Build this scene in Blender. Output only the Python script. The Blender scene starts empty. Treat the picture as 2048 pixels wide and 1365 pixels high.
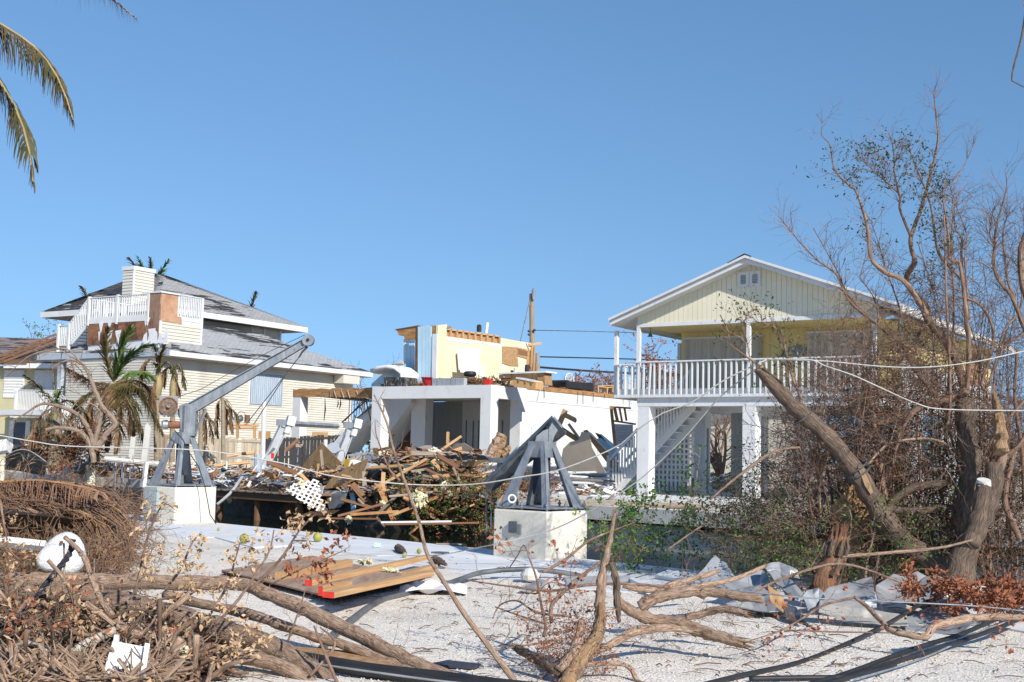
import bpy, math, random
import numpy as np
from mathutils import Matrix, Vector
SC = bpy.context.scene
COL = SC.collection
# ---------------------------------------------------------------- camera, world, sun, exposure
F = 2450.; PITCH = math.atan(230/F); ROLL = .0225; CZ = 1.6
fw = np.array([0, math.cos(PITCH), math.sin(PITCH)]); rt = np.array([1., 0, 0]); up = np.array([0, -math.sin(PITCH), math.cos(PITCH)])
CAM = np.array([0, 0, CZ])
cr, sr = math.cos(ROLL), math.sin(ROLL)
camd = bpy.data.cameras.new('camera'); cam = bpy.data.objects.new('camera', camd); COL.objects.link(cam)
camd.sensor_width = 36; camd.lens = 36*F/2048; camd.clip_end = 5000; camd.clip_start = .1
cx = rt*cr+up*sr; cy = -rt*sr+up*cr; cz = -fw
cam.matrix_world = Matrix(((cx[0], cy[0], cz[0], 0), (cx[1], cy[1], cz[1], 0), (cx[2], cy[2], cz[2], CZ), (0, 0, 0, 1)))
SC.camera = cam
SUN_AZ, SUN_EL = math.radians(31), math.radians(32)      # sun stands behind the camera, to its right
sd = Vector((math.sin(SUN_AZ)*math.cos(SUN_EL), -math.cos(SUN_AZ)*math.cos(SUN_EL), math.sin(SUN_EL)))
W = bpy.data.worlds.new('World'); SC.world = W; W.use_nodes = True
nt = W.node_tree; bg = nt.nodes['Background']
sky = nt.nodes.new('ShaderNodeTexSky'); sky.sky_type = 'NISHITA'; sky.sun_disc = False
sky.sun_elevation = SUN_EL; sky.sun_rotation = math.pi-SUN_AZ
sky.air_density = 1.0; sky.dust_density = .0; sky.ozone_density = 2.5; sky.altitude = 0
tcw = nt.nodes.new('ShaderNodeTexCoord'); mpw = nt.nodes.new('ShaderNodeMapping'); mpw.inputs['Location'].default_value = (0, 0, .15); mpw.inputs['Scale'].default_value = (1, 1, .62)   # clear dry air: little whitening at the horizon
nt.links.new(tcw.outputs['Generated'], mpw.inputs[0]); nt.links.new(mpw.outputs[0], sky.inputs[0])
hsw = nt.nodes.new('ShaderNodeHueSaturation'); hsw.inputs['Saturation'].default_value = 1.15; nt.links.new(sky.outputs[0], hsw.inputs['Color'])
nt.links.new(hsw.outputs[0], bg.inputs[0]); bg.inputs[1].default_value = .123
sl = bpy.data.lights.new('sun', 'SUN'); sl.energy = 5.0; sl.angle = math.radians(.53); sl.color = (1, .935, .835)
so = bpy.data.objects.new('sun', sl); COL.objects.link(so); so.rotation_euler = sd.to_track_quat('Z', 'Y').to_euler()
SC.view_settings.view_transform = 'Standard'; SC.view_settings.look = 'None'
SC.view_settings.exposure = 0.2; SC.view_settings.gamma = 1
SC.cycles.max_bounces = 6; SC.cycles.diffuse_bounces = 3; SC.cycles.glossy_bounces = 3
SC.cycles.transparent_max_bounces = 6
SC.cycles.use_denoising = True

# ---------------------------------------------------------------- where things stand
def ray(px, py):
    dx = px-1024; dy = 682.5-py
    return fw*F+(dx*cr-dy*sr)*rt+(dx*sr+dy*cr)*up
def at(px, py, Y):
    d = ray(px, py); return CAM+d*(Y/d[1])
def gnd(px, py, z=0.):
    d = ray(px, py); return CAM+d*((z-CZ)/d[2])
def path(*p):      # (x, y, Y) triples
    return [at(*q) for q in p]
class Frame:
    """a house's own axes: u along its front, v into the depth, z up from its ground"""
    def __init__(s, O, deg):
        s.O = np.array(O, float); s.th = math.radians(deg)
        s.v = np.array([math.sin(s.th), math.cos(s.th), 0]); s.u = np.array([s.v[1], -s.v[0], 0])
    def hit(s, px, py, P, n):
        d = ray(px, py); P = np.array(P, float); n = np.array(n, float)
        Pw = s.O+s.u*P[0]+s.v*P[1]+np.array([0, 0, P[2]]); nw = s.u*n[0]+s.v*n[1]+np.array([0, 0, n[2]])
        p = CAM+d*(((Pw-CAM)@nw)/(d@nw))-s.O
        return np.array([p@s.u, p@s.v, p[2]])
    def V(s, px, py, v=0.): return s.hit(px, py, (0, v, 0), (0, 1, 0))
    def U(s, px, py, u=0.): return s.hit(px, py, (u, 0, 0), (1, 0, 0))
    def w(s, p): return s.O+s.u*p[0]+s.v*p[1]+np.array([0, 0, p[2]])

# ---------------------------------------------------------------- mesh building
class MB:
    def __init__(s): s.v = []; s.f = []; s.uv = []; s.n = 0; s.hasuv = False
    def add(s, verts, faces, uv=None):
        verts = np.asarray(verts, float).reshape(-1, 3)
        for k, fc in enumerate(faces):
            s.f.append([i+s.n for i in fc])
            s.uv.append(uv[k] if uv is not None else None)
        if uv is not None: s.hasuv = True
        s.v.append(verts); s.n += len(verts); return s
    def addnp(s, verts, q):        # big numpy batch
        s.v.append(verts); s.f.extend((q+s.n).tolist()); s.uv.extend([None]*len(q)); s.n += len(verts); return s
    def hexa(s, P):                # 8 corners, bottom ring then top ring
        return s.add(P, [(3, 2, 1, 0), (4, 5, 6, 7), (0, 1, 5, 4), (1, 2, 6, 5), (2, 3, 7, 6), (3, 0, 4, 7)])
    def box(s, x0, x1, y0, y1, z0, z1):
        return s.hexa([(x0, y0, z0), (x1, y0, z0), (x1, y1, z0), (x0, y1, z0), (x0, y0, z1), (x1, y0, z1), (x1, y1, z1), (x0, y1, z1)])
    def prism(s, poly, d):         # flat polygon (3-D points) pushed along d
        n = len(poly); P = [np.array(p, float) for p in poly]; d = np.array(d, float)
        A = P+[p+d for p in P]
        return s.add(A, [tuple(range(n))[::-1], tuple(range(n, 2*n))]+[(i, (i+1) % n, (i+1) % n+n, i+n) for i in range(n)])
    def tube(s, pts, r, seg=6, cap=True, wob=0., rng=None):
        P = np.array(pts, float); n = len(P)
        r = np.full(n, float(r)) if np.isscalar(r) else np.interp(np.linspace(0, 1, n), np.linspace(0, 1, len(r)), r)
        T = np.gradient(P, axis=0) if n > 1 else P
        T /= np.linalg.norm(T, axis=1)[:, None]+1e-9
        a = np.cross(T[0], [0, 0, 1.]);
        if np.linalg.norm(a) < .1: a = np.cross(T[0], [0, 1., 0])
        a /= np.linalg.norm(a); ang = np.arange(seg)*2*math.pi/seg; ca, sa = np.cos(ang), np.sin(ang)
        V = []; L = 0; Ls = []
        for i in range(n):
            a = a-T[i]*(a@T[i]); a /= np.linalg.norm(a)+1e-9; b = np.cross(T[i], a)
            rr = r[i]*(1+(rng.uniform(-wob, wob, seg) if wob else 0))
            V.append(P[i]+(np.outer(ca*rr, a)+np.outer(sa*rr, b)))
            if i: L += np.linalg.norm(P[i]-P[i-1])
            Ls.append(L)
        V = np.concatenate(V); fc = []; uv = []; c = 2*math.pi*max(r.max(), .002)
        for i in range(n-1):
            for k in range(seg):
                k2 = (k+1) % seg
                fc.append((i*seg+k, i*seg+k2, (i+1)*seg+k2, (i+1)*seg+k))
                uv.append(((k/seg*c, Ls[i]), ((k+1)/seg*c, Ls[i]), ((k+1)/seg*c, Ls[i+1]), (k/seg*c, Ls[i+1])))
        if cap:
            fc.append(tuple(range(seg))[::-1]); uv.append(tuple((.01*math.cos(q), .01*math.sin(q)) for q in ang))
            fc.append(tuple((n-1)*seg+k for k in range(seg))); uv.append(tuple((.01*math.cos(q), .01*math.sin(q)) for q in ang))
        return s.add(V, fc, uv)
    def sheet(s, fn, nu, nv, th=0.):
        G = np.array([[fn(i/nu, j/nv) for j in range(nv+1)] for i in range(nu+1)]).reshape(-1, 3); w = nv+1
        fc = [(i*w+j, i*w+j+1, (i+1)*w+j+1, (i+1)*w+j) for i in range(nu) for j in range(nv)]
        return s.add(G, fc)
    def mesh(s, name, smooth=False):
        me = bpy.data.meshes.new(name)
        V = np.concatenate(s.v) if s.v else np.zeros((0, 3))
        if getattr(s, 'q', None):
            for q in s.q: s.f.extend(q.tolist())
            s.uv.extend([None]*(len(s.f)-len(s.uv))); s.q = None
        ln = np.fromiter((len(f) for f in s.f), int, len(s.f)); lv = np.fromiter((i for f in s.f for i in f), int, int(ln.sum()))
        me.vertices.add(len(V)); me.vertices.foreach_set('co', V.ravel())
        me.loops.add(len(lv)); me.loops.foreach_set('vertex_index', lv)
        me.polygons.add(len(ln)); st = np.concatenate([[0], np.cumsum(ln)[:-1]]) if len(ln) else ln
        me.polygons.foreach_set('loop_start', st); me.polygons.foreach_set('loop_total', ln)
        me.polygons.foreach_set('use_smooth', np.full(len(ln), bool(smooth)))
        if s.hasuv:
            u = me.uv_layers.new(name='UVMap'); arr = []
            for f, q in zip(s.f, s.uv): arr.extend(q if q is not None else ((0, 0),)*len(f))
            u.data.foreach_set('uv', np.array(arr, float).ravel())
        me.update(calc_edges=True); me.validate(); return me
def tag(o, label=None, cat=None, group=None, kind=None):
    for k, v in (('label', label), ('category', cat), ('group', group), ('kind', kind)):
        if v: o[k] = v
    return o
def thing(name, label, cat, loc=(0, 0, 0), deg=0, group=None):
    o = bpy.data.objects.new(name, None); COL.objects.link(o); o.empty_display_size = .2
    o.location = loc; o.rotation_euler = (0, 0, -math.radians(deg)); return tag(o, label, cat, group)
def mw(o):
    return (mw(o.parent) @ o.matrix_parent_inverse if o.parent else Matrix.Identity(4)) @ o.matrix_basis
def obj(name, mb, m, parent=None, world=False, smooth=False, solid=0., bevel=0., **kw):
    me = mb if isinstance(mb, bpy.types.Mesh) else mb.mesh(name, smooth)
    if not me.materials: me.materials.append(m)
    o = bpy.data.objects.new(name, me); COL.objects.link(o)
    if parent is not None:
        o.parent = parent
        if world: o.matrix_parent_inverse = mw(parent).inverted()
    if solid:
        s = o.modifiers.new('solid', 'SOLIDIFY'); s.thickness = solid; s.offset = 0
    if bevel:
        s = o.modifiers.new('bevel', 'BEVEL'); s.width = bevel; s.segments = 2; s.limit_method = 'ANGLE'
    return tag(o, **kw)
def single(name, mb, m, label, cat, group=None, **kw):
    return obj(name, mb, m, label=label, cat=cat, group=group, **kw)
def oriented(o, c, x, n):
    """put o's local X along x and its local Z near n, at c"""
    x = Vector(x).normalized(); n = Vector(n); y = n.cross(x).normalized(); z = x.cross(y)
    Mx = Matrix(((x[0], y[0], z[0], c[0]), (x[1], y[1], z[1], c[1]), (x[2], y[2], z[2], c[2]), (0, 0, 0, 1)))
    o.matrix_basis = Mx; return o
def board(name, p0, p1, w, t, m, n=(0, 0, 1), parent=None, broken=False, seed=0, **kw):
    """one length of timber from p0 to p1, w wide, t thick, its face turned to n"""
    p0 = np.array(p0, float); p1 = np.array(p1, float); L = np.linalg.norm(p1-p0); mb = MB()
    if broken:
        r = random.Random(seed+int(L*1000)); k = 4
        e = [(L/2-r.uniform(.0, .5*w+.05), -w/2+w*i/k) for i in range(k+1)]
        poly = [(-L/2, -w/2, -t/2)]+[(a, b, -t/2) for a, b in e]+[(-L/2, w/2, -t/2)]
        mb.prism(poly, (0, 0, t))
    else: mb.box(-L/2, L/2, -w/2, w/2, -t/2, t/2)
    o = obj(name, mb, m, parent=parent, **kw)
    return oriented(o, (p0+p1)/2, p1-p0, n)

# ---------------------------------------------------------------- materials
def ramp(nt, stops):
    r = nt.nodes.new('ShaderNodeValToRGB'); e = r.color_ramp.elements
    while len(e) < len(stops): e.new(.5)
    for k, (p, c) in enumerate(stops): e[k].position = p; e[k].color = (*c, 1)
    return r
_m = {}
def mat(name, stops, scale=3., stretch=(1, 1, 1), rough=.8, bump=0., bscale=None, metal=0., rand=0., coord='Object', detail=6., spec=.3, dist=0., two=None):
    """base colour from a ramp over stretched noise; a second, finer noise dirties it and bumps it"""
    if name in _m: return _m[name]
    m = bpy.data.materials.new(name); m.use_nodes = True; nt = m.node_tree; N = nt.nodes; Lk = nt.links.new
    b = N['Principled BSDF']; b.inputs['Roughness'].default_value = rough; b.inputs['Metallic'].default_value = metal
    b.inputs['Specular IOR Level'].default_value = spec
    tc = N.new('ShaderNodeTexCoord'); mp = N.new('ShaderNodeMapping'); Lk(tc.outputs[coord], mp.inputs[0])
    mp.inputs['Scale'].default_value = tuple(scale*q for q in stretch)
    oi = N.new('ShaderNodeObjectInfo'); 
    if rand: 
        cmb = N.new('ShaderNodeVectorMath'); cmb.operation = 'SCALE'; cmb.inputs[0].default_value = (17, 31, 11); Lk(oi.outputs['Random'], cmb.inputs['Scale']); Lk(cmb.outputs[0], mp.inputs['Location'])
    no = N.new('ShaderNodeTexNoise'); no.inputs['Detail'].default_value = detail; no.inputs['Distortion'].default_value = dist; no.inputs['Roughness'].default_value = .6
    Lk(mp.outputs[0], no.inputs['Vector']); r = ramp(nt, stops); Lk(no.outputs[0], r.inputs[0]); c = r.outputs[0]
    if two:
        n2 = N.new('ShaderNodeTexNoise'); n2.inputs['Scale'].default_value = two[0]; n2.inputs['Detail'].default_value = 7; n2.inputs['Roughness'].default_value = .68
        ms_ = N.new('ShaderNodeMapping'); ms_.inputs['Scale'].default_value = (1, 1, .38 if coord == 'Object' else 1); Lk(tc.outputs['Object'], ms_.inputs[0]); Lk(ms_.outputs[0], n2.inputs['Vector'])
        rr = ramp(nt, [(two[2], (0, 0, 0)), (two[3], (1, 1, 1))]); Lk(n2.outputs[0], rr.inputs[0])
        mx = N.new('ShaderNodeMixRGB'); Lk(rr.outputs[0], mx.inputs[0]); Lk(c, mx.inputs[1]); mx.inputs[2].default_value = (*two[1], 1); c = mx.outputs[0]
    if rand:
        hs = N.new('ShaderNodeHueSaturation'); mr = N.new('ShaderNodeMapRange'); mr.inputs['To Min'].default_value = 1-rand; mr.inputs['To Max'].default_value = 1+rand
        Lk(oi.outputs['Random'], mr.inputs[0]); Lk(mr.outputs[0], hs.inputs['Value']); Lk(c, hs.inputs['Color']); c = hs.outputs[0]
    Lk(c, b.inputs['Base Color'])
    if bump:
        n3 = N.new('ShaderNodeTexNoise'); n3.inputs['Detail'].default_value = 4
        m3 = N.new('ShaderNodeMapping'); Lk(tc.outputs[coord], m3.inputs[0]); q = bscale or scale*4; m3.inputs['Scale'].default_value = tuple(q*t for t in stretch)
        n3.inputs['Scale'].default_value = 1; Lk(m3.outputs[0], n3.inputs['Vector'])
        bp = N.new('ShaderNodeBump'); bp.inputs['Strength'].default_value = bump; bp.inputs['Distance'].default_value = .02
        Lk(n3.outputs[0], bp.inputs['Height']); Lk(bp.outputs[0], b.inputs['Normal'])
    no.inputs['Scale'].default_value = 1
    _m[name] = m; return m
def g(v, t=(1, 1, 1)): return tuple(v*q for q in t)
white = mat('white_paint', [(.25, (.64, .65, .65)), (.7, (.75, .75, .74))], 1.5, rough=.6, bump=.05, bscale=30, two=(5, (.46, .44, .39), .57, .74))
white_stucco = mat('white_stucco', [(.3, (.67, .68, .68)), (.7, (.75, .75, .74))], .8, rough=.85, bump=.25, bscale=25, two=(1.8, (.50, .48, .44), .56, .78))
concrete = mat('pale_concrete', [(.3, (.50, .49, .45)), (.7, (.68, .66, .62))], 1.4, rough=.9, bump=.3, bscale=20, two=(2.4, (.36, .35, .32), .58, .78))
block_c = mat('stained_concrete', [(.3, (.60, .56, .47)), (.65, (.74, .70, .62))], 1.1, stretch=(1, 1, .6), rough=.9, bump=.25, bscale=25, two=(1.1, (.62, .48, .27), .56, .8))
gable_c = mat('pale_gable_paint', [(.3, (.72, .67, .50)), (.7, (.79, .745, .585))], .9, rough=.7, two=(7, (.50, .47, .36), .66, .85))
cream = mat('cream_paint', [(.3, (.70, .56, .24)), (.7, (.77, .63, .30))], .9, rough=.7, two=(5, (.55, .49, .30), .64, .85))
cream_in = mat('cream_plaster', [(.3, (.68, .60, .40)), (.7, (.74, .67, .48))], .9, rough=.8, two=(2, (.70, .67, .58), .55, .62))
siding = mat('beige_siding', [(.3, (.56, .53, .455)), (.7, (.63, .60, .525))], .7, stretch=(1, 1, .3), rough=.6, two=(.6, (.42, .39, .33), .55, .8))
blue = mat('pale_blue_paint', [(.3, (.42, .62, .74)), (.7, (.50, .68, .78))], 1.5, rough=.7, two=(6, (.62, .68, .68), .62, .8))
osb = mat('osb_board', [(.3, (.28, .155, .075)), (.5, (.40, .24, .12)), (.7, (.52, .34, .19))], 14, rough=.85, bump=.2, rand=.15)
ply = mat('plywood', [(.3, (.34, .20, .09)), (.55, (.46, .29, .14)), (.75, (.55, .38, .2))], 3, stretch=(.5, 4, 1), rough=.8, rand=.2, two=(2.2, (.24, .14, .07), .62, .75))
wood = mat('raw_lumber', [(.3, (.40, .22, .10)), (.55, (.52, .32, .16)), (.75, (.62, .42, .24))], 3, stretch=(.5, 12, 12), rough=.8, rand=.22, bump=.15)
wood_g = mat('weathered_board', [(.3, (.22, .17, .13)), (.55, (.34, .27, .21)), (.75, (.48, .41, .34))], 3, stretch=(.5, 14, 14), rough=.9, rand=.3, bump=.2)
wood_d = mat('dark_wet_board', [(.3, (.11, .055, .032)), (.6, (.22, .115, .06)), (.75, (.32, .18, .10))], 3, stretch=(.5, 12, 12), rough=.85, rand=.3, bump=.2)
rim = mat('rim_board', [(.3, (.26, .12, .045)), (.5, (.38, .20, .08)), (.72, (.50, .31, .16))], 2.5, stretch=(1, 1, 6), rough=.85, bump=.2)
tower_wood = mat('exposed_sheathing', [(.3, (.17, .075, .04)), (.6, (.30, .14, .075)), (.75, (.40, .22, .13))], 4, stretch=(1, 1, 3), rough=.9, two=(1.2, (.09, .045, .03), .5, .62))
fence_w = mat('fence_wood', [(.3, (.36, .30, .22)), (.6, (.48, .42, .33)), (.75, (.58, .52, .43))], 3, stretch=(8, 8, .6), rough=.9, rand=.2)
galv = mat('galvanised_steel', [(.3, (.20, .225, .25)), (.55, (.29, .315, .34)), (.72, (.40, .42, .44))], 6, stretch=(1, 1, .35), rough=.5, metal=.35, two=(14, (.14, .155, .17), .52, .75), bump=.03)
galv_d = mat('dark_steel', [(.35, (.075, .083, .09)), (.65, (.14, .155, .17))], 5, rough=.45, metal=.5, two=(3, (.28, .31, .34), .5, .8))
alu = mat('crumpled_aluminium', [(.35, (.27, .275, .285)), (.65, (.42, .425, .43))], 2.5, rough=.42, metal=.3, two=(4, (.42, .43, .44), .55, .7), bump=.1, bscale=6)
rust = mat('rusty_iron', [(.3, (.10, .06, .04)), (.6, (.26, .15, .09)), (.8, (.36, .28, .2))], 25, rough=.8, metal=.2)
black = mat('black_plastic', [(.3, (.018, .018, .02)), (.7, (.035, .035, .038))], 4, rough=.5)
black_fence = mat('black_fence_paint', [(.3, (.02, .02, .022)), (.7, (.05, .05, .052))], 6, stretch=(6, 6, 1), rough=.7)
tar = mat('tar_paper', [(.3, (.02, .022, .03)), (.7, (.06, .065, .08))], 3, rough=.55, bump=.4, bscale=8)
red = mat('red_plastic', [(.3, (.52, .02, .02)), (.7, (.66, .04, .03))], 5, rough=.4)
redp = mat('red_end_paint', [(.3, (.55, .03, .02)), (.7, (.7, .06, .04))], 15, rough=.7)
grey_block = mat('grey_block', [(.3, (.28, .31, .34)), (.7, (.37, .40, .43))], 9, rough=.95, bump=.3, bscale=60, rand=.1)
steel_panel = mat('steel_shutter', [(.3, (.34, .36, .36)), (.7, (.44, .46, .46))], 2, stretch=(6, 6, .5), rough=.5, metal=.3, two=(3, (.26, .27, .27), .5, .8))
blue_panel = mat('blue_grey_shutter', [(.3, (.26, .32, .40)), (.7, (.42, .48, .54))], 2, stretch=(8, 8, .7), rough=.5, metal=.3, two=(5, (.45, .30, .2), .68, .78))
accordion = mat('accordion_shutter', [(.3, (.42, .41, .37)), (.7, (.58, .56, .51))], 1.5, stretch=(9, 9, .4), rough=.6, rand=.1)
foam = mat('yellow_foam', [(.3, (.62, .56, .32)), (.7, (.80, .76, .55))], 12, rough=1, bump=.6)
cloth = mat('white_cloth', [(.3, (.66, .67, .70)), (.7, (.80, .80, .80))], 3, rough=.95, bump=.3, bscale=12)
rope_w = mat('grey_cable', [(.3, (.42, .41, .38)), (.7, (.60, .58, .54))], 30, rough=.8)
glass_dark = mat('dark_glass', [(.3, (.03, .04, .05)), (.7, (.06, .07, .08))], 2, rough=.08, spec=.6)
yellow = mat('yellow_plastic', [(.3, (.75, .45, .02)), (.7, (.85, .55, .03))], 5, rough=.4)
coco = mat('coconut_husk', [(.3, (.22, .22, .04)), (.6, (.36, .34, .08)), (.75, (.4, .25, .1))], 9, rough=.6)
bark = mat('grey_brown_bark', [(.3, (.05, .035, .027)), (.5, (.13, .093, .068)), (.72, (.26, .20, .155))], 1, stretch=(60, 9, 1), coord='UV', rough=.95, bump=1., bscale=1.3, detail=9, two=(4, (.36, .26, .17), .6, .75), rand=.12)
bark_l = mat('stripped_log_bark', [(.3, (.13, .075, .05)), (.46, (.34, .225, .155)), (.6, (.46, .33, .24)), (.75, (.60, .48, .37))], 1, stretch=(75, 11, 1), coord='UV', rough=.95, bump=1., bscale=1.6, two=(11, (.15, .09, .06), .56, .66), rand=.15, detail=9)
bark_m = mat('brown_limb_bark', [(.3, (.10, .055, .035)), (.5, (.22, .14, .10)), (.72, (.36, .26, .19))], 1, stretch=(30, 5, 1), coord='UV', rough=.9, bump=.7, bscale=1.5, two=(4, (.42, .31, .22), .58, .7), rand=.15)
bark_r = mat('reddish_twig_bark', [(.3, (.11, .06, .043)), (.55, (.22, .14, .10)), (.75, (.38, .29, .225))], 9, rough=.95, rand=.1)
twig_d = mat('dry_twig', [(.3, (.10, .06, .042)), (.6, (.20, .13, .09)), (.75, (.32, .24, .17))], 2.5, rough=.95)
wood_s = mat('splintered_heartwood', [(.3, (.13, .08, .05)), (.45, (.30, .185, .10)), (.6, (.42, .28, .16)), (.75, (.52, .41, .29))], 1, stretch=(90, 6, 1), coord='UV', rough=.95, bump=1., bscale=1.5, two=(9, (.16, .11, .08), .54, .62), detail=9)
frond_brown = mat('dead_frond', [(.3, (.10, .055, .028)), (.55, (.22, .13, .07)), (.75, (.36, .25, .14))], 4, rough=.8)
frond_green = mat('green_frond', [(.3, (.05, .085, .02)), (.55, (.10, .16, .035)), (.78, (.26, .24, .09))], 3, rough=.55)
frond_olive = mat('browning_frond', [(.32, (.045, .055, .018)), (.5, (.10, .085, .032)), (.66, (.21, .125, .065))], 2.5, rough=.6)
leaf_dry = mat('curled_dry_leaf', [(.3, (.36, .21, .11)), (.55, (.52, .36, .21)), (.75, (.64, .49, .32))], 6, rough=.85)
leaf_red = mat('rust_red_leaf', [(.3, (.17, .05, .025)), (.55, (.32, .12, .06)), (.75, (.44, .22, .12))], 6, rough=.85)
leaf_green = mat('fresh_green_leaf', [(.3, (.05, .11, .02)), (.55, (.10, .19, .035)), (.75, (.18, .28, .06))], 6, rough=.5)
leaf_dark = mat('dark_green_leaf', [(.3, (.03, .045, .018)), (.55, (.055, .08, .028)), (.75, (.10, .13, .05))], 6, rough=.5)
trunk_palm = mat('palm_trunk', [(.3, (.20, .16, .11)), (.6, (.33, .27, .19)), (.75, (.42, .35, .26))], 1, stretch=(3, 22, 1), coord='UV', rough=.9, bump=.5, bscale=1.5)
crown_shaft = mat('palm_crownshaft', [(.3, (.22, .17, .08)), (.6, (.36, .29, .15)), (.8, (.40, .27, .13))], 4, rough=.6)
# ---------------------------------------------------------------- ground, canal, water
E_ = np.array([.715, -.699, 0]); N_ = np.array([.699, .715, 0]); PN = np.array([-.25, 21.15, 0])     # along / across the canal
def st(s, t, z=0.): return PN+E_*s+N_*t+np.array([0, 0, z])
def to_st(p): q = np.array(p)[:2]-PN[:2]; return q@E_[:2], q@N_[:2]
WID = 7.9; WZ = -.5; FZ = .45
def vnoise(x, y, seed=0):      # cheap smooth value noise on arrays
    xi, yi = np.floor(x).astype(int), np.floor(y).astype(int); xf, yf = x-xi, y-yi
    h = lambda a, b: ((np.sin(a*127.1+b*311.7+seed*74.7)*43758.5453) % 1)
    sx, sy = xf*xf*(3-2*xf), yf*yf*(3-2*yf)
    return (h(xi, yi)*(1-sx)+h(xi+1, yi)*sx)*(1-sy)+(h(xi, yi+1)*(1-sx)+h(xi+1, yi+1)*sx)*sy
def gz(s, t):                  # height of the near gravel
    s = np.asarray(s, float); t = np.asarray(t, float)
    z = .05*(vnoise(s*.35, t*.35, 1)-.5)+.022*(vnoise(s*1.7, t*1.7, 2)-.5)+.008*(vnoise(s*6, t*6, 3)-.5)
    return z-.014*np.clip(1+(t+1.4)/.5, 0, 1)
def gravel_mat(name, a, b, c, sc=26, patch=None):
    m = bpy.data.materials.new(name); m.use_nodes = True; nt = m.node_tree; N = nt.nodes; Lk = nt.links.new; p = N['Principled BSDF']
    p.inputs['Roughness'].default_value = .95; p.inputs['Specular IOR Level'].default_value = .15
    tc = N.new('ShaderNodeTexCoord')
    v = N.new('ShaderNodeTexVoronoi'); v.inputs['Scale'].default_value = sc; v.inputs['Randomness'].default_value = 1
    Lk(tc.outputs['Object'], v.inputs['Vector'])
    sep = N.new('ShaderNodeSeparateColor'); Lk(v.outputs['Color'], sep.inputs[0])
    r = ramp(nt, [(0, c), (.10, b), (.5, a), (1, g(1.08, a))]); Lk(sep.outputs[0], r.inputs[0])
    n2 = N.new('ShaderNodeTexNoise'); n2.inputs['Scale'].default_value = .55; n2.inputs['Detail'].default_value = 9; n2.inputs['Roughness'].default_value = .7; Lk(tc.outputs['Object'], n2.inputs['Vector'])
    r2 = ramp(nt, [(.50, (0, 0, 0)), (.66, (1, 1, 1))]); Lk(n2.outputs[0], r2.inputs[0])
    mx = N.new('ShaderNodeMixRGB'); mx.blend_type = 'MIX'; mu = N.new('ShaderNodeMath'); mu.operation = 'MULTIPLY'; mu.inputs[1].default_value = .6; Lk(r2.outputs[0], mu.inputs[0]); Lk(mu.outputs[0], mx.inputs[0])
    Lk(r.outputs[0], mx.inputs[1]); mx.inputs[2].default_value = (*(patch or g(.70, b)), 1); Lk(mx.outputs[0], p.inputs['Base Color'])
    ad = N.new('ShaderNodeMath'); ad.operation = 'MULTIPLY_ADD'; ad.inputs[1].default_value = -1; Lk(v.outputs['Distance'], ad.inputs[0]); Lk(n2.outputs[0], ad.inputs[2])
    bp = N.new('ShaderNodeBump'); bp.inputs['Strength'].default_value = .4; bp.inputs['Distance'].default_value = .03; Lk(ad.outputs[0], bp.inputs['Height']); Lk(bp.outputs[0], p.inputs['Normal'])
    return m
gravel = gravel_mat('coral_gravel', (.74, .685, .61), (.68, .625, .55), (.48, .43, .37), 38)
dirt = gravel_mat('sandy_dirt', (.56, .50, .42), (.38, .32, .25), (.14, .11, .08), 12, (.22, .17, .12))
# near bank
sv = np.concatenate([-np.geomspace(600, 14, 10), np.linspace(-13, 22, 141), np.geomspace(23, 600, 10)])
tv = np.concatenate([-np.geomspace(900, 17, 10), np.linspace(-16.5, -.35, 90)])
S, T = np.meshgrid(sv, tv, indexing='ij'); Z = gz(S, T)
V = PN+S[..., None]*E_+T[..., None]*N_; V[..., 2] = Z
nv = len(tv); I = np.arange(len(sv)-1)[:, None]*nv+np.arange(nv-1)[None, :]
Q = np.stack([I, I+nv, I+nv+1, I+1], -1).reshape(-1, 4)
obj('ground', MB().addnp(V.reshape(-1, 3), Q), gravel, smooth=True, kind='structure')
mb = MB()
for i in range(-30, 30):       # cast slabs of the dock strip, a joint every 2.4 m
    a, b = i*2.4+.01, (i+1)*2.4-.01
    if a > 16: break
    z = .0+.004*math.sin(i*5.1)
    mb.hexa([st(a, -2.9-.5*math.sin(i), -.2), st(b, -2.9-.4*math.sin(i*2), -.2), st(b, 0, -.2), st(a, 0, -.2), st(a, -2.9-.5*math.sin(i), z), st(b, -2.9-.4*math.sin(i*2), z), st(b, 0, z), st(a, 0, z)])
dock_c = mat('dock_concrete', [(.3, (.60, .61, .62)), (.7, (.74, .74, .74))], .8, rough=.85, bump=.12, bscale=30, two=(1.2, (.44, .45, .46), .56, .75))
obj('dock_slab', mb, dock_c, kind='structure')
obj('near_seawall', MB().hexa([st(-600, -.5, -2), st(600, -.5, -2), st(600, -.02, -2), st(-600, -.02, -2), st(-600, -.5, -.03), st(600, -.5, -.03), st(600, -.02, -.03), st(-600, -.02, -.03)]), concrete, kind='structure')
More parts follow.
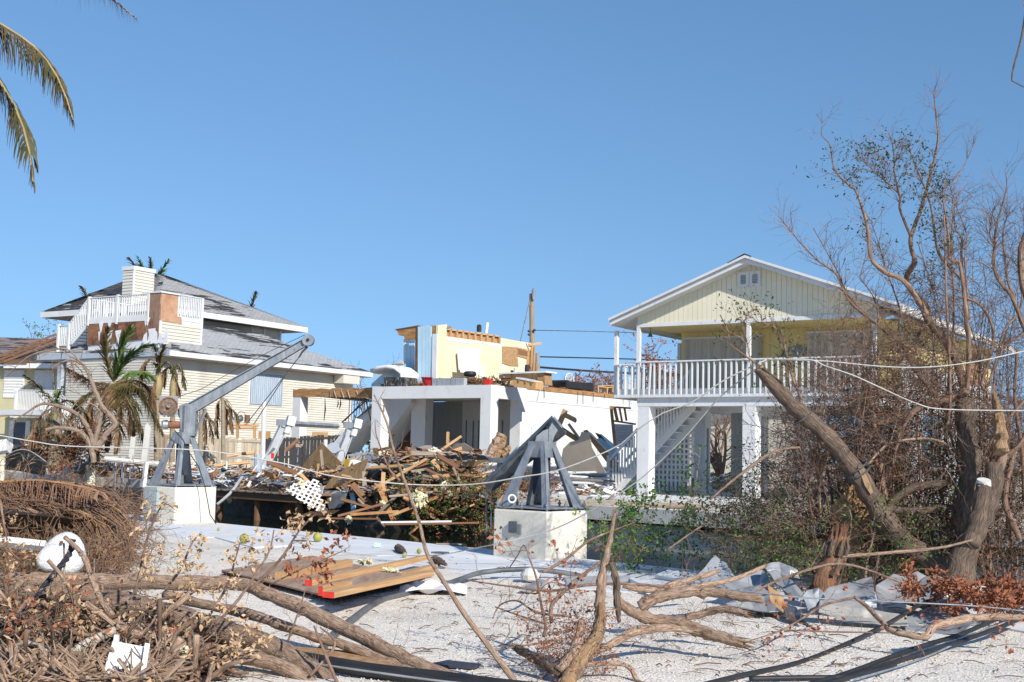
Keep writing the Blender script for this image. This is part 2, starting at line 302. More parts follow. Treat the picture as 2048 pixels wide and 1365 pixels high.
# water
wm = bpy.data.materials.new('canal_water'); wm.use_nodes = True; nt = wm.node_tree; p = nt.nodes['Principled BSDF']
p.inputs['Base Color'].default_value = (.012, .014, .008, 1); p.inputs['Roughness'].default_value = .035; p.inputs['IOR'].default_value = 1.333; p.inputs['Specular IOR Level'].default_value = .8
no = nt.nodes.new('ShaderNodeTexNoise'); no.inputs['Scale'].default_value = 2.2; no.inputs['Detail'].default_value = 3
mp = nt.nodes.new('ShaderNodeMapping'); tc = nt.nodes.new('ShaderNodeTexCoord'); nt.links.new(tc.outputs['Object'], mp.inputs[0]); mp.inputs['Scale'].default_value = (1, 2.5, 1)
nt.links.new(mp.outputs[0], no.inputs['Vector']); bp = nt.nodes.new('ShaderNodeBump'); bp.inputs['Strength'].default_value = .12; bp.inputs['Distance'].default_value = .02
nt.links.new(no.outputs[0], bp.inputs['Height']); nt.links.new(bp.outputs[0], p.inputs['Normal'])
obj('water', MB().add([st(-600, -.1, WZ), st(600, -.1, WZ), st(600, WID+.1, WZ), st(-600, WID+.1, WZ)], [(0, 1, 2, 3)]), wm, kind='structure')
# far bank: ground sheet, sheet piling and cap
sv = np.concatenate([-np.geomspace(2500, 34, 12), np.linspace(-33, 30, 110), np.geomspace(31, 2500, 12)])
tv = np.concatenate([np.linspace(WID+.45, 40, 70), np.geomspace(41, 3500, 14)])
S, T = np.meshgrid(sv, tv, indexing='ij')
V = PN+S[..., None]*E_+T[..., None]*N_; V[..., 2] = FZ-.03+.1*(vnoise(S*.6, T*.6, 5)-.5)*np.clip((T-9)/4, 0, 1)+.04*(vnoise(S*2, T*2, 6)-.5)
nv = len(tv); I = np.arange(len(sv)-1)[:, None]*nv+np.arange(nv-1)[None, :]
obj('far_ground', MB().addnp(V.reshape(-1, 3), np.stack([I, I+nv, I+nv+1, I+1], -1).reshape(-1, 4)), dirt, smooth=True, kind='structure')
mb = MB()
mb.hexa([st(-200, WID-.05, .12), st(200, WID-.05, .12), st(200, WID+.6, .12), st(-200, WID+.6, .12), st(-200, WID-.05, FZ), st(200, WID-.05, FZ), st(200, WID+.6, FZ), st(-200, WID+.6, FZ)])
obj('seawall_cap', mb, concrete, kind='structure')
mb = MB(); k = 0; s = -60.
while s < 40:
    t0 = WID+.26+.04*(k % 2); k += 1; P = [st(s+.02, t0, -2), st(s+1.98, t0, -2), st(s+1.98, t0+.3, -2), st(s+.02, t0+.3, -2)]
    mb.hexa(P+[q+np.array([0, 0, 1.97+.04*((k*7) % 3)]) for q in P])
    s += 2.0
obj('seawall_backing', MB().hexa([st(-300, WID+.62, -2), st(300, WID+.62, -2), st(300, WID+.9, -2), st(-300, WID+.9, -2), st(-300, WID+.62, .2), st(300, WID+.62, .2), st(300, WID+.9, .2), st(-300, WID+.9, .2)]), mat('near_black_concrete', [(.3, (.03, .028, .025)), (.7, (.08, .07, .06))], 3), kind='structure')  # near-black wall that closes the open gap below the cap
obj('seawall_piling', mb, concrete, kind='structure')
# ---------------------------------------------------------------- small builders the houses share
def bx(name, x0, x1, y0, y1, z0, z1, m, parent, **kw): return obj(name, MB().box(x0, x1, y0, y1, z0, z1), m, parent=parent, **kw)
def lathe(mb, c, prof, n=16, ax=(0, 0, 1)):
    ax = np.array(ax, float); a = np.cross(ax, [1., .1, 0]); a /= np.linalg.norm(a); b = np.cross(ax, a); k = len(prof)
    V = [np.array(c)+ax*h+(a*math.cos(t)+b*math.sin(t))*r for r, h in prof for t in np.arange(n)*2*math.pi/n]
    return mb.add(V, [(i*n+j, i*n+(j+1) % n, (i+1)*n+(j+1) % n, (i+1)*n+j) for i in range(k-1) for j in range(n)]+[tuple(range(n))[::-1], tuple((k-1)*n+j for j in range(n))])
def rail(parent, A, B, z0, z1, n, m=white, tilt=None, bal=.045, name='baluster'):
    """top and bottom rail with n balusters from A to B (local x, y, z)"""
    A = np.array(A, float); B = np.array(B, float); L = np.linalg.norm(B-A); d = (B-A)/L; zz = np.array([0, 0, 1.])
    t = np.cross(d, zz); t /= np.linalg.norm(t)
    hb = abs(z1-z0)
    def bar(o, w, h):
        P = [A+o-t*w, B+o-t*w, B+o+t*w, A+o+t*w]; return MB().hexa(P+[p+zz*h for p in P])
    obj('top_rail', bar(zz*(z1-.04), .05, .04), m, parent=parent); obj('lower_rail', bar(zz*(z0), .02, .09), m, parent=parent)
    me = MB().box(-bal/2, bal/2, -bal/2, bal/2, 0, hb-.04).mesh(name); me.materials.append(m)
    for i in range(n):
        o = bpy.data.objects.new(name, me); COL.objects.link(o); o.parent = parent
        p = A+(B-A)*((i+.5)/n); o.location = p+zz*z0; o.rotation_euler = (0, 0, math.atan2(d[1], d[0]))
        if tilt and i in tilt: o.rotation_euler = (tilt[i]*.2, tilt[i], math.atan2(d[1], d[0]))
def saw_siding(A, B, z0, z1, exp_, n, th=.035):
    """lapped boards: every course leans out at its foot; outward normal n"""
    A = np.array(A, float); B = np.array(B, float); n = np.array(n, float); mb = MB(); z = z0
    while z < z1-1e-4:
        zt = min(z+exp_, z1); up_ = lambda q, zz, o: q+n*o+np.array([0, 0, zz])
        mb.add([up_(A, z, th), up_(B, z, th), up_(B, zt, .002), up_(A, zt, .002), up_(A, z, 0), up_(B, z, 0)], [(0, 1, 2, 3), (4, 5, 1, 0)]); z = zt
    return mb
# ---------------------------------------------------------------- the yellow stilt house
Y = Frame(gnd(1273, 991, .5), 34); Y.O[2] = .5
yh = thing('stilt_house', 'pale yellow gabled house on white concrete stilts with a railed porch and shuttered openings', 'house', Y.O, 34)
ZB0, ZB1, ZD = 2.70, 2.94, 3.10; W_ = 7.33; VR = 2.2
for u, v in ((0, 0), (3.43, 0), (W_-.38, 0), (0, 4), (3.43, 4), (W_-.38, 4), (W_-.38, 8), (0, 9), (W_-.38, 12.4), (0, 13)):
    o = bx('column', u, u+.40, v, v+.40, -.05, ZB0, white, yh)
bx('front_beam', -.02, W_+.02, -.01, .38, ZB0, ZB1, white, yh); bx('side_beam', W_-.36, W_+.02, .38, 13.4, ZB0, ZB1, white, yh); bx('side_beam', 0, .36, .38, 13.4, ZB0, ZB1, white, yh)
bx('middle_beam', .36, W_-.36, 4, 4.36, ZB0, ZB1, white, yh)
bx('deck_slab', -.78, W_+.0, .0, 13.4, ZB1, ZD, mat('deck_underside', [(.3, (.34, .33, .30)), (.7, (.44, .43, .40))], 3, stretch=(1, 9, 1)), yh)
bx('rim_board', -.80, W_+.02, -.045, -.005, ZB1+.0, ZD+.12, white, yh); bx('rim_board', -.82, -.785, -.045, 13.4, ZB1, ZD+.12, white, yh)
rail(yh, (-.02, -.10, 0), (W_, -.10, 0), 2.96, 4.06, 41, tilt={2: .06, 18: -.02, 31: .05})
rail(yh, (-.76, -.10, 0), (-.03, -.10, 0), 2.96, 4.0, 3); rail(yh, (-.80, 0, 0), (-.80, 9, 0), 2.96, 4.0, 34)
for x, y, z1 in ((0, 0, 5.14), (3.6, 0, 5.14), (W_-.06, 0, 5.14), (-.78, 0, 5.05), (-.78, 4.4, 5.05), (-.05, 6.2, 5.14), (-.78, 9, 5.05)):
    bx('porch_post', x-.05, x+.06, y-.03, y+.08, ZD, z1, white, yh)
# roof, rakes, gable
CU = 3.7; SL = .366; HW = 4.47; ZP = 7.02; OH = -.45; RB = 13.6
def zr(u): return ZP-SL*abs(u-CU)
def slab(u0, u1, z_off, th, v0, v1):
    P = [(u0, v0, zr(u0)+z_off), (u1, v0, zr(u1)+z_off), (u1, v1, zr(u1)+z_off), (u0, v1, zr(u0)+z_off)]
    return MB().hexa([(a, b, c-th) for a, b, c in P]+P)
roof_w = mat('white_metal_roof', [(.3, (.66, .69, .72)), (.7, (.78, .80, .81))], 2, stretch=(1, .2, 1), rough=.45)
for a, b in ((CU-HW, CU), (CU, CU+HW)):
    obj('roof', slab(a, b, 0, .04, OH-.06, RB), roof_w, parent=yh)
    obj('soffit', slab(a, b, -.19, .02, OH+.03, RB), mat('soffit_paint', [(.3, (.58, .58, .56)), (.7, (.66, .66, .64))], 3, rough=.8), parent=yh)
    obj('rake_board', slab(a, b, -.044, .17, OH, OH+.03), white, parent=yh)
    obj('drip_edge', slab(a, b, -.001, .075, OH-.09, OH-.062), white, parent=yh)
obj('ridge_flap', MB().prism([(CU-.55, OH-.1, zr(CU-.55)+.01), (CU, OH-.1, ZP+.05), (CU, OH-.1, ZP+.02), (CU-.5, OH-.1, zr(CU-.5)-.01)], (0, .5, 0)), tar, parent=yh)
for u in (CU-HW, CU+HW-.03): bx('eave_fascia', u, u+.03, OH, RB, zr(u)-.22 if u < CU else zr(CU+HW)-.22, zr(CU+HW)-.02, white, yh)
gw = 12*.0254; u = -.04; bot = 5.235
while u < W_+.05:              # grooved gable boards, one by one
    w2 = .155; a, b = u, min(u+w2-.008, W_+.06)
    top = lambda q: zr(q)-.2
    pts = [(a, 0, bot), (b, 0, bot), (b, 0, top(b))]+([(CU, 0, top(CU))] if a < CU < b else [])+[(a, 0, top(a))]
    obj('gable_board', MB().prism(pts, (0, .03, 0)), gable_c, parent=yh); u += w2
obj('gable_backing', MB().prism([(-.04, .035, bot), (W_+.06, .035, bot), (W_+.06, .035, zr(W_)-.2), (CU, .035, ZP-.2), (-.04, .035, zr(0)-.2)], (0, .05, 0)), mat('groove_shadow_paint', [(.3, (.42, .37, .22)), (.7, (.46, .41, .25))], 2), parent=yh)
bx('gable_band', -.06, W_+.08, -.035, -.004, 5.12, 5.232, white, yh)
bx('porch_ceiling', -.04, W_, .06, VR, 5.14, 5.17, cream, yh)
bx('side_header', -.05, -.005, .1, 6.3, 5.10, 5.4, white, yh)
for k, (x0, x1) in enumerate(((3.28, 3.62), (3.64, 3.98))):
    v = bx('gable_vent', x0, x1, -.04, -.005, 6.17, 6.62, white, yh)
    for q in range(6): obj('louver', MB().hexa([(x0+.09, -.055, 6.26+q*.045), (x1-.09, -.055, 6.26+q*.045), (x1-.09, -.042, 6.26+q*.045), (x0+.09, -.042, 6.26+q*.045), (x0+.09, -.055, 6.275+q*.045), (x1-.09, -.055, 6.275+q*.045), (x1-.09, -.042, 6.292+q*.045), (x0+.09, -.042, 6.292+q*.045)]), mat('louver_grey', [(.3, (.20, .22, .24)), (.7, (.28, .30, .32))], 5), parent=v)
# porch back wall in boards, shutters, side wall
u = .38
while u < W_:
    bx('wall_board', u, min(u+.30, W_)-.01, VR, VR+.03, ZD, 5.3, cream, yh); u += .30
bx('wall_backing', .36, W_-.02, VR+.035, VR+.1, ZD, 5.3, cream, yh); bx('end_wall', .36, .40, VR+.1, 13.4, ZD, 5.3, cream, yh)
def accordion_shutter(x0, x1, z0, z1):
    s = bx('shutter_track', x0-.04, x1+.04, VR-.10, VR-.005, z1, z1+.05, white, yh); bx('shutter_track', x0-.04, x1+.04, VR-.10, VR-.005, z0-.05, z0, white, yh)
    x = x0; k = 0
    while x < x1-.01:
        e = min(x+.11, x1); a, b = (VR-.02, VR-.09) if k % 2 else (VR-.09, VR-.02)
        obj('shutter_blade', MB().hexa([(x, a, z0), (e, b, z0), (e, b+.006, z0), (x, a+.006, z0), (x, a, z1), (e, b, z1), (e, b+.006, z1), (x, a+.006, z1)]), accordion, parent=yh); x = e; k += 1
accordion_shutter(.52, 3.12, ZD+.1, 4.93); accordion_shutter(4.58, 6.72, ZD+.1, 4.97)
fish = [(0, .0), (.1, .14), (.26, .27), (.46, .33), (.60, .40), (.72, .34), (.64, .27), (.78, .26), (.93, .33), (.88, .22), (.98, .10), (.86, .03), (.92, -.1), (.80, -.2), (.84, -.33), (.70, -.29), (.62, -.18), (.56, -.28), (.40, -.24), (.34, -.14), (.22, -.17), (.12, -.09)]
obj('fish_ornament', MB().prism([(3.72+a*.92, VR-.05, 4.30+b*.92) for a, b in fish], (0, .03, 0)), mat('painted_fish', [(.3, (.19, .24, .25)), (.7, (.30, .35, .36))], 8), parent=yh)
b_ = MB(); lathe(b_, (.22, .35, 4.86), [(.01, .22), (.012, .1), (.05, .09), (.06, .03), (.10, 0)], 12); b_.tube([(.22, .35, 5.0), (.22, .35, 5.15)], .008, 5)
single('hanging_bell', b_, galv_d, 'small dark bell hanging from the porch ceiling near the corner post', 'bell').matrix_basis = Matrix.Translation(Y.O.tolist()) @ Matrix.Rotation(-Y.th, 4, 'Z')
v = .0                          # right hand wall, seen obliquely behind the trees
side_up = mat('side_wall_cream', [(.3, (.62, .56, .38)), (.7, (.68, .62, .44))], 1)
while v < 13.2:
    bx('side_wall_board', W_, W_+.03, max(v, .02), v+.39, 4.1, 5.35, cream, yh) if v > VR else None
    v += .4
bx('side_lower_wall', W_-.02, W_+.02, VR, 13.3, ZD-.1, 4.1, white, yh); bx('boarded_window', W_+.035, W_+.07, 10.2, 11.6, 3.9, 5.0, osb, yh)
for q in (2.2, 5.5, 8.2, 9.9, 11.8): bx('side_trim', W_+.032, W_+.05, q, q+.14, 3.1, 5.35, white, yh)
# enclosed store under the house: grooved grey doors and panels
u = 1.2
def grooved(x0, x1, y, z0, z1, m=None):
    mb = MB(); x = x0
    while x < x1-.02: mb.box(x, min(x+.085, x1)-.008, y, y+.02, z0, z1); x += .085
    mb.box(x0, x1, y+.022, y+.04, z0, z1); return mb
store = mat('blue_grey_store_wall', [(.3, (.25, .30, .35)), (.7, (.33, .38, .43))], 2, stretch=(5, 5, .5), rough=.6)
q0 = Y.V(1305, 900, 4.2)[0]; q1 = Y.V(1362, 900, 4.2)[0]
obj('store_wall', grooved(q0-.3, q1+.1, 4.45, 0, 2.0), store, parent=yh)
q0 = Y.V(1391, 900, 4.2)[0]; q1 = Y.V(1419, 900, 4.2)[0]
obj('store_door', grooved(q0-.1, q1, 4.1, 0, 2.15), store, parent=yh)
bx('meter_box', Y.V(1366, 900, 3.98)[0], Y.V(1373, 900, 3.98)[0], 3.93, 3.99, 1.1, 1.5, galv, yh)
bx('door_leaf', Y.V(1462, 900, 5)[0], Y.V(1486, 900, 5)[0], 5.0, 5.4, 0, 2.7, steel_panel, yh)
# stairs climbing behind the first column
st0 = Y.hit(1225, 985, (0, 0, .02), (0, 0, 1)); VS = 1.5; S0 = Y.V(1225, 980, VS)[0]; S1 = Y.V(1385, 815, VS)[0]
stx = tag(bpy.data.objects.new('stair_marker', None))if False else None
NS = 13; run = (S1-S0)/NS; rise = 2.9/NS
for y in (VS, VS+1.0):
    mb = MB(); mb.prism([(S0-.1, y, -.02), (S0+.2, y, -.02), (S1+.1, y, 2.7), (S1+.1, y, 2.98), (S1-.1, y, 2.98), (S0-.1, y, .24)], (0, .05, 0)); obj('stringer', mb, white, parent=yh)
for i in range(NS): bx('stair_tread', S0+i*run-.06, S0+(i+1)*run+.05, VS+.052, VS+.998, (i+1)*rise-.06, (i+1)*rise-.02, white, yh)
for y in (VS-.05, VS+1.06):
    mb = MB(); mb.prism([(S0-.12, y, .98), (S1, y, 3.88), (S1, y, 3.99), (S0-.12, y, 1.09)], (0, .05, 0)); obj('hand_rail', mb, white, parent=yh)
    for i in range(NS*2):
        x = S0+.05+i*run/2; z = (x-S0)/run*rise; bx('stair_baluster', x-.022, x+.022, y+.055 if y > VS+.5 else y-.045, y+.095 if y > VS+.5 else y-.003, z+.02, z+1.0, white, yh)
bx('newel_post', S0-.2, S0-.11, VS-.06, VS+.03, -.02, 1.2, white, yh)
lat = MB(); y = VS+1.3; x0 = Y.V(1306, 850, y)[0]; x1 = Y.V(1358, 850, y)[0]
x = x0-.1
while x < x1+.6:
    lat.box(x, x+.07, y, y+.018, max(0.1, (x-S0)*rise/run-1.7), min(2.7, (x-S0)*rise/run+.1)); x += .15
z = .4
while z < 2.6:
    a = max(x0-.1, S0+z*run/rise); b = min(x1+.55, S0+(z+1.7)*run/rise)
    if b > a: lat.box(a, b, y+.02, y+.036, z, z+.07)
    z += .17
obj('lattice_panel', lat, white, parent=yh)
obj('patio_slab', MB().hexa([Y.w(p) for p in ((-3, -2.7, -.3), (9, -2.7, -.3), (9, 14, -.3), (-3, 14, -.3), (-3, -2.7, 0), (9, -2.7, 0), (9, 14, 0), (-3, 14, 0))]), mat('bleached_concrete', [(.3, (.60, .60, .58)), (.7, (.74, .74, .72))], 2, rough=.9, bump=.2, bscale=20, two=(3, (.42, .38, .33), .6, .8)), kind='structure')
# ---------------------------------------------------------------- the grey roofed house
def roof_mat(name, a, b, dark, miss, sc, loc=0.):
    m = bpy.data.materials.new(name); m.use_nodes = True; nt = m.node_tree; N = nt.nodes; Lk = nt.links.new; p = N['Principled BSDF']; p.inputs['Roughness'].default_value = .95
    tc = N.new('ShaderNodeTexCoord')
    br = N.new('ShaderNodeTexBrick'); br.inputs['Scale'].default_value = 1; br.inputs['Brick Width'].default_value = .32; br.inputs['Row Height'].default_value = .14; br.inputs['Mortar Size'].default_value = .012
    br.inputs['Color1'].default_value = (*a, 1); br.inputs['Color2'].default_value = (*b, 1); br.inputs['Mortar'].default_value = (*g(.6, b), 1); Lk(tc.outputs['UV'], br.inputs['Vector'])
    mp = N.new('ShaderNodeMapping'); mp.inputs['Scale'].default_value = (.5*sc, 2.6*sc, 1); Lk(tc.outputs['UV'], mp.inputs[0])
    no = N.new('ShaderNodeTexNoise'); no.inputs['Scale'].default_value = 1; no.inputs['Detail'].default_value = 6; no.inputs['Roughness'].default_value = .62; Lk(mp.outputs[0], no.inputs['Vector'])
    m2 = N.new('ShaderNodeMapping'); m2.inputs['Scale'].default_value = (.16, .3, 1); m2.inputs['Location'].default_value = (3.3+loc, 1.2, 0); Lk(tc.outputs['UV'], m2.inputs[0])
    n2 = N.new('ShaderNodeTexNoise'); n2.inputs['Scale'].default_value = 1; n2.inputs['Detail'].default_value = 2; Lk(m2.outputs[0], n2.inputs['Vector'])
    ad = N.new('ShaderNodeMath'); ad.operation = 'MULTIPLY_ADD'; ad.inputs[1].default_value = .9; Lk(n2.outputs[0], ad.inputs[0]); Lk(no.outputs[0], ad.inputs[2])
    r = ramp(nt, [(miss, (0, 0, 0)), (miss+.03, (1, 1, 1))]); Lk(ad.outputs[0], r.inputs[0])
    n3 = N.new('ShaderNodeTexNoise'); n3.inputs['Scale'].default_value = 5; n3.inputs['Detail'].default_value = 5; Lk(tc.outputs['UV'], n3.inputs['Vector'])
    r3 = ramp(nt, [(.35, g(.7, dark)), (.6, dark), (.72, (.24, .21, .17))]); Lk(n3.outputs[0], r3.inputs[0])
    mx = N.new('ShaderNodeMixRGB'); Lk(r.outputs[0], mx.inputs[0]); Lk(br.outputs[0], mx.inputs[1]); Lk(r3.outputs[0], mx.inputs[2]); Lk(mx.outputs[0], p.inputs['Base Color'])
    sb = N.new('ShaderNodeMath'); sb.operation = 'SUBTRACT'; Lk(br.outputs['Fac'], sb.inputs[1]); sb.inputs[0].default_value = 1
    s2 = N.new('ShaderNodeMath'); s2.operation = 'SUBTRACT'; Lk(sb.outputs[0], s2.inputs[0]); Lk(r.outputs[0], s2.inputs[1])
    bp = N.new('ShaderNodeBump'); bp.inputs['Strength'].default_value = .6; bp.inputs['Distance'].default_value = .02; Lk(s2.outputs[0], bp.inputs['Height']); Lk(bp.outputs[0], p.inputs['Normal'])
    return m
shingle = roof_mat('grey_shingles', (.42, .425, .43), (.34, .345, .35), (.035, .035, .04), .972, 1., 5.7)
shingle_b = roof_mat('torn_upper_shingles', (.40, .395, .385), (.31, .305, .30), (.035, .033, .033), .985, 1.)
shingle_br = roof_mat('brown_torn_shingles', (.27, .23, .21), (.20, .16, .15), (.055, .045, .045), .93, 1.)
def roofpoly(fr, name, pxs, P, n, m, parent, th=.10):
    """roof plane through local P with normal n; corners given where they show"""
    n = np.array(n, float); n /= np.linalg.norm(n); pts = [fr.hit(x, y, P, n) if not isinstance(x, np.ndarray) else x for x, y in pxs]
    return roofface(name, pts, n, m, parent, th)
def roofface(name, pts, n, m, parent, th=.10):
    h = np.cross([0, 0, 1.], n); h /= np.linalg.norm(h); s_ = np.cross(n, h); k = len(pts)
    A = [np.array(p) for p in pts]+[np.array(p)-np.array([0, 0, th]) for p in pts]
    fc = [tuple(range(k)), tuple(range(k, 2*k))[::-1]]+[(i, i+k, (i+1) % k+k, (i+1) % k) for i in range(k)]
    uvt = [tuple((A[i]@h, A[i]@s_) for i in f) for f in fc]
    return obj(name, MB().add(A, fc, uvt), m, parent=parent)
L = Frame(at(340, 700, 56.4), 32); L.O[2] = .5
lh = thing('tower_house', 'large beige clapboard house with a storm torn grey shingle roof and a railed roof deck', 'house', L.O, 32)
ZE = 5.63; RS = .43
E0 = L.U(340, 700); E1 = L.U(745, 745); v0, v1 = E0[1], E1[1]
nR = (RS, 0, 1); nF = (0, -RS, 1); nB = (0, RS, 1)       # right, front and back slopes
D_ = (v1-v0); uu = lambda h: -(h-ZE)/RS
HT = 4.6; LW = -L.V(75, 712, v0)[0]                       # upper ridge height above eave; front length
zt = ZE+1.95                              # where the lower roof meets the upper storey
dz = lambda h: (h-ZE)/RS
# lower skirt roof
LE = -LW
a, b = dz(zt), dz(zt)
def ring(h): q = dz(h); return [(-q, v0+q, h), (LE+q, v0+q, h), (LE+q, v1-q, h), (-q, v1-q, h)]
r0 = ring(ZE); r1 = ring(zt)
roofface('roof', [r0[0], r0[3], r1[3], r1[0]], np.array(nR)/np.linalg.norm(nR), shingle, lh)
roofface('roof', [r0[1], r0[0], r1[0], r1[1]], np.array(nF)/np.linalg.norm(nF), shingle, lh)
roofface('roof', [r0[2], r0[1], r1[1], r1[2]], np.array((-RS, 0, 1.))/np.linalg.norm(nR), shingle, lh)
roofface('roof', [r0[3], r0[2], r1[2], r1[3]], np.array(nB)/np.linalg.norm(nF), shingle, lh)
# upper roof: apex and slopes
AP = L.hit(332, 551, (0, 0, 0), (1, 0, 0))
pU = L.hit(615, 655, (-dz(zt)+.1, 0, 0), (1, 0, 0))        # far corner of the upper eave, found on its own wall plane
ue = pU[2]; uw = pU[0]
apz = 0
for it in range(40):                                     # the apex lies on the slope that rises from that eave
    n_ = np.array((RS, 0, 1.)); AP = L.hit(332, 551, (uw, 0, ue), n_)
mF = AP[1]-(AP[2]-ue)/RS
roofface('upper_roof', [(uw, mF, ue), (uw, pU[1], ue), (AP[0], pU[1]-(AP[2]-ue)/RS, AP[2]), tuple(AP)], n_/np.linalg.norm(n_), shingle_b, lh, .16)
pk = (AP[0], pU[1]-(AP[2]-ue)/RS, AP[2]); lf = L.V(82, 624, mF)[0]
nn = np.array(nF, float); roofface('upper_roof', [(lf, mF, ue), (uw, mF, ue), tuple(AP), (AP[0]-.3, AP[1], AP[2])], nn/np.linalg.norm(nn), shingle_b, lh, .16)
roofface('upper_roof', [(lf, pU[1], ue), (lf, mF, ue), (AP[0]-.3, AP[1], AP[2]), (AP[0]-.3, pk[1], AP[2])], np.array((-RS, 0, 1.))/np.linalg.norm(nR), shingle_b, lh, .16)
roofface('upper_roof', [(uw, pU[1], ue), (lf, pU[1], ue), (AP[0]-.3, pk[1], AP[2]), pk], np.array(nB)/np.linalg.norm(nF), shingle_b, lh, .16)
dk = mat('trim_grey_white', [(.3, (.60, .61, .62)), (.7, (.70, .71, .71))], 2, rough=.7, two=(3, (.42, .42, .40), .6, .8))
shade_p = mat('shade_and_pale_blue', [(.3, (.36, .41, .48)), (.7, (.44, .49, .55))], 2)  # house front's shade put into a bluish trim colour; small posts are plain pale blue
bx('upper_fascia', uw-.02, uw+.04, mF, pU[1], ue-.32, ue-.02, dk, lh); bx('upper_fascia', lf, uw, mF-.04, mF+.02, ue-.32, ue-.02, dk, lh)
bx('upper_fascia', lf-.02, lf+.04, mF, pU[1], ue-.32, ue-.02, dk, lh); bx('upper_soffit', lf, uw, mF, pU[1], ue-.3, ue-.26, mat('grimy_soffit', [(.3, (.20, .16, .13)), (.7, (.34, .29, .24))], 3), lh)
obj('upper_wall', saw_siding((uw-1.1, mF+1.0, 0), (uw-1.1, pU[1]-1.1, 0), ZE+.2, ue-.3, .13, (1, 0, 0)), siding, parent=lh)
bx('upper_wall_core', lf+1.2, uw-1.12, mF+1.2, pU[1]-1.1, ZE+.6, ue-.3, dk, lh)
for q in (2.2, 1.3, .1): bx('dormer_post', uw-1.12, uw-1.02, pU[1]-1.1-q*1.1, pU[1]-.95-q*1.1, zt-.6, ue-.3, dk, lh)
bx('dormer_window', uw-1.09, uw-1.04, pU[1]-3.3, pU[1]-1.5, ue-1.5, ue-.75, glass_dark, lh)
for (x0, x1, y0, y1) in ((-.03, .03, v0, v1), (LE-.03, LE+.03, v0, v1)): bx('fascia', x0, x1, y0, y1, ZE-.27, ZE-.03, dk, lh)
bx('fascia', LE, 0, v0-.03, v0+.03, ZE-.27, ZE-.03, shade_p, lh)
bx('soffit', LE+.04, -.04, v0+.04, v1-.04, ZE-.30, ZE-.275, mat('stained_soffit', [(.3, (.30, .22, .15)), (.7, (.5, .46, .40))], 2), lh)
# walls
WI = -.75; wv0, wv1 = L.U(313, 850, WI)[1], v1-.8
obj('side_wall', saw_siding((WI, wv0, 0), (WI, wv1, 0), .1, ZE-.3, .125, (1, 0, 0)), siding, parent=lh)
obj('front_wall', saw_siding((LE+2.2, wv0, 0), (WI, wv0, 0), .1, ZE-.3, .125, (0, -1, 0)), siding, parent=lh)
bx('wall_core', LE+2.2, WI-.02, wv0+.02, wv1, -.3, ZE-.3, dk, lh)
bx('corner_board', WI-.02, WI+.03, wv0-.03, wv0+.10, .1, ZE-.3, white, lh); bx('corner_board', WI-.02, WI+.03, wv1-.12, wv1+.02, .1, ZE-.3, white, lh)
q0 = L.U(500, 745, WI); q1 = L.U(561, 812, WI)
sh = bx('storm_shutter_frame', WI+.01, WI+.05, q0[1]-.06, q1[1]+.06, q1[2]-.02, q0[2]+.06, white, lh)
mb = MB(); y = q0[1]; k = 0
while y < q1[1]-.01:
    e = min(y+.07, q1[1]); a, b = (WI+.06, WI+.10) if k % 2 else (WI+.10, WI+.06)
    mb.add([(a, y, q1[2]), (b, e, q1[2]), (b, e, q0[2]), (a, y, q0[2])], [(0, 1, 2, 3)]); y = e; k += 1
obj('corrugated_panel', mb, blue_panel, parent=sh)
for x in (530, 700):
    q = L.U(x, 720, -.3); 
q = L.U(678, 745, -.35); bx('eave_bracket', -.7, -.02, q[1], q[1]+1.4, ZE-.75, ZE-.31, siding, lh)
for (xa, xb, ya, yb) in ((518, 540, 863, 882), (625, 655, 864, 880)):
    a = L.U(xa, ya, WI+.04); b = L.U(xb, yb, WI+.04); bx('plywood_patch', WI+.03, WI+.06, a[1], b[1], b[2], a[2], osb, lh)
# roof deck tower: two faces meeting at a corner
TU = -1.25
c0 = L.U(317, 690, TU); c1 = L.U(402, 690, TU); tv0, tv1 = c0[1], c1[1]
tb = ZE+.3; pT = L.U(317, 641, TU)[2]; rT = L.U(402, 596, TU)[2]; lz = L.U(402, 640, TU)[2]
TL = L.V(178, 640, tv0)[0]
bx('tower_body', TL+.02, TU-.02, tv0+.02, tv1-.02, tb-.3, lz-.15, dk, lh)
obj('tower_side', saw_siding((TU, tv0+.1, 0), (TU, tv1, 0), tb-.6, pT, .16, (1, 0, 0)), siding, parent=lh)
bx('tower_corner_board', TU-.01, TU+.035, tv0-.02, tv0+.1, tb-.4, pT, white, lh); bx('tower_corner_board', TU-.01, TU+.035, tv1-.08, tv1+.02, tb-.6, pT+.2, white, lh)
zz = L.U(317, 585, TU)[2]
obj('sheathing', MB().prism([(TU+.01, tv0, pT), (TU+.01, tv0+1.35, pT-.05), (TU+.01, tv0+1.3, pT+.3), (TU+.01, tv0+1.05, pT+.3), (TU+.01, tv0+1.05, zz), (TU+.01, tv0, zz)], (.03, 0, 0)), mat('pinkish_plywood', [(.3, (.40, .22, .13)), (.7, (.56, .34, .22))], 3, two=(.9, (.34, .14, .08), .5, .6)), parent=lh)
zl = L.V(290, 640, tv0)[2]
xa = L.V(296, 600, tv0)[0]
obj('dark_sheathing', MB().prism([(xa, tv0-.01, tb+.35), (TU, tv0-.01, tb+.35), (TU, tv0-.01, zz), (xa, tv0-.01, zz)], (0, -.03, 0)), mat('shaded_plywood', [(.3, (.22, .13, .09)), (.7, (.32, .21, .15))], 3, two=(.9, (.16, .06, .04), .5, .6)), parent=lh)  # darker copy of the pinkish plywood: this face's shade is in the colour
bt = L.V(230, 645, tv0)[2]; bb = L.V(230, 685, tv0)[2]
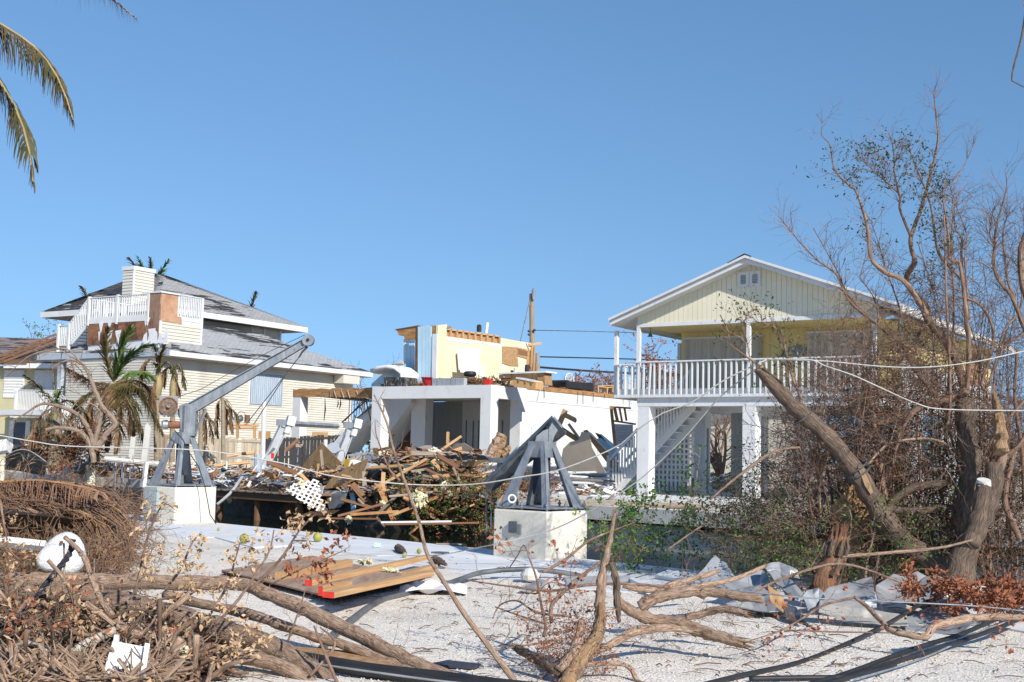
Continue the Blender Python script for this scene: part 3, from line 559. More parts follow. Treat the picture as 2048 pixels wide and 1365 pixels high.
obj('exposed_wall', MB().prism([(TL, tv0-.01, bb-.1), (xa, tv0-.01, bb+.1), (xa, tv0-.01, bt+.25), (TL, tv0-.01, bt)], (0, -.03, 0)), tower_wood, parent=lh)
rr_ = random.Random(4)
for k in range(11):                                                # strips of house wrap still hanging
    x = TL+.4+rr_.random()*(TU-TL-.5); w = rr_.uniform(.15, .5); h = rr_.uniform(.2, .8); zt_ = rr_.choice([bt+.02, bb+.55, bt+.1])
    obj('torn_wrap', MB().prism([(x, tv0-.05, zt_), (x+w, tv0-.05, zt_+.03), (x+w*.6, tv0-.06, zt_-h), (x+w*.4, tv0-.06, zt_-h*.8)], (0, -.01, 0)), cloth, parent=lh)
for k in range(5):
    x = xa-.2+k*.35; obj('torn_wrap', MB().prism([(x, tv0-.05, tb+.1), (x+.36, tv0-.05, tb+.05), (x+.3, tv0-.05, tb+.5+.3*rr_.random()), (x+.12, tv0-.06, tb+.35+.5*rr_.random())], (0, -.01, 0)), cloth, parent=lh)
bx('deck_edge', TL-.05, xa, tv0-.06, tv0, bt-.02, bt+.22, white, lh); bx('deck_floor', TL, TU, tv0, tv1, bt+.1, bt+.2, dk, lh)
rail(lh, (TL, tv0-.03, 0), (xa+.1, tv0-.03, 0), bt+.2, L.V(235, 592, tv0)[2], 26); rail(lh, (TL, tv1, 0), (TU, tv1, 0), bt+.2, bt+1.3, 22)
rail(lh, (TU-.02, tv0+1.1, 0), (TU-.02, tv1, 0), bt+.2, rT, 14); rail(lh, (TL, tv0, 0), (TL, tv1, 0), bt+.2, bt+1.25, 14)
for x, y in ((TL, tv0), ((TL+xa)/2, tv0), (xa+.1, tv0), (TU-.03, tv0+1.1), (TU-.03, tv1)): bx('deck_post', x-.06, x+.06, y-.09, y+.04, bt-.1, bt+1.34, white, lh)
bx('counter_top', TU-1.2, TU+.1, tv0-.08, tv0+1.1, zz, zz+.07, dk, lh); 
# deck stair on the left
sA = L.V(137, 695, tv0); sB = L.V(178, 600, tv0)
for y in (tv0-.02, tv0+1.0):
    A = np.array((sA[0], y, ZE+.5)); B = np.array((sB[0], y, bt+.15))
    obj('deck_stringer', MB().prism([A, A+[.3, 0, 0], B+[0, 0, -.3], B], (0, .05, 0)), white, parent=lh)
    P = [A+[0, -.03, 1.0], B+[0, -.03, 1.05], B+[0, -.03, 1.13], A+[0, -.03, 1.08]]; obj('stair_rail', MB().prism(P, (0, .05, 0)), white, parent=lh)
    for i in range(11):
        p = A+(B-A)*(i+.5)/11; bx('stair_baluster', p[0]-.02, p[0]+.02, p[1]-.02, p[1]+.02, p[2], p[2]+1.05, white, lh)
for i in range(8):
    p = A+(B-A)*(i+.5)/8; bx('deck_tread', p[0]-.14, p[0]+.14, tv0+.04, tv0+.98, p[2]-.03, p[2], white, lh)
lx0 = L.V(116, 690, tv0)[0]
rail(lh, (lx0, tv0, 0), (sA[0], tv0, 0), ZE+.45, ZE+1.5, 6); bx('newel_post', lx0-.06, lx0+.06, tv0-.06, tv0+.06, ZE-.2, ZE+1.55, white, lh); bx('newel_post', sA[0]-.06, sA[0]+.06, tv0-.06, tv0+.06, ZE+.1, ZE+1.6, white, lh)
# chimney
ch = L.hit(266, 577, (TL+1, tv1, 0), (0, 1, 0)); cu = ch[0]; cvv = ch[1]; cz1 = L.V(266, 540, cvv)[2]; cw = cu-L.V(246, 560, cvv)[0]
obj('chimney', saw_siding((cu, cvv, 0), (cu, cvv+1.35, 0), cz1-2.2, cz1, .16, (1, 0, 0)), siding, parent=lh)
obj('chimney', saw_siding((cu-cw, cvv, 0), (cu, cvv, 0), cz1-2.2, cz1, .16, (0, -1, 0)), siding, parent=lh)
bx('chimney_core', cu-cw+.01, cu-.01, cvv+.01, cvv+1.34, cz1-2.3, cz1, dk, lh)
bx('chimney_cap', cu-cw-.06, cu+.06, cvv-.06, cvv+1.4, cz1, cz1+.2, dk, lh); bx('chimney_corner', cu-.04, cu+.03, cvv-.03, cvv+.08, cz1-2.2, cz1, white, lh)
P_ = (0, mF, ue+.05); roofface('tarp_patch', [L.hit(x, y, P_, nF) for x, y in ((176, 588), (262, 589), (262, 573), (246, 570), (226, 572))], nn/np.linalg.norm(nn), tar, lh, .03)
# lower balcony, posts and stair on the canal side
pc = L.V(122, 800, v0+.3); bx('porch_column', pc[0]-.14, pc[0]+.14, v0+.1, v0+.38, -.3, ZE-.3, shade_p, lh)
for xq in (215, 300):
    q = L.V(xq, 850, v0+.2); bx('porch_column', q[0]-.15, q[0]+.15, v0+.1, v0+.4, -.3, 2.4, white, lh)
q0 = L.V(115, 780, v0-1); q1 = L.V(165, 862, v0-1)
for y in (v0-1, v0-2):
    A = np.array((q0[0], y, q0[2]-1)); B = np.array((q1[0]+.8, y, .2))
    obj('porch_stringer', MB().prism([A, A+[.35, 0, 0], B+[.2, 0, 0], B+[-.2, 0, 0]], (0, .05, 0)), white, parent=lh)
    obj('porch_stair_rail', MB().prism([A+[0, 0, 1], A+[0, 0, 1.1], B+[0, 0, 1.1], B+[0, 0, 1.]], (0, .06, 0)), white, parent=lh)
    for i in range(16):
        p = A+(B-A)*(i+.5)/16; bx('porch_baluster', p[0]-.02, p[0]+.02, y, y+.04, p[2], p[2]+1.02, white, lh)
bx('porch_deck', LE-1, q0[0]+.3, v0-2, v0+.6, q0[2]-1.25, q0[2]-1.0, white, lh)
# ---------------------------------------------------------------- the olive house at the far left
G = Frame(at(0, 800, 72), 14); G.O[2] = .5
oh = thing('roofless_house', 'olive and white house whose brown shingle roof is stripped to the rafters', 'house', G.O, 14)
def gp(x, y, v=0.): return G.V(x, y, v)
x0 = -14; x1 = gp(160, 800)[0]; zE = gp(60, 735)[2]
bx('wall', x0, x1, 0, 9, -.5, zE, mat('olive_wall', [(.3, (.46, .43, .26)), (.7, (.54, .51, .33))], 1.2), oh)
bx('fascia', gp(22, 730)[0], x1+.3, -.68, -.6, zE-.1, zE+.18, white, oh); bx('eave_soffit', x0, x1+.3, -.6, .2, zE-.02, zE+.02, wood_d, oh)
a0 = gp(-40, 735, -.65); 
roofface('roof', [(x0, -.65, zE+.2), (x1+.3, -.65, zE+.2), (x1-4.2, 5, zE+2.15), (x0, 5, zE+2.5)], np.array((0, -.37, 1.))/1.066, shingle_br, oh, .1)
for k in range(3):
    x = gp(-12, 730)[0]+k*.62; obj('rafter', MB().prism([(x, -.8, zE+.22), (x+.06, -.8, zE+.22), (x+.9, 4.6, zE+2.35), (x+.84, 4.6, zE+2.35)], (0, 0, .12)), wood_d, parent=oh)
obj('bare_sheathing', MB().prism([(x0, -.78, zE+.16), (gp(70, 730)[0], -.78, zE+.16), (gp(62, 730)[0], -.2, zE+.42), (x0, -.2, zE+.42)], (0, 0, .02)), wood_d, parent=oh)
for (xa, xb, ya, yb) in ((10, 48, 740, 786), (71, 107, 742, 780)):
    p = gp(xa, ya); q = gp(xb, yb); z = q[2]; fr_ = bx('shutter', p[0], q[0], -.05, -.01, q[2]-.3, p[2], white, oh)
    while z < p[2]: bx('shutter_slat', p[0]+.04, q[0]-.04, -.09, -.051, z, z+.1, white, fr_); z += .17
bl = gp(26, 822, -1.8); br_ = gp(118, 822, -1.8)
bx('balcony_deck', bl[0]-.2, br_[0], -1.8, 0, bl[2]-.35, bl[2]-.02, white, oh)
rail(oh, (bl[0], -1.8, 0), (br_[0], -1.8, 0), bl[2], gp(60, 780, -1.8)[2], 30); bx('balcony_post', bl[0]+.1, bl[0]+.25, -1.88, -1.75, bl[2]-.4, bl[2]+1.3, white, oh)
bx('balcony_stringer', bl[0]-4, bl[0]-.2, -1.5, -1.3, bl[2]-.35, bl[2]-.15, osb, oh)
p = gp(30, 845, .0); q = gp(60, 890); bx('doorway', p[0], q[0], -.03, .01, -.5, p[2], glass_dark, oh); bx('door_post', p[0]-.3, p[0]+.0, -.1, .1, -.5, p[2]+.1, white, oh); bx('door_post', q[0]-.3, q[0]+.0, -.1, .1, -.5, p[2]+.1, white, oh)
# ---------------------------------------------------------------- the wrecked white concrete house
M = Frame(at(982, 785, 44.), 34); M.O[2] = .5
mh = thing('wrecked_house', 'white concrete house, its upper storey torn down to a few blue and cream walls', 'house', M.O, 34)
uL = M.V(742, 860)[0]; vO1 = M.U(1041, 802)[1]; vO2 = M.U(1059, 800)[1]; zb0 = M.V(860, 797)[2]; zt0 = M.V(860, 772)[2]; VE = 11.6
bx('front_beam', uL, 0, 0, .42, zb0, zt0, white_stucco, mh); bx('side_beam', -.42, 0, .422, VE, zb0, zt0, white_stucco, mh)
bx('ceiling_slab', uL+.02, -.43, .43, VE, zb0+.12, zt0-.01, mat('grey_ceiling', [(.3, (.44, .44, .43)), (.7, (.52, .52, .5))], 2), mh)
bx('column', uL, uL+.47, 0, .5, -.1, zb0, white_stucco, mh); bx('column', -.45, 0, 0, .48, -.1, zb0, white_stucco, mh)
a = M.V(822, 850, 2.6)[0]; b = M.V(850, 850, 2.6)[0]
bx('column', a, b, 2.6, 3.1, -.1, zb0+.12, white_stucco, mh); bx('column', -.45, 0, vO1, vO2, -.1, zb0, white_stucco, mh)
bx('side_wall', -.3, -.02, vO2, VE, -.1, zb0, white_stucco, mh)
bx('inner_wall', M.V(851, 850, 4.4)[0], M.V(924, 850, 4.4)[0]-.02, 4.4, 4.5, -.1, zb0+.1, mat('grooved_grey_wall', [(.3, (.22, .22, .21)), (.7, (.30, .30, .29))], 2, stretch=(9, 1, .3)), mh)
bx('closet_wall', M.V(924, 850, 4.3)[0], -.31, 4.3, 4.42, -.1, zb0+.1, mat('grey_white_door', [(.3, (.40, .40, .39)), (.7, (.48, .48, .46))], 2), mh)
for x in (932, 946, 957, 1004, 1026): q = M.V(x, 850, 4.28)[0]; bx('door_edge', q, q+.03, 4.26, 4.299, .1, 2.5, galv_d, mh)
bx('fridge_panel', M.V(902, 860, 4.2)[0], M.V(921, 860, 4.2)[0], 4.1, 4.25, .5, 1.7, mat('dull_white_metal', [(.3, (.42, .44, .46)), (.7, (.5, .52, .54))], 3), mh)
bx('brown_partition', M.V(772, 870, 5.)[0]-.5, M.V(822, 870, 5.)[0], 5.0, 5.1, -.1, M.V(790, 848, 5.)[2], wood_d, mh)
pA = M.V(772, 868, 2.3); pB = M.V(822, 805, 2.3)
obj('stair_underside', MB().prism([pA+[-.8, 0, -1.0], pB+[.0, 0, -.02], pB+[0, 0, .25], pA+[-.8, 0, 2.2]], (0, 1.2, 0)), white_stucco, parent=mh)
# floor edge of the upper storey
zf = M.U(1150, 780)[2]
for k in range(7):
    a = vO2-.2+k*1.33
    obj('rim_board', MB().hexa([(-.12, a+.01, zt0-.02), (.03, a+.01, zt0-.02), (.03, a+1.32, zt0-.02), (-.12, a+1.32, zt0-.02), (-.12, a+.01, zf), (.03, a+.01, zf), (.03, a+1.32, zf-.02), (-.12, a+1.32, zf-.02)]), rim, parent=mh)
bx('floor_deck', uL, -.13, .45, VE, zt0, zt0+.07, mat('dirty_deck', [(.3, (.20, .15, .11)), (.7, (.36, .29, .22))], 3), mh)
# walls left standing
def wallV(name, pts, v, th, m, pr=mh, **kw): return obj(name, MB().prism([M.V(x, y, v) for x, y in pts], (0, th, 0)), m, parent=pr, **kw)
def wallU(name, pts, u, th, m, pr=mh, **kw): return obj(name, MB().prism([M.U(x, y, u) for x, y in pts], (-th, 0, 0)), m, parent=pr, **kw)
VB = 1.3
for i, (xa, xb, ya, yb) in enumerate(((835.5, 843, 654, 653), (844, 851, 653, 652), (851.7, 857, 652, 652), (857.5, 862, 653, 653))): wallV('blue_board', [(xa, 771), (xb, 771), (xb, yb), (xa, ya)], VB, .04, blue)
wallV('wall_stud', [(829, 772), (835, 772), (836, 655), (831, 655)], VB+.02, .1, wood_d)
for xa, xb in ((812, 820), (820.6, 828)): wallV('blue_board', [(xa, 770), (xb, 770), (xb, 682), (xa, 683)], VB+.5, .04, blue)
wallV('door_casing', [(807, 728), (811.5, 728), (811.5, 679), (807, 680)], VB+.48, .05, white); wallV('door_casing', [(807, 683), (833, 681), (833, 677), (807, 679)], VB+.46, .02, white)
wallV('eave_scrap', [(795, 665), (793, 658), (834, 653), (834, 678), (809, 679), (808, 671), (798, 671)], VB+.4, .35, rim)
wallV('eave_cap', [(790, 659), (836, 651), (836, 654), (791, 661)], VB+.38, .6, wood_d)
for xa, xb, ya, yb in ((742, 757, 775, 733), (757.5, 772, 733, 731), (772.5, 788, 731, 729), (788.5, 806, 729, 727)):
    wallV('blue_board', [(xa, 773), (xb, 773), (xb, yb), (max(xa, 753) if xa < 750 else xa, ya if xa > 750 else 734)], 1.25, .04, blue)
wallV('parapet_cap', [(750, 734), (806, 726), (806, 729), (750, 737)], 1.22, .1, wood_g); wallV('plaster_scrap', [(795, 727), (800, 721), (806, 724), (806, 728)], .3, .04, cream_in)
wallV('white_door', [(863, 771), (872, 771), (874, 668), (866, 668)], VB-.05, .04, white); wallV('wall_stud', [(862, 668), (873, 668), (875, 651), (861, 652)], VB+.05, .1, rim)
UC = M.V(874, 700, VB)[0]
wallU('cream_wall', [(873, 771), (1064, 771), (1064, 722), (1056, 686), (1001, 676), (1001, 688), (893, 673), (894, 649), (876, 651)], UC, .10, cream_in)
wallU('white_strip', [(893.5, 674), (998.5, 689), (998.5, 695), (960, 686), (940, 688), (893.5, 681)], UC+.012, .01, white)
wallU('top_plate', [(893, 657), (999, 671.5), (999, 674.5), (893, 660)], UC, .12, wood); 
wallU('top_plate', [(893, 655.5), (903, 653), (903, 657), (893, 659)], UC, .12, rim)
for k in range(9):
    x = 901+k*12.2; yy = 657+(x-893)*.137; wallU('wall_stud', [(x, yy+16), (x+3, yy+16.4), (x+3, yy+1), (x, yy+.6)], UC, .09, wood)
wallU('osb_backing', [(893, 674), (998, 688), (998, 673), (893, 659)], UC-.1, .02, osb)
wallU('torn_paint', [(937, 771), (1006, 771), (1000, 771), (997, 688)], UC+.02, .005, cream_in) if False else None
wallU('plywood_sheathing', [(1005, 693), (1033, 695), (1037, 733), (1020, 732), (1005, 727)], UC+.03, .03, osb); wallU('plywood_sheathing', [(1034, 695), (1063, 701), (1066, 742), (1054, 742), (1054, 718), (1036, 713)], UC+.03, .03, osb)
wallU('wall_niche', [(1036, 698), (1055, 703), (1055, 713), (1037, 709)], UC+.04, .02, wood_d)
wallU('torn_insulation', [(1053, 687), (1062, 686), (1066, 698), (1060, 702)], UC+.06, .05, foam)
for k, (xa, ya, xb, yb, m_) in enumerate(((1066, 770, 1069, 694, wood), (1058, 690, 1083, 687, wood), (1071, 770, 1073, 726, rim), (1062, 735, 1064, 690, wood))):
    w = M.w(M.U(xa, ya, UC+.1)); w2 = M.w(M.U(xb, yb, UC+.1)); board('wall_stud', w, w2, .1, .05, m_, n=M.u, parent=mh).matrix_parent_inverse = mw(mh).inverted()
wallU('grey_panel', [(1074, 744), (1080, 744), (1080, 706), (1074, 707)], UC-.3, .15, steel_panel)
# electrical fixtures and cracks on the white side wall
bx('outlet_box', .0, .05, 1.9, 2.0, 1.3, 1.45, galv, mh)
# ---- loose things lying on the open floor: each its own
fz = zt0+.5                                   # world height of the deck edge
def wV(x, y, v): return M.w(M.V(x, y, v))
vent = lambda *a: None
pipe_v = MB(); a = M.w(M.U(972, 668, UC-.5)); b = M.w(M.U(975, 646, UC-.5)); pipe_v.tube([a, b], .07, 8); obj('vent_pipe', pipe_v, white, parent=mh, world=True)
pb = MB(); lathe(pb, M.w(M.U(958, 664, UC-.5)), [(.1, 0), (.1, .25), (.05, .3)], 8); obj('vent_stub', pb, black, parent=mh, world=True)
# white board leaning on the cream wall
wb = MB().prism([M.w(M.U(x, y, UC+.12)) for x, y in ((917, 742), (959, 745), (957, 697), (921, 698), (914, 706))], M.u*.03); single('white_wallboard', wb, white, 'white wallboard sheet stuck on the cream wall of the wrecked house', 'wallboard')
wb = MB().prism([M.w(M.U(x, y, UC+.5)) for x, y in ((918, 725), (962, 731), (978, 768), (969, 768), (962, 752), (920, 745))], M.u*.02); single('bent_white_sheet', wb, cloth, 'bent white plastic sheet drooping below the wallboard on the cream wall', 'sheet')
# mattress over a black basket
mt = MB(); rr_ = random.Random(3)
pts = [(758, 744), (772, 738), (790, 736), (806, 739), (819, 749), (818, 763)]
P = [wV(x, y, .75) for x, y in pts]
V = []; n = 12
for i, p in enumerate(P):
    t = P[min(i+1, 5)]-P[max(i-1, 0)]; t /= np.linalg.norm(t); nz = np.cross(t, M.v); nz /= np.linalg.norm(nz)
    for k in range(n):
        a = k*2*math.pi/n; V.append(p+nz*.10*math.copysign(abs(math.sin(a))**.6, math.sin(a))+M.v*.55*math.copysign(abs(math.cos(a))**.5, math.cos(a)))
mt.add(V, [(i*n+k, i*n+(k+1) % n, (i+1)*n+(k+1) % n, (i+1)*n+k) for i in range(5) for k in range(n)]+[tuple(range(n))[::-1], tuple(5*n+k for k in range(n))])
single('mattress', mt, cloth, 'bare white mattress draped over the black basket on the deck corner', 'mattress', smooth=True)
pb = [wV(768, 772, .06), wV(808, 772, .06)]; w_ = pb[1]-pb[0]
single('wicker_base', MB().hexa([pb[0], pb[1], pb[1]+M.v*.8, pb[0]+M.v*.8]+[q+np.array([0, 0, .33]) for q in (pb[0]-w_*.02, pb[1]+w_*.02, pb[1]+M.v*.8, pb[0]+M.v*.8)]), mat('black_wicker', [(.42, (.02, .02, .02)), (.58, (.10, .10, .10)), (.66, (.4, .4, .4))], 16, stretch=(1, 1, .4)), 'black wicker base under the white mattress', 'basket')
# red crates
q = [wV(845, 772, .1), wV(862, 772.5, .1)]
rc = thing('red_crate', 'red plastic crate on the deck edge beside the row of grey blocks', 'crate', q[0])
mb = MB(); w_ = q[1]-q[0]; mb.hexa([q[0], q[1], q[1]+M.v*.35, q[0]+M.v*.35]+[p+np.array([0, 0, .30]) for p in (q[0]-w_*.1, q[1]+w_*.12, q[1]+w_*.12+M.v*.38, q[0]-w_*.1+M.v*.38)]); obj('crate_body', mb, red, parent=rc, world=True)
mb = MB(); mb.tube([q[0]-w_*.14+M.v*-.02+np.array([0, 0, .31]), q[1]+w_*.15-M.v*.02+np.array([0, 0, .31])], .025, 6); obj('crate_rim', mb, red, parent=rc, world=True)
mb = MB(); mb.tube([q[0]+w_*.1+np.array([0, -.02, .3]), q[0]+w_*.5+np.array([0, -.02, .02])], .02, 5); obj('crate_strap', mb, black, parent=rc, world=True)
# seven grey blocks in a row
x = 863.5
for k in range(7):
    a = wV(x, 772, .06); b = wV(x+8.4, 772, .06); x += 9.3
    single('grey_block', MB().hexa([a, b, b+M.v*.2, a+M.v*.2]+[p+np.array([0, 0, .285]) for p in (a, b, b+M.v*.2, a+M.v*.2)]), grey_block, ('grey block at the red crate end of the row on the deck edge', 'second grey block from the red crate in the row', 'third grey block from the red crate in the row', 'middle one of the seven grey blocks on the deck edge', 'third grey block from the tyre end of the row', 'second grey block from the tyre end of the row', 'grey block at the tyre end of the row on the deck edge')[k], 'block', 'row of grey blocks on the deck edge', bevel=.008)
def torus(name, c, R, r, ax, m, label, cat, squash=1., **kw):
    mb = MB(); ax = np.array(ax, float); ax /= np.linalg.norm(ax); a = np.cross(ax, [1., .2, .1]); a /= np.linalg.norm(a); b = np.cross(ax, a); n, k = 24, 8
    V = [np.array(c)+(a*math.cos(t)+b*math.sin(t))*(R+r*math.cos(s))+ax*r*1.3*math.sin(s) for t in np.arange(n)*2*math.pi/n for s in np.arange(k)*2*math.pi/k]
    mb.add(V, [(i*k+j, i*k+(j+1) % k, ((i+1) % n)*k+(j+1) % k, ((i+1) % n)*k+j) for i in range(n) for j in range(k)]); return single(name, mb, m, label, cat, smooth=True, **kw)
torus('tyre', wV(940, 748.5, .9), .17, .075, (0, 0, 1), black, 'small black tyre lying flat on top of the deck rubbish', 'tyre')
# kitchen counter, cupboard, drawers
kc = thing('kitchen_counter', 'white topped kitchen counter with open wooden cupboards left on the torn floor', 'counter', wV(1035, 770, .8))
def wallW(name, pts, v, th, m, parent): return obj(name, MB().prism([wV(x, y, v) for x, y in pts], M.v*th), m, parent=parent, world=True)
honey = mat('honey_cabinet_wood', [(.3, (.50, .28, .11)), (.6, (.62, .38, .17)), (.8, (.70, .48, .25))], 2, stretch=(6, 6, .6), rough=.6)
wallW('counter_top', [(997, 746), (1092, 742), (1092, 745.5), (997, 749)], .6, .75, white, kc)
wallW('cupboard', [(998, 750), (1022, 750), (1022, 756), (998, 757)], .7, .6, honey, kc); wallW('cupboard', [(1022, 749), (1074, 747), (1076, 768), (1022, 769)], .75, .6, honey, kc)
wallW('cupboard_side', [(1074, 746), (1088, 745), (1090, 770), (1076, 770)], .7, .5, osb, kc); wallW('drawer_knob', [(1007, 753), (1009, 753), (1009, 755), (1007, 755)], .66, .03, white, kc)
wallW('dark_recess', [(1000, 757), (1021, 756), (1021, 762), (1006, 764)], .72, .1, wood_d, kc)
dr = thing('overturned_drawers', 'overturned honey wood drawer unit tipped over the deck edge', 'drawers', wV(1040, 774, .0))
wallW('drawer_side', [(1020, 770), (1031, 757), (1072, 764), (1071, 778), (1024, 771)], -.05, .5, honey, dr)
wallW('drawer_edge', [(1032, 754.5), (1069, 762), (1068, 765), (1031, 757.5)], -.08, .55, white, dr)
for xq, yq in ((1036, 765), (1050, 767.5), (1062, 770)): wallW('drawer_front', [(xq, yq), (xq+2, yq), (xq+1, yq-7), (xq-1, yq-7)], -.08, .02, rim, dr)
for i, (xq, yq, s_, mm, nm, lb) in enumerate(((1054, 743, .09, black, 'coffee_maker', 'small black coffee maker standing on the counter'), (1024, 744, .06, black, 'kettle', 'small dark kettle lying on the white counter'), (1031, 744, .07, white, 'white_bowl', 'white bowl tipped over on the counter'))):
    mb = MB(); lathe(mb, wV(xq, yq, .8)-[0, 0, .05], [(s_*.8, 0), (s_, .1), (s_*.9, s_*(3 if i == 0 else 1)), (s_*.5, s_*(3.2 if i == 0 else 1.3))], 10); mb.tube([wV(xq, yq, .8)+[s_, 0, .02], wV(xq, yq, .8)+[s_*1.7, 0, .06], wV(xq, yq, .8)+[s_, 0, .13]], .012, 5); single(nm, mb, mm, lb, 'kitchenware')
mb = MB().prism([wV(x, y, .3) for x, y in ((966, 769), (979, 770), (979, 760), (975, 758), (970, 759))], M.v*.2); single('red_toolbox', mb, red, 'red box half buried in rubbish at the deck corner', 'box')
# black sofa, white chair, raw table frame
a = M.w(M.U(1133, 777, -.7)); b = M.w(M.U(1186, 782, -.7))
sf = thing('black_sofa', 'black sofa seen over the brown floor edge', 'sofa', a)
d_ = M.v*7.0 if False else (b-a)
obj('sofa_back', MB().hexa([a, b, b-M.u*.9, a-M.u*.9]+[p+np.array([0, 0, .31]) for p in (a, b, b-M.u*.9, a-M.u*.9)]), black, parent=sf, world=True, bevel=.05)
for t in (.0, .93): obj('sofa_arm', MB().hexa([a+d_*t+M.u*.02, a+d_*(t+.08)+M.u*.02, a+d_*(t+.08)-M.u*.8, a+d_*t-M.u*.8]+[a+d_*t+M.u*.02+np.array([0, 0, .34]), a+d_*(t+.08)+M.u*.02+np.array([0, 0, .34]), a+d_*(t+.08)-M.u*.8+np.array([0, 0, .34]), a+d_*t-M.u*.8+np.array([0, 0, .34])]), black, parent=sf, world=True, bevel=.03)
ch_ = thing('windsor_chair', 'white spindle back chair behind the black sofa', 'chair', M.w(M.U(1140, 768, -1.8)))
hp = [M.w(M.U(x, y, -1.8)) for x, y in ((1131, 766), (1131, 755), (1134, 749), (1139, 747), (1144, 749), (1147, 755), (1148, 766))]
obj('chair_hoop', MB().tube(hp, .025, 6), white, parent=ch_, world=True)
for xq in (1134, 1137, 1140, 1143): obj('spindle', MB().tube([M.w(M.U(xq, 766, -1.8)), M.w(M.U(xq, 749.5, -1.8))], .012, 5), white, parent=ch_, world=True)
obj('chair_seat', MB().box(-.25, .25, -.22, .22, -.02, .02), white, parent=ch_)
for sx in (-.2, .2):
    for sy in (-.18, .18): obj('chair_leg', MB().tube([(sx, sy, -.45), (sx*.8, sy*.8, 0)], .02, 5), white, parent=ch_)
tf = thing('table_frame', 'bare pine table frame without its top beside the porch corner post', 'table', M.w(M.U(1215, 785, -.6)))
c = [M.w(M.U(1196, 786, -.6)), M.w(M.U(1214, 789, -.6)), M.w(M.U(1243, 786, -1.8)), M.w(M.U(1225, 784, -1.9))]
for p in c: obj('table_leg', MB().tube([p-[0, 0, .1], p+[0, 0, .30]], .04, 4), honey, parent=tf, world=True)
for i in range(4): obj('apron', MB().tube([c[i]+[0, 0, .27], c[(i+1) % 4]+[0, 0, .27]], .035, 4), honey, parent=tf, world=True)
# rubbish scattered over the deck
mb = MB(); rr_ = random.Random(9)
for k in range(800):
    u_ = rr_.uniform(-5.4, -.2); v_ = rr_.uniform(.3, 1.6) if k % 3 else rr_.uniform(.3, 9); c0 = np.array((u_, v_, zt0+.09+rr_.uniform(0, .22) if u_ > -2.8 else zt0+.09)); d0 = np.array([rr_.uniform(-1, 1), rr_.uniform(-1, 1), rr_.uniform(-.2, .5)]); d0 *= rr_.uniform(.05, .22)/np.linalg.norm(d0)
    mb.tube([c0-d0, c0+d0], rr_.uniform(.004, .025), 4)
obj('floor_litter', mb, wood_d, parent=mh, kind='stuff')
# ---- carport frame left of the house with its brown beam and post
cp = thing('carport_frame', 'carport of one white concrete post carrying a long splintered brown beam', 'carport', (0, 0, 0))
cpv = 1.2
pA = wV(582, 786, cpv); pB = wV(748, 786, cpv+.3); zc = wV(582, 794, cpv)[2]; zd = wV(582, 779, cpv)[2]
lx = wV(582, 900, cpv); rx = wV(607, 900, cpv)
du = M.u*.43; dvv = M.v*.45
b0 = np.array([lx[0], lx[1], .3]); obj('post', MB().hexa([b0, b0+du, b0+du+dvv, b0+dvv]+[np.array([q[0], q[1], zc]) for q in (b0, b0+du, b0+du+dvv, b0+dvv)]), white_stucco, parent=cp, world=True)
ln = (wV(742, 786, cpv)-wV(582, 786, cpv))[:2]@M.u[:2]
poly = [(0, zc), (ln, zc-.06), (ln, zd+.03)]+[(ln-ln*t, zd+.03*math.sin(t*31)+.02*math.sin(t*77)) for t in np.linspace(.05, .97, 18)]+[(0, zd)]
base = np.array([lx[0], lx[1], 0]); obj('beam', MB().prism([base+M.u*q+np.array([0, 0, z])-M.v*.02 for q, z in poly], M.v*.12), rim, parent=cp, world=True)
obj('carport_deck', MB().hexa([base+M.u*q+M.v*r+np.array([0, 0, z]) for q, r, z in ((.1, .1, zc+.1), (ln, .1, zc+.05), (ln, 4.5, zc), (.1, 4.5, zc), (.1, .1, zc+.16), (ln, .1, zc+.12), (ln, 4.5, zc+.06), (.1, 4.5, zc+.06))]), wood_d, parent=cp, world=True)
for xq in (648, 661, 668, 683, 695, 713): a = wV(xq, 781, cpv-.06); obj('tie_strap', MB().tube([a, a+M.u*.15*((xq % 3)-1)-np.array([0, 0, .32])], .012, 4), galv, parent=cp, world=True)
mb = MB()
for xq, y0_, y1_ in ((650, 797, 842), (676, 800, 816), (681, 799, 818)): a = wV(xq, y0_, cpv+.5); b = wV(xq-2, y1_, cpv+.5); mb.tube([a, (a+b)/2+[.03, 0, 0], b], (.01, .03, .015), 4)
obj('hanging_felt', mb, tar, parent=cp, world=True)
# collapsed concrete stair with its railing between carport and house
cs = thing('collapsed_stair', 'collapsed white stair flight with black and white railing leaning on the house corner', 'stair', wV(700, 900, 1.9))
obj('flight', MB().prism([wV(x, y, 1.9) for x, y in ((690, 905), (742, 828), (742, 808), (672, 880), (660, 905))], M.v*.9), white_stucco, parent=cs, world=True)
for k in range(9): xq = 697+k*5.3; yq = 842-k*4.2; obj('stair_spindle', MB().tube([wV(xq, yq+4, 1.85), wV(xq+2, yq-42 if yq-42 > 778 else 778, 1.85)], .018, 4), white, parent=cs, world=True)
for (xa, ya, xb, yb, r_) in ((684, 845, 745, 790, .03), (690, 842, 742, 784, .02), (712, 838, 746, 812, .03), (700, 798, 732, 800, .02), (730, 795, 742, 842, .025)): obj('stair_handrail', MB().tube([wV(xa, ya, 1.8), wV(xb, yb, 1.8)], r_, 5), galv_d, parent=cs, world=True)

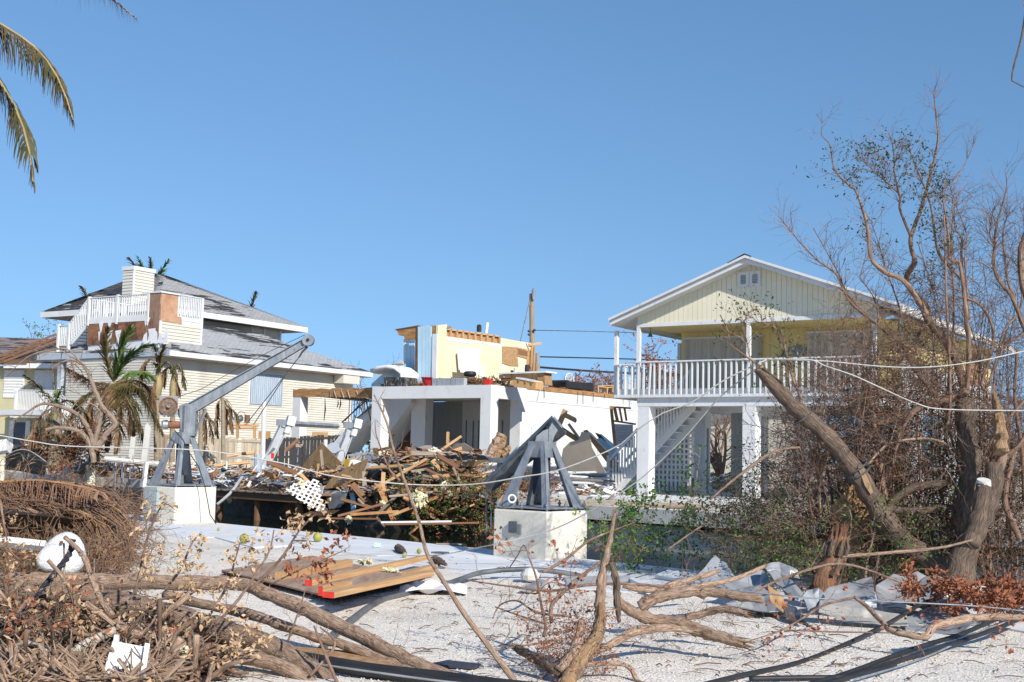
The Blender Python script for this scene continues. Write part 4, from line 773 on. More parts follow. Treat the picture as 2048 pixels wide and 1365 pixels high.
mb = MB(); rng = np.random.default_rng(3)
for k in range(9):
    v_ = rng.uniform(vO2, VE-1); a = np.array((.05, v_, zf-.05)); mb.tube([M.w(a), M.w(a+[.02, rng.normal(0, .1), -rng.uniform(.2, .6)])], .012, 4)
for k in range(7):                     # cracks and old cable runs
    v_ = rng.uniform(vO2+.1, VE-2) if k else vO2+.15; z_ = rng.uniform(.8, 2.6); P = [M.w((.004, v_, z_))]
    for j in range(5): z_ -= rng.uniform(.08, .3); v_ += rng.normal(0, .08); P.append(M.w((.004, v_, z_)))
    mb.tube(P, .007, 4)
obj('hanging_straps', mb, galv_d, parent=mh, world=True)
# ---------------------------------------------------------------- boat davits on concrete blocks
def ibeam(p0, p1, h, w, t, side, taper=1.):
    """I section from p0 to p1, depth h in the plane square to side"""
    p0 = np.array(p0, float); p1 = np.array(p1, float); d = (p1-p0)/np.linalg.norm(p1-p0); s_ = np.array(side, float); s_ -= d*(s_@d); s_ /= np.linalg.norm(s_); n = np.cross(d, s_); mb = MB()
    for a, b, c, e in ((-h/2, -h/2+t, -w/2, w/2), (h/2-t, h/2, -w/2, w/2), (-h/2+t, h/2-t, -t/2, t/2)):
        mb.hexa([p0+n*a+s_*c, p1+n*a*taper+s_*c, p1+n*a*taper+s_*e, p0+n*a+s_*e, p0+n*b+s_*c, p1+n*b*taper+s_*c, p1+n*b*taper+s_*e, p0+n*b+s_*e])
    return mb
def davit(label, blabel, base, deg, side, bh, sh, topw=.30, botw=1.02):
    B = Frame(base, deg); c = np.array([-side/2, side/2, 0])                        # base is the near corner
    blk = thing('concrete_block', blabel, 'plinth', B.O, deg)
    o = bx('block_body', -side, 0, 0, side, -.15, bh, block_c, blk); md = o.modifiers.new('b', 'BEVEL'); md.width = .025; md.segments = 2
    cw = B.w(c)+np.array([0, 0, bh]); dv = thing('boat_davit', label, 'davit', cw, deg)
    z0 = .05; a, b = topw/2, botw/2-.02
    bx('base_plate', -b-.04, b+.04, -b-.04, b+.04, .03, .05, galv, dv)
    me = MB(); lathe(me, (0, 0, -.02), [(.018, 0), (.018, .10), (.03, .10), (.03, .13), (.012, .13), (.012, .17)], 6); me = me.mesh('anchor_bolt'); me.materials.append(galv)
    for x in (-b, 0, b):
        for y in (-b, 0, b):
            if x or y: o = bpy.data.objects.new('anchor_bolt', me); COL.objects.link(o); o.parent = dv; o.location = (x*1.02, y*1.02, 0)
    for x, y in ((-1, -1), (1, -1), (1, 1), (-1, 1)):                            # four splayed legs of folded plate
        w0, w1 = (.085, .10) if (x, y) == (1, -1) else (.13, .27)
        P = [np.array((x*b, y*b, z0)), np.array((x*(b-w1), y*b, z0)), np.array((x*(a-w0*.9), y*a, sh)), np.array((x*a, y*a, sh))]
        mb = MB().prism(P, (0, -y*.012, 0)); P = [np.array((x*b, y*b, z0)), np.array((x*b, y*(b-w1), z0)), np.array((x*a, y*(a-w0*.9), sh)), np.array((x*a, y*a, sh))]; mb.prism(P, (-x*.012, 0, 0)); obj('leg', mb, galv, parent=dv)
    bx('collar', -a-.015, a+.015, -a-.015, -a+.0, sh-.24, sh+.02, galv, dv); bx('collar', a, a+.015, -a, a+.015, sh-.24, sh+.02, galv, dv); bx('collar', -a-.015, -a, -a, a+.015, sh-.24, sh+.02, galv, dv); bx('collar', -a, a, a, a+.015, sh-.24, sh+.02, galv, dv)
    bx('inner_tube', -.10, .10, -.10, .10, .25, sh-.02, mat('blue_black_steel', [(.3, (.03, .04, .06)), (.7, (.06, .075, .10))], 4, rough=.5), dv)
    return blk, dv, B, cw
q = gnd(348, 1047); bh = at(348, 975, q[1])[2]
bk, dvl, BL, cw = davit('upright galvanised boat davit with its long arm raised over the canal and rusty winch', 'cream concrete block under the upright davit, grey meter box on one side', q, 38, 1.10, bh, 1.18)
eb = bx('meter_box', -1.0, -.52, -.10, -.0, .18, bh-.02, mat('meter_grey', [(.3, (.30, .35, .36)), (.7, (.36, .41, .42))], 3, rough=.5), bk); bx('conduit', -.75, -.62, -.07, -.0, .0, .18, galv_d, bk)
Yc = cw[1]; ps = at(371, 880, Yc); 
def fl(x, y, dY=0.): return at(x, y, Yc+dY)
bs = np.array((.1, -1, .05))
obj('mast', ibeam(fl(372, 885), fl(375, 812), .24, .2, .02, (.6, -.6, 0)), galv, parent=dvl, world=True)
A0 = fl(352, 832); A1 = fl(617, 681); obj('boom', ibeam(A0+np.array([.05, 0, 0]), A1, .27, .15, .02, (0, -1, 0), .62), galv, parent=dvl, world=True)
obj('boom_knuckle', MB().prism([fl(358, 812, -.08), fl(372, 806, -.08), fl(392, 815, -.08), fl(389, 872, -.08), fl(362, 872, -.08)], (0, .16, 0)), galv, parent=dvl, world=True)
tip = MB(); lathe(tip, A1+np.array([0, -.09, 0]), [(.10, 0), (.13, .0), (.13, .18), (.05, .18)], 18, (0, 1, 0)); obj('tip_sheave', tip, galv, parent=dvl, world=True)
tip = MB(); lathe(tip, A1+np.array([0, -.12, 0]), [(.035, 0), (.035, .24)], 10, (0, 1, 0)); obj('tip_bolt', tip, black, parent=dvl, world=True)
obj('knee_brace', MB().tube([fl(390, 868, -.02), fl(412, 818, -.02)], .035, 4), galv, parent=dvl, world=True)
wc = fl(337, 813, -.25); fd = (CAM-wc); fd[2] = 0; fd /= np.linalg.norm(fd); wx = np.cross(fd, [0, 0, 1.]); 
# winch: plate, big drilled wheel, motor
P = [wc+wx*a_+np.array([0, 0, z_]) for a_, z_ in ((-.2, -.2), (.2, -.2), (.2, .23), (-.2, .23))]; obj('winch_plate', MB().prism(P, -fd*.03), mat('winch_grey', [(.3, (.20, .22, .24)), (.7, (.30, .32, .34))], 5), parent=dvl, world=True)
wl = MB(); lathe(wl, wc+fd*.01, [(.205, 0), (.205, .05), (.178, .055), (.172, .03), (.065, .035), (.055, .07), (.03, .07)], 28, fd); wh = obj('winch_wheel', wl, rust, parent=dvl, world=True)
for k in range(6):
    a_ = k*math.pi/3+.2; h_ = MB(); lathe(h_, wc+fd*.043+wx*.12*math.cos(a_)+np.array([0, 0, .12*math.sin(a_)]), [(.032, 0), (.032, .008), (.001, .008)], 12, fd); obj('wheel_hole', h_, galv_d, parent=wh, world=False)
h_ = MB(); lathe(h_, wc+fd*.08, [(.035, 0), (.035, .05), (.018, .05), (.018, .03)], 12, fd); obj('wheel_hub', h_, galv, parent=wh)
mc = fl(345, 850, -.1)
m_ = MB(); lathe(m_, mc-wx*.16, [(.05, 0), (.085, .02), (.085, .24), (.05, .27)], 12, wx); obj('winch_motor', m_, mat('rusty_motor', [(.3, (.16, .06, .035)), (.7, (.28, .13, .08))], 8), parent=dvl, world=True)
m_ = MB(); lathe(m_, mc+wx*.08, [(.06, 0), (.10, .02), (.10, .12), (.05, .16)], 12, wx); obj('gear_case', m_, galv, parent=dvl, world=True)
for k in range(3): o = MB(); lathe(o, wc+fd*.03+wx*(-.1+.09*k)+np.array([0, 0, -.21]), [(.035, 0), (.035, .06)], 8, fd); obj('winch_roller', o, galv_d, parent=dvl, world=True)
# pull wires from the winch along the boom, from the tip down to the lift
obj('hoist_wire', MB().tube([fl(352, 795), fl(400, 780), fl(480, 735), fl(540, 703), fl(610, 670)], .007, 4), galv_d, parent=dvl, world=True)
for xq, yq in ((493, 848), (507, 850)): obj('hoist_wire', MB().tube([A1+np.array([.0, 0, -.1]), fl(575, 745), fl(xq, yq)], .010, 4), galv_d, parent=dvl, world=True)
obj('hoist_chain', MB().tube([A1+np.array([-.02, 0, -.14]), fl(604, 704), fl(598, 715)], .022, 5, wob=.5, rng=np.random.default_rng(1)), galv_d, parent=dvl, world=True)
single('loose_cable', MB().tube([fl(350, 862, -.3), fl(366, 880, -.5), fl(378, 905, -.6), fl(398, 935, -.6), fl(410, 975, -.6), fl(420, 1030, -.7), gnd(432, 1048)], .011, 5), black, 'thin black cable hanging off the winch down the cream block', 'cable')
# right davit, its arm fallen back onto the water
q = gnd(1093, 1121); bh = at(1093, 1024, q[1])[2]
bk2, dvr, BR, cw = davit('galvanised boat davit whose heavy arm has fallen down into the canal', 'weathered concrete block under the davit with the fallen arm', q, 39, 1.09, bh, 1.08)
bx('socket_box', -.72, -.60, -.07, 0, bh-.36, bh-.18, galv_d, bk2); bx('socket_plate', -.59, -.50, -.03, 0, bh-.38, bh-.22, galv, bk2)
Yc = cw[1]
def fr(x, y, dY=0.): return at(x, y, Yc+dY)
obj('boom', ibeam(fr(1118, 850, .5), fr(975, 975, .9), .36, .20, .02, (.25, -1, 0), .55), galv_d, parent=dvr, world=True)
obj('boom_elbow', MB().prism([fr(1068, 893), fr(1073, 873), fr(1086, 862), fr(1097, 858), fr(1096, 893)], (0, .22, 0)), galv, parent=dvr, world=True)
obj('boom_elbow', MB().prism([fr(1097, 893, .02), fr(1098, 857, .02), fr(1109, 838, .02), fr(1122, 850, .02), fr(1109, 872, .02), fr(1102, 893, .02)], (0, .20, 0)), galv, parent=dvr, world=True)
obj('boom_flange', MB().prism([fr(1106, 835, -.05), fr(1109, 833, -.05), fr(1126, 853, -.05), fr(1123, 857, -.05)], (0, .35, 0)), galv, parent=dvr, world=True)
obj('boom_tip', MB().tube([fr(977, 970, .9), fr(973, 985, .9), fr(973, 1092, .9)], (.05, .03, .012, .012), 6), galv_d, parent=dvr, world=True)
obj('fall_wire', MB().tube([fr(983, 974, .9), fr(981, 1096, .8)], .006, 4), galv, parent=dvr, world=True)
t_ = torus('tie_ring', fr(1024, 998, -.3), .06, .016, (.3, -1, .1), white, 'white steel ring standing on the block beside the davit legs', 'ring')
# ---------------------------------------------------------------- growing things
def curve(pts, n=8, jit=0., rng=None):
    """smooth line through pts"""
    P = np.array(pts, float); m = len(P); d = np.concatenate([[0], np.cumsum(np.linalg.norm(np.diff(P, axis=0), axis=1))])
    k = max(n, m); t = np.linspace(0, d[-1], k); out = np.zeros((k, 3))
    for i, q in enumerate(t):
        j = min(max(np.searchsorted(d, q)-1, 0), m-2); f = (q-d[j])/(d[j+1]-d[j]+1e-9)
        p0, p1, p2, p3 = P[max(j-1, 0)], P[j], P[j+1], P[min(j+2, m-1)]
        out[i] = .5*((2*p1)+(-p0+p2)*f+(2*p0-5*p1+4*p2-p3)*f*f+(-p0+3*p1-3*p2+p3)*f**3)
    if jit: out[1:-1] += rng.normal(0, jit, (k-2, 3))
    return out
def sprig(mb, p, d, L, r, rng, depth=1, tips=None, bend=.35, grav=-.05, n=5, seg=4, kids=(2, 4)):
    """a forking twig; collects its tips"""
    d = np.array(d, float); d /= np.linalg.norm(d)+1e-9; P = [np.array(p, float)]; s = L/n
    for i in range(n):
        d = d+rng.normal(0, bend, 3)*.5+np.array([0, 0, grav]); d /= np.linalg.norm(d); P.append(P[-1]+d*s)
    mb.tube(P, (r, r*.35), seg if r > .006 else 3, cap=False)
    if tips is not None: tips.append((P[-1], d)); 
    if depth > 0:
        for k in range(rng.integers(*kids)):
            i = rng.integers(1, n+1); q = rng.normal(0, 1, 3); dd = P[i]-P[i-1]; dd /= np.linalg.norm(dd); q -= dd*(q@dd); q /= np.linalg.norm(q)+1e-9
            sprig(mb, P[i], dd*.75+q*rng.uniform(.4, .9), L*rng.uniform(.4, .7), r*.6, rng, depth-1, tips, bend, grav, max(3, n-1), seg, kids)
def leafset(mb, tips, rng, n=5, L=.07, w=.03, curl=.5, spread=.06, droop=0.):
    for p, d in tips:
        for k in range(n):
            a = d*.5+rng.normal(0, .7, 3)+np.array([0, 0, -droop]); a /= np.linalg.norm(a); s = np.cross(a, rng.normal(0, 1, 3)); s /= np.linalg.norm(s)+1e-9; nn = np.cross(a, s)
            b = p+rng.normal(0, spread, 3)*.5; l = L*rng.uniform(.6, 1.3); ww = w*rng.uniform(.7, 1.2); c = curl*rng.uniform(-.3, 1)
            m1 = b+a*l*.5+nn*l*c*.35; e = b+a*l*(1-.25*abs(c))+nn*l*c*.05
            mb.add([b, m1-s*ww/2+nn*ww*c*.4, m1, m1+s*ww/2+nn*ww*c*.4, e], [(0, 1, 2), (0, 2, 3), (1, 4, 2), (2, 4, 3)])
def limbs(mb, specs, rng=None, seg=8, wob=.06):
    rng = rng or np.random.default_rng(1)
    for pts, r in specs:
        n = max(8, len(pts)*5); P = curve(pts, n, 0); rr = np.interp(np.linspace(0, 1, n), np.linspace(0, 1, len(r)), r)*(1+rng.normal(0, .035, n)); big = rr.max() > .028
        if big:                                   # knots, swellings and slight kinks
            for k in range(int(n/9)): j = rng.integers(1, n-1); rr[j] *= rng.uniform(1.06, 1.2)
            P[1:-1] += rng.normal(0, .07, (n-2, 3))*rr[1:-1, None]
        mb.tube(P, tuple(rr), seg, wob=wob, rng=rng)
_tm = {}
def templates(L, r, depth, bend, grav, kind=40):
    key = (round(L, 3), r, depth, grav)
    if key not in _tm:
        rng = np.random.default_rng(len(_tm)+5); out = []
        for k in range(kind):
            mb = MB(); tips = []; sprig(mb, (0, 0, 0), (rng.normal(0, .35), rng.normal(0, .35), 1), L*rng.uniform(.6, 1.2), r, rng, depth, tips, bend, grav, n=4)
            out.append((np.concatenate(mb.v), np.array(mb.f), np.array([p for p, d in tips]), np.array([d for p, d in tips])))
        _tm[key] = out
    return _tm[key]
def frames(D, rng):
    D = D/np.linalg.norm(D, axis=1)[:, None]; a = rng.normal(0, 1, D.shape); a -= D*(a*D).sum(1)[:, None]; a /= np.linalg.norm(a, axis=1)[:, None]; return np.stack([a, np.cross(D, a), D], -1)
def strew(mb, P, D, L, r, rng, depth=2, bend=.5, grav=-.05):
    """many forked twigs at once, rooted at P and growing along D"""
    T = templates(L, r, depth, bend, grav); R_ = frames(np.array(D, float), rng); TP, TD = [], []; pick = rng.integers(0, len(T), len(P)); sc = rng.uniform(.6, 1.2, len(P))
    for i, p in enumerate(P):
        v, f, tp, td = T[pick[i]]; mb.v.append((v*sc[i]) @ R_[i].T+p); mb.q = getattr(mb, 'q', []); mb.q.append(f+mb.n); mb.n += len(v); TP.append((tp*sc[i]) @ R_[i].T+p); TD.append(td @ R_[i].T)
    return np.concatenate(TP), np.concatenate(TD)
def foliage(mb, TP, TD, rng, n, L, w, curl=.5):
    key = ('leaf', n, L, w, curl)
    if key not in _tm:
        r2 = np.random.default_rng(9); out = []
        for k in range(30): m2 = MB(); leafset(m2, [(np.zeros(3), np.array((0, 0, 1.)))], r2, n, L, w, curl, .05); out.append((np.concatenate(m2.v), np.array(m2.f)))
        _tm[key] = out
    T = _tm[key]; R_ = frames(TD, rng)
    for i in range(len(TP)): v, f = T[rng.integers(30)]; mb.v.append(v @ R_[i].T+TP[i]); mb.q = getattr(mb, 'q', []); mb.q.append(f+mb.n); mb.n += len(v)
def along(P, n, rng, lo=.1, hi=1.):
    P = np.array(P, float); d = np.concatenate([[0], np.cumsum(np.linalg.norm(np.diff(P, axis=0), axis=1))])
    for q in np.sort(rng.uniform(lo, hi, n)):
        j = min(np.searchsorted(d, q*d[-1]), len(P)-1); j = max(j, 1); f = (q*d[-1]-d[j-1])/(d[j]-d[j-1]+1e-9); t = P[j]-P[j-1]; yield q, P[j-1]*(1-f)+P[j]*f, t/(np.linalg.norm(t)+1e-9)
def dress(tw, tips, specs, n, L, rng, depth=1, r=.012, upw=.3, grav=-.03, lo=.25, bend=.35):
    for pts, rr in specs:
        for q, p, t in along(curve(pts, len(pts)*3), n, rng, lo):
            s = rng.normal(0, 1, 3); s -= t*(s@t); s /= np.linalg.norm(s)
            sprig(tw, p, t*.5+s*.8+np.array([0, 0, upw]), L*rng.uniform(.5, 1.2), r*(1-.4*q), rng, depth, tips, bend, grav)
def frond(rach, leaf, P, L, rng, n=60, w=.03, droop=.8, r=.02, ragged=.25, seg=3, fwd=.5, side=1., sparse=0.):
    """pinnate frond: P centre line, leaflets of length L hanging off both sides"""
    P = curve(P, 16); rach.tube(P, (r, r*.25), 5, cap=False)
    for q, p, t in along(P, n, rng, .04, 1.):
        if rng.random() < sparse: continue
        h = np.cross(t, [0, 0, 1.]); h /= np.linalg.norm(h)+1e-9
        for sgn in (-1, 1):
            l = L*(math.sin(math.pi*min(1, .12+.86*q))**.6)*rng.uniform(1-ragged, 1.05); d = h*sgn*side+t*fwd+rng.normal(0, .13, 3); d /= np.linalg.norm(d)
            pts = [p]; s = l/seg
            for i in range(seg): d = d+np.array([0, 0, -droop])*(i+.6)/seg+rng.normal(0, .06, 3); d /= np.linalg.norm(d); pts.append(pts[-1]+d*s)
            wd = np.cross(d, t); wd /= np.linalg.norm(wd)+1e-9; V = []
            for i, pt in enumerate(pts): ww = w*.5*(1-(i/seg)**1.5*.85); V += [pt-wd*ww, pt+wd*ww]
            leaf.add(V, [(2*i, 2*i+1, 2*i+3, 2*i+2) for i in range(seg)])
def palm(name, label, trunk, tr, fronds, mats=(frond_olive, frond_brown), cat='palm tree', seed=1, shaft=None, extra=None):
    rng = np.random.default_rng(seed); t = thing(name, label, cat, trunk[0]); 
    mb = MB(); mb.tube(curve(trunk, 14), tr, 10, wob=.05, rng=rng); obj('trunk', mb, trunk_palm, parent=t, world=True)
    if shaft: obj('crown_shaft', MB().tube(curve(shaft[0], 8), shaft[1], 9), crown_shaft, parent=t, world=True, smooth=True)
    for f in fronds:
        ra, le = MB(), MB(); m_ = f.get('m', mats[0]); kw = {k: v for k, v in f.items() if k not in ('P', 'L', 'm')}
        frond(ra, le, f['P'], f['L'], rng, **kw); o = obj('frond', ra, f.get('rm', crown_shaft), parent=t, world=True); obj('leaflets', le, m_, parent=o, kind='stuff')
    return t
def poly3(pts, th, nrm=None):
    P = [at(*p) for p in pts]; n = np.cross(P[1]-P[0], P[2]-P[0]); n /= np.linalg.norm(n)+1e-9
    if nrm is not None: n = np.array(nrm, float)
    return MB().prism(P, n*th)
def fwY(px, off=0.):
    d = ray(px, 950); k = d[0]/d[1]; A = st(0, WID+off); return float((A[0]*E_[1]-A[1]*E_[0])/(k*E_[1]-E_[0]))     # depth of the far seawall along this column
def fwall(px, off=0., z=FZ):
    Yq = fwY(px, off); d = ray(px, 950); return np.array([d[0]/d[1]*Yq, Yq, z])
def plank(x0, y0, x1, y1, Y0, w, m=wood, th=.04, Y1=None, n=(0, -.8, .6), broken=True, name='broken_board', label=None, cat='board', group=None, **kw):
    Y1 = Y1 or Y0; return board(name, at(x0, y0, Y0), at(x1, y1, Y1), w*Y0/2450, th, m, n=n, broken=broken, label=label, cat=cat, group=group, **kw)
def rubble(name, regions, mats, n, seed, label, cat='debris', size=(.1, .6)):
    """scraps nobody could count: chips, sticks, torn sheet, spread over ground patches (x0,x1,y0,y1 px, off0,off1 behind the far wall, height)"""
    rng = np.random.default_rng(seed); mbs = [MB() for _ in mats]
    for k in range(n):
        x0, x1, o0, o1, h = regions[rng.integers(len(regions))]; px = rng.uniform(x0, x1); c = fwall(px, rng.uniform(o0, o1)); c[2] = FZ+h*rng.random()**1.3
        d = rng.normal(0, 1, 3); d[2] *= .3; d /= np.linalg.norm(d); L_ = rng.uniform(*size); w = rng.uniform(.02, .12); s = np.cross(d, rng.normal(0, 1, 3)+np.array([0, 0, 2.])); s /= np.linalg.norm(s); u_ = np.cross(d, s)*rng.uniform(.004, .03)
        if rng.random() < .25: w *= 2.2; L_ *= .6
        P = [c-d*L_/2-s*w/2, c+d*L_/2-s*w/2*rng.uniform(.5, 1), c+d*L_/2+s*w/2, c-d*L_/2+s*w/2*rng.uniform(.4, 1)]
        mbs[rng.integers(len(mats))].hexa(P+[p+u_ for p in P])
    t = thing(name, label, cat, fwall((regions[0][0]+regions[0][1])/2, regions[0][2]))
    for mb, m in zip(mbs, mats):
        if mb.n: obj('scraps', mb, m, parent=t, world=True, kind='stuff')
    return t
# ---------------------------------------------------------------- fences, lift and wreckage along the far bank
def fence(name, label, xa, xb, ya, yb, Y0, Y1, w, m, pm, gap=(), lean=.0, seed=0):
    t = thing(name, label, 'fence', at(xa, ya+40, Y0)); rng = random.Random(seed); x = xa; k = 0
    while x < xb:
        f = (x-xa)/(xb-xa); Yq = Y0+(Y1-Y0)*f; top = at(x, ya+(yb-ya)*f+rng.uniform(-1, 1.5), Yq)
        if k not in gap:
            bt_ = np.array([top[0]+rng.uniform(-.05, .05), top[1], FZ-.05]); o = board('picket', bt_, top, w*Yq/2450*.9, .02, m, n=(.3, -1, 0), parent=t); o.matrix_parent_inverse = mw(t).inverted()
        x += w; k += 1
    for dz_ in (.12, .8):
        a = at(xa, ya, Y0)-[0, 0, dz_]; b = at(xb, yb, Y1)-[0, 0, dz_]; o = board('fence_rail', a+[0, .04, 0] if pm is m else a-[0, .04, 0], b-[0, .04, 0], .09, .04, pm, n=(0, -1, 0), parent=t); o.matrix_parent_inverse = mw(t).inverted()
    return t
fence('picket_fence', 'weathered tan board fence behind the debris below the shuttered window', 398, 530, 874, 878, 50, 50, 6.3, fence_w, fence_w, gap=(13,))
fence('dark_fence', 'black stained board fence between the carport post and the collapsed stair', 533, 704, 877, 868, 50, 51, 7, black_fence, black_fence, gap=(9, 17), seed=2)
fence('brown_fence', 'grey brown board fence beneath the palm with the peeling trunk', 322, 352, 868, 870, 49, 49, 6, wood_g, wood_g, seed=3)
tb_ = thing('plank_bench', 'raw timber platform on posts behind the tan fence', 'platform', at(487, 860, 50))
for (a, b, c, d, w) in ((458, 850, 517, 851, 5), (461, 856, 515, 857, 4)): o = plank(a, b, c, d, 50, w, wood, name='platform_board', broken=False, cat=None); o.parent = tb_; o.matrix_parent_inverse = mw(tb_).inverted()
for x in (475, 509): o = plank(x, 852, x, 876, 50, 5, wood, th=.1, name='platform_post', broken=False, cat=None); o.parent = tb_; o.matrix_parent_inverse = mw(tb_).inverted()
mb = MB(); lathe(mb, at(494, 846, 50), [(.11, 0), (.11, .32)], 12); single('steel_pipe', mb, rust, 'short rusty steel pipe standing on the timber platform', 'pipe')
mb = MB(); lathe(mb, at(480, 838, 50), [(.02, -.14), (.13, -.1), (.14, .1), (.03, .14)], 12, (.6, -.5, .2)); mb.tube([at(474, 832, 50), at(480, 823, 50), at(489, 825, 50), at(492, 834, 50)], .012, 5); single('pump_motor', mb, galv_d, 'round grey motor with looping wire beside the steel pipe', 'motor')
# boat lift: two leaning posts with motors and a beam between
bl_ = thing('boat_lift', 'white boat lift, two leaning posts with drive motors joined by a steel beam', 'boat lift', fwall(535, .5))
YL = fwY(545, .8)
def lp(x, y, d=0.): return at(x, y, YL+d)
for (x0, y0, x1, y1, d_) in ((529, 935, 567, 854, 0), (677, 925, 700, 860, 2.5)):
    a, b = lp(x0, y0, d_), lp(x1, y1, d_); obj('lift_post', ibeam(a, b, .27, .24, .025, (.5, -1, 0)), mat('bright_aluminium', [(.3, (.58, .61, .64)), (.7, (.72, .74, .76))], 3, rough=.4, metal=.4), parent=bl_, world=True)
    obj('post_side_rail', MB().tube([a+[-.25, 0, 0], b+[-.28, 0, -.7]], .06, 4), galv, parent=bl_, world=True)
for x, y, d_ in ((567, 846, 0), (700, 851, 2.5)):
    c = lp(x, y, d_); mb = MB(); mb.box(-.22, .12, -.12, .12, -.1, .1); o = obj('gear_box', mb, galv, parent=bl_, world=True); o.location = c; o.matrix_parent_inverse = mw(bl_).inverted()
    o = obj('drive_housing', MB().box(-.13, .15, -.15, .15, -.16, .17), white, parent=bl_, bevel=.03); o.location = lp(x+14, y-3, d_); o.matrix_parent_inverse = mw(bl_).inverted(); o.rotation_euler = (0, .2, .4)
    mb = MB(); lathe(mb, lp(x+6, y+22, d_), [(.08, 0), (.11, .03), (.11, .26), (.05, .3)], 12, (.25, 0, 1)); obj('drive_motor', mb, white, parent=bl_, world=True, smooth=False)
    mb = MB(); lathe(mb, lp(x-14, y-4, d_), [(.05, 0), (.05, .55)], 8, (1, 0, .0)); obj('cable_winder', mb, galv_d, parent=bl_, world=True)
obj('cross_beam', MB().tube([lp(588, 848), lp(676, 853, 2)], .09, 4), galv, parent=bl_, world=True)
for k in range(5): obj('lift_cable', MB().tube([lp(684+k*3, 861, 2.5), lp(650+k*6, 898+k*4, 1.5)], .012, 4), galv, parent=bl_, world=True)
obj('warning_label', MB().box(-.05, .05, -.005, .005, -.09, .09), red, parent=bl_).location = lp(545, 912, -.35); bl_.children[-1].matrix_parent_inverse = mw(bl_).inverted()
# cradle beams of the lift hanging over the canal
cd = thing('lift_cradle', 'galvanised lift cradle of steel beams hanging over the dark water', 'boat lift', fwall(500, -.5))
for (x0, y0, x1, y1, h, o) in ((400, 951, 474, 964, .22, -.6), (509, 963, 570, 974, .24, -.9), (426, 943, 600, 952, .18, .3)):
    Yq = fwY((x0+x1)/2, o); obj('cradle_beam', ibeam(at(x0, y0, Yq+1), at(x1, y1, Yq-1), h, .14, .02, (.6, -.8, 0)), galv if o < 0 else mat('dark_green_steel', [(.3, (.025, .05, .045)), (.7, (.05, .09, .08))], 4, rough=.5), parent=cd, world=True)
for x, y0, y1 in ((439, 940, 963), (475, 950, 975), (567, 951, 978), (559, 955, 972), (434, 938, 955)): Yq = fwY(x, -.6); obj('cradle_bracket', MB().tube([at(x, y0, Yq), at(x, y1, Yq)], .055, 4), galv, parent=cd, world=True)
single('bent_gutter', MB().tube(curve(path((434, 1010, fwY(434, -2)), (463, 985, fwY(463, -1.5)), (487, 952, fwY(487, -1)), (500, 946, fwY(500, -.8)), (545, 938, fwY(545, 0))), 10), (.05, .06, .05), 4), alu, 'bent aluminium gutter reaching from the cream block up over the lift beams', 'gutter')
single('white_pole', MB().tube([fwall(527, .6, -.4), at(528, 803, fwY(527, .6))], .07, 8), white, 'tall white plastic pole standing in front of the tan fence', 'pole')
single('white_pipe', MB().tube([at(649, 948, fwY(649, .6)), at(651, 880, fwY(650, .6))], .06, 8), white, 'white plastic pipe standing against the diamond of plywood', 'pipe')
single('short_post', MB().tube([fwall(516, .4, 0), at(516, 909, fwY(516, .4))], .13, 8), shade_p, 'short pale blue piling at the foot of the tall white pole', 'post')
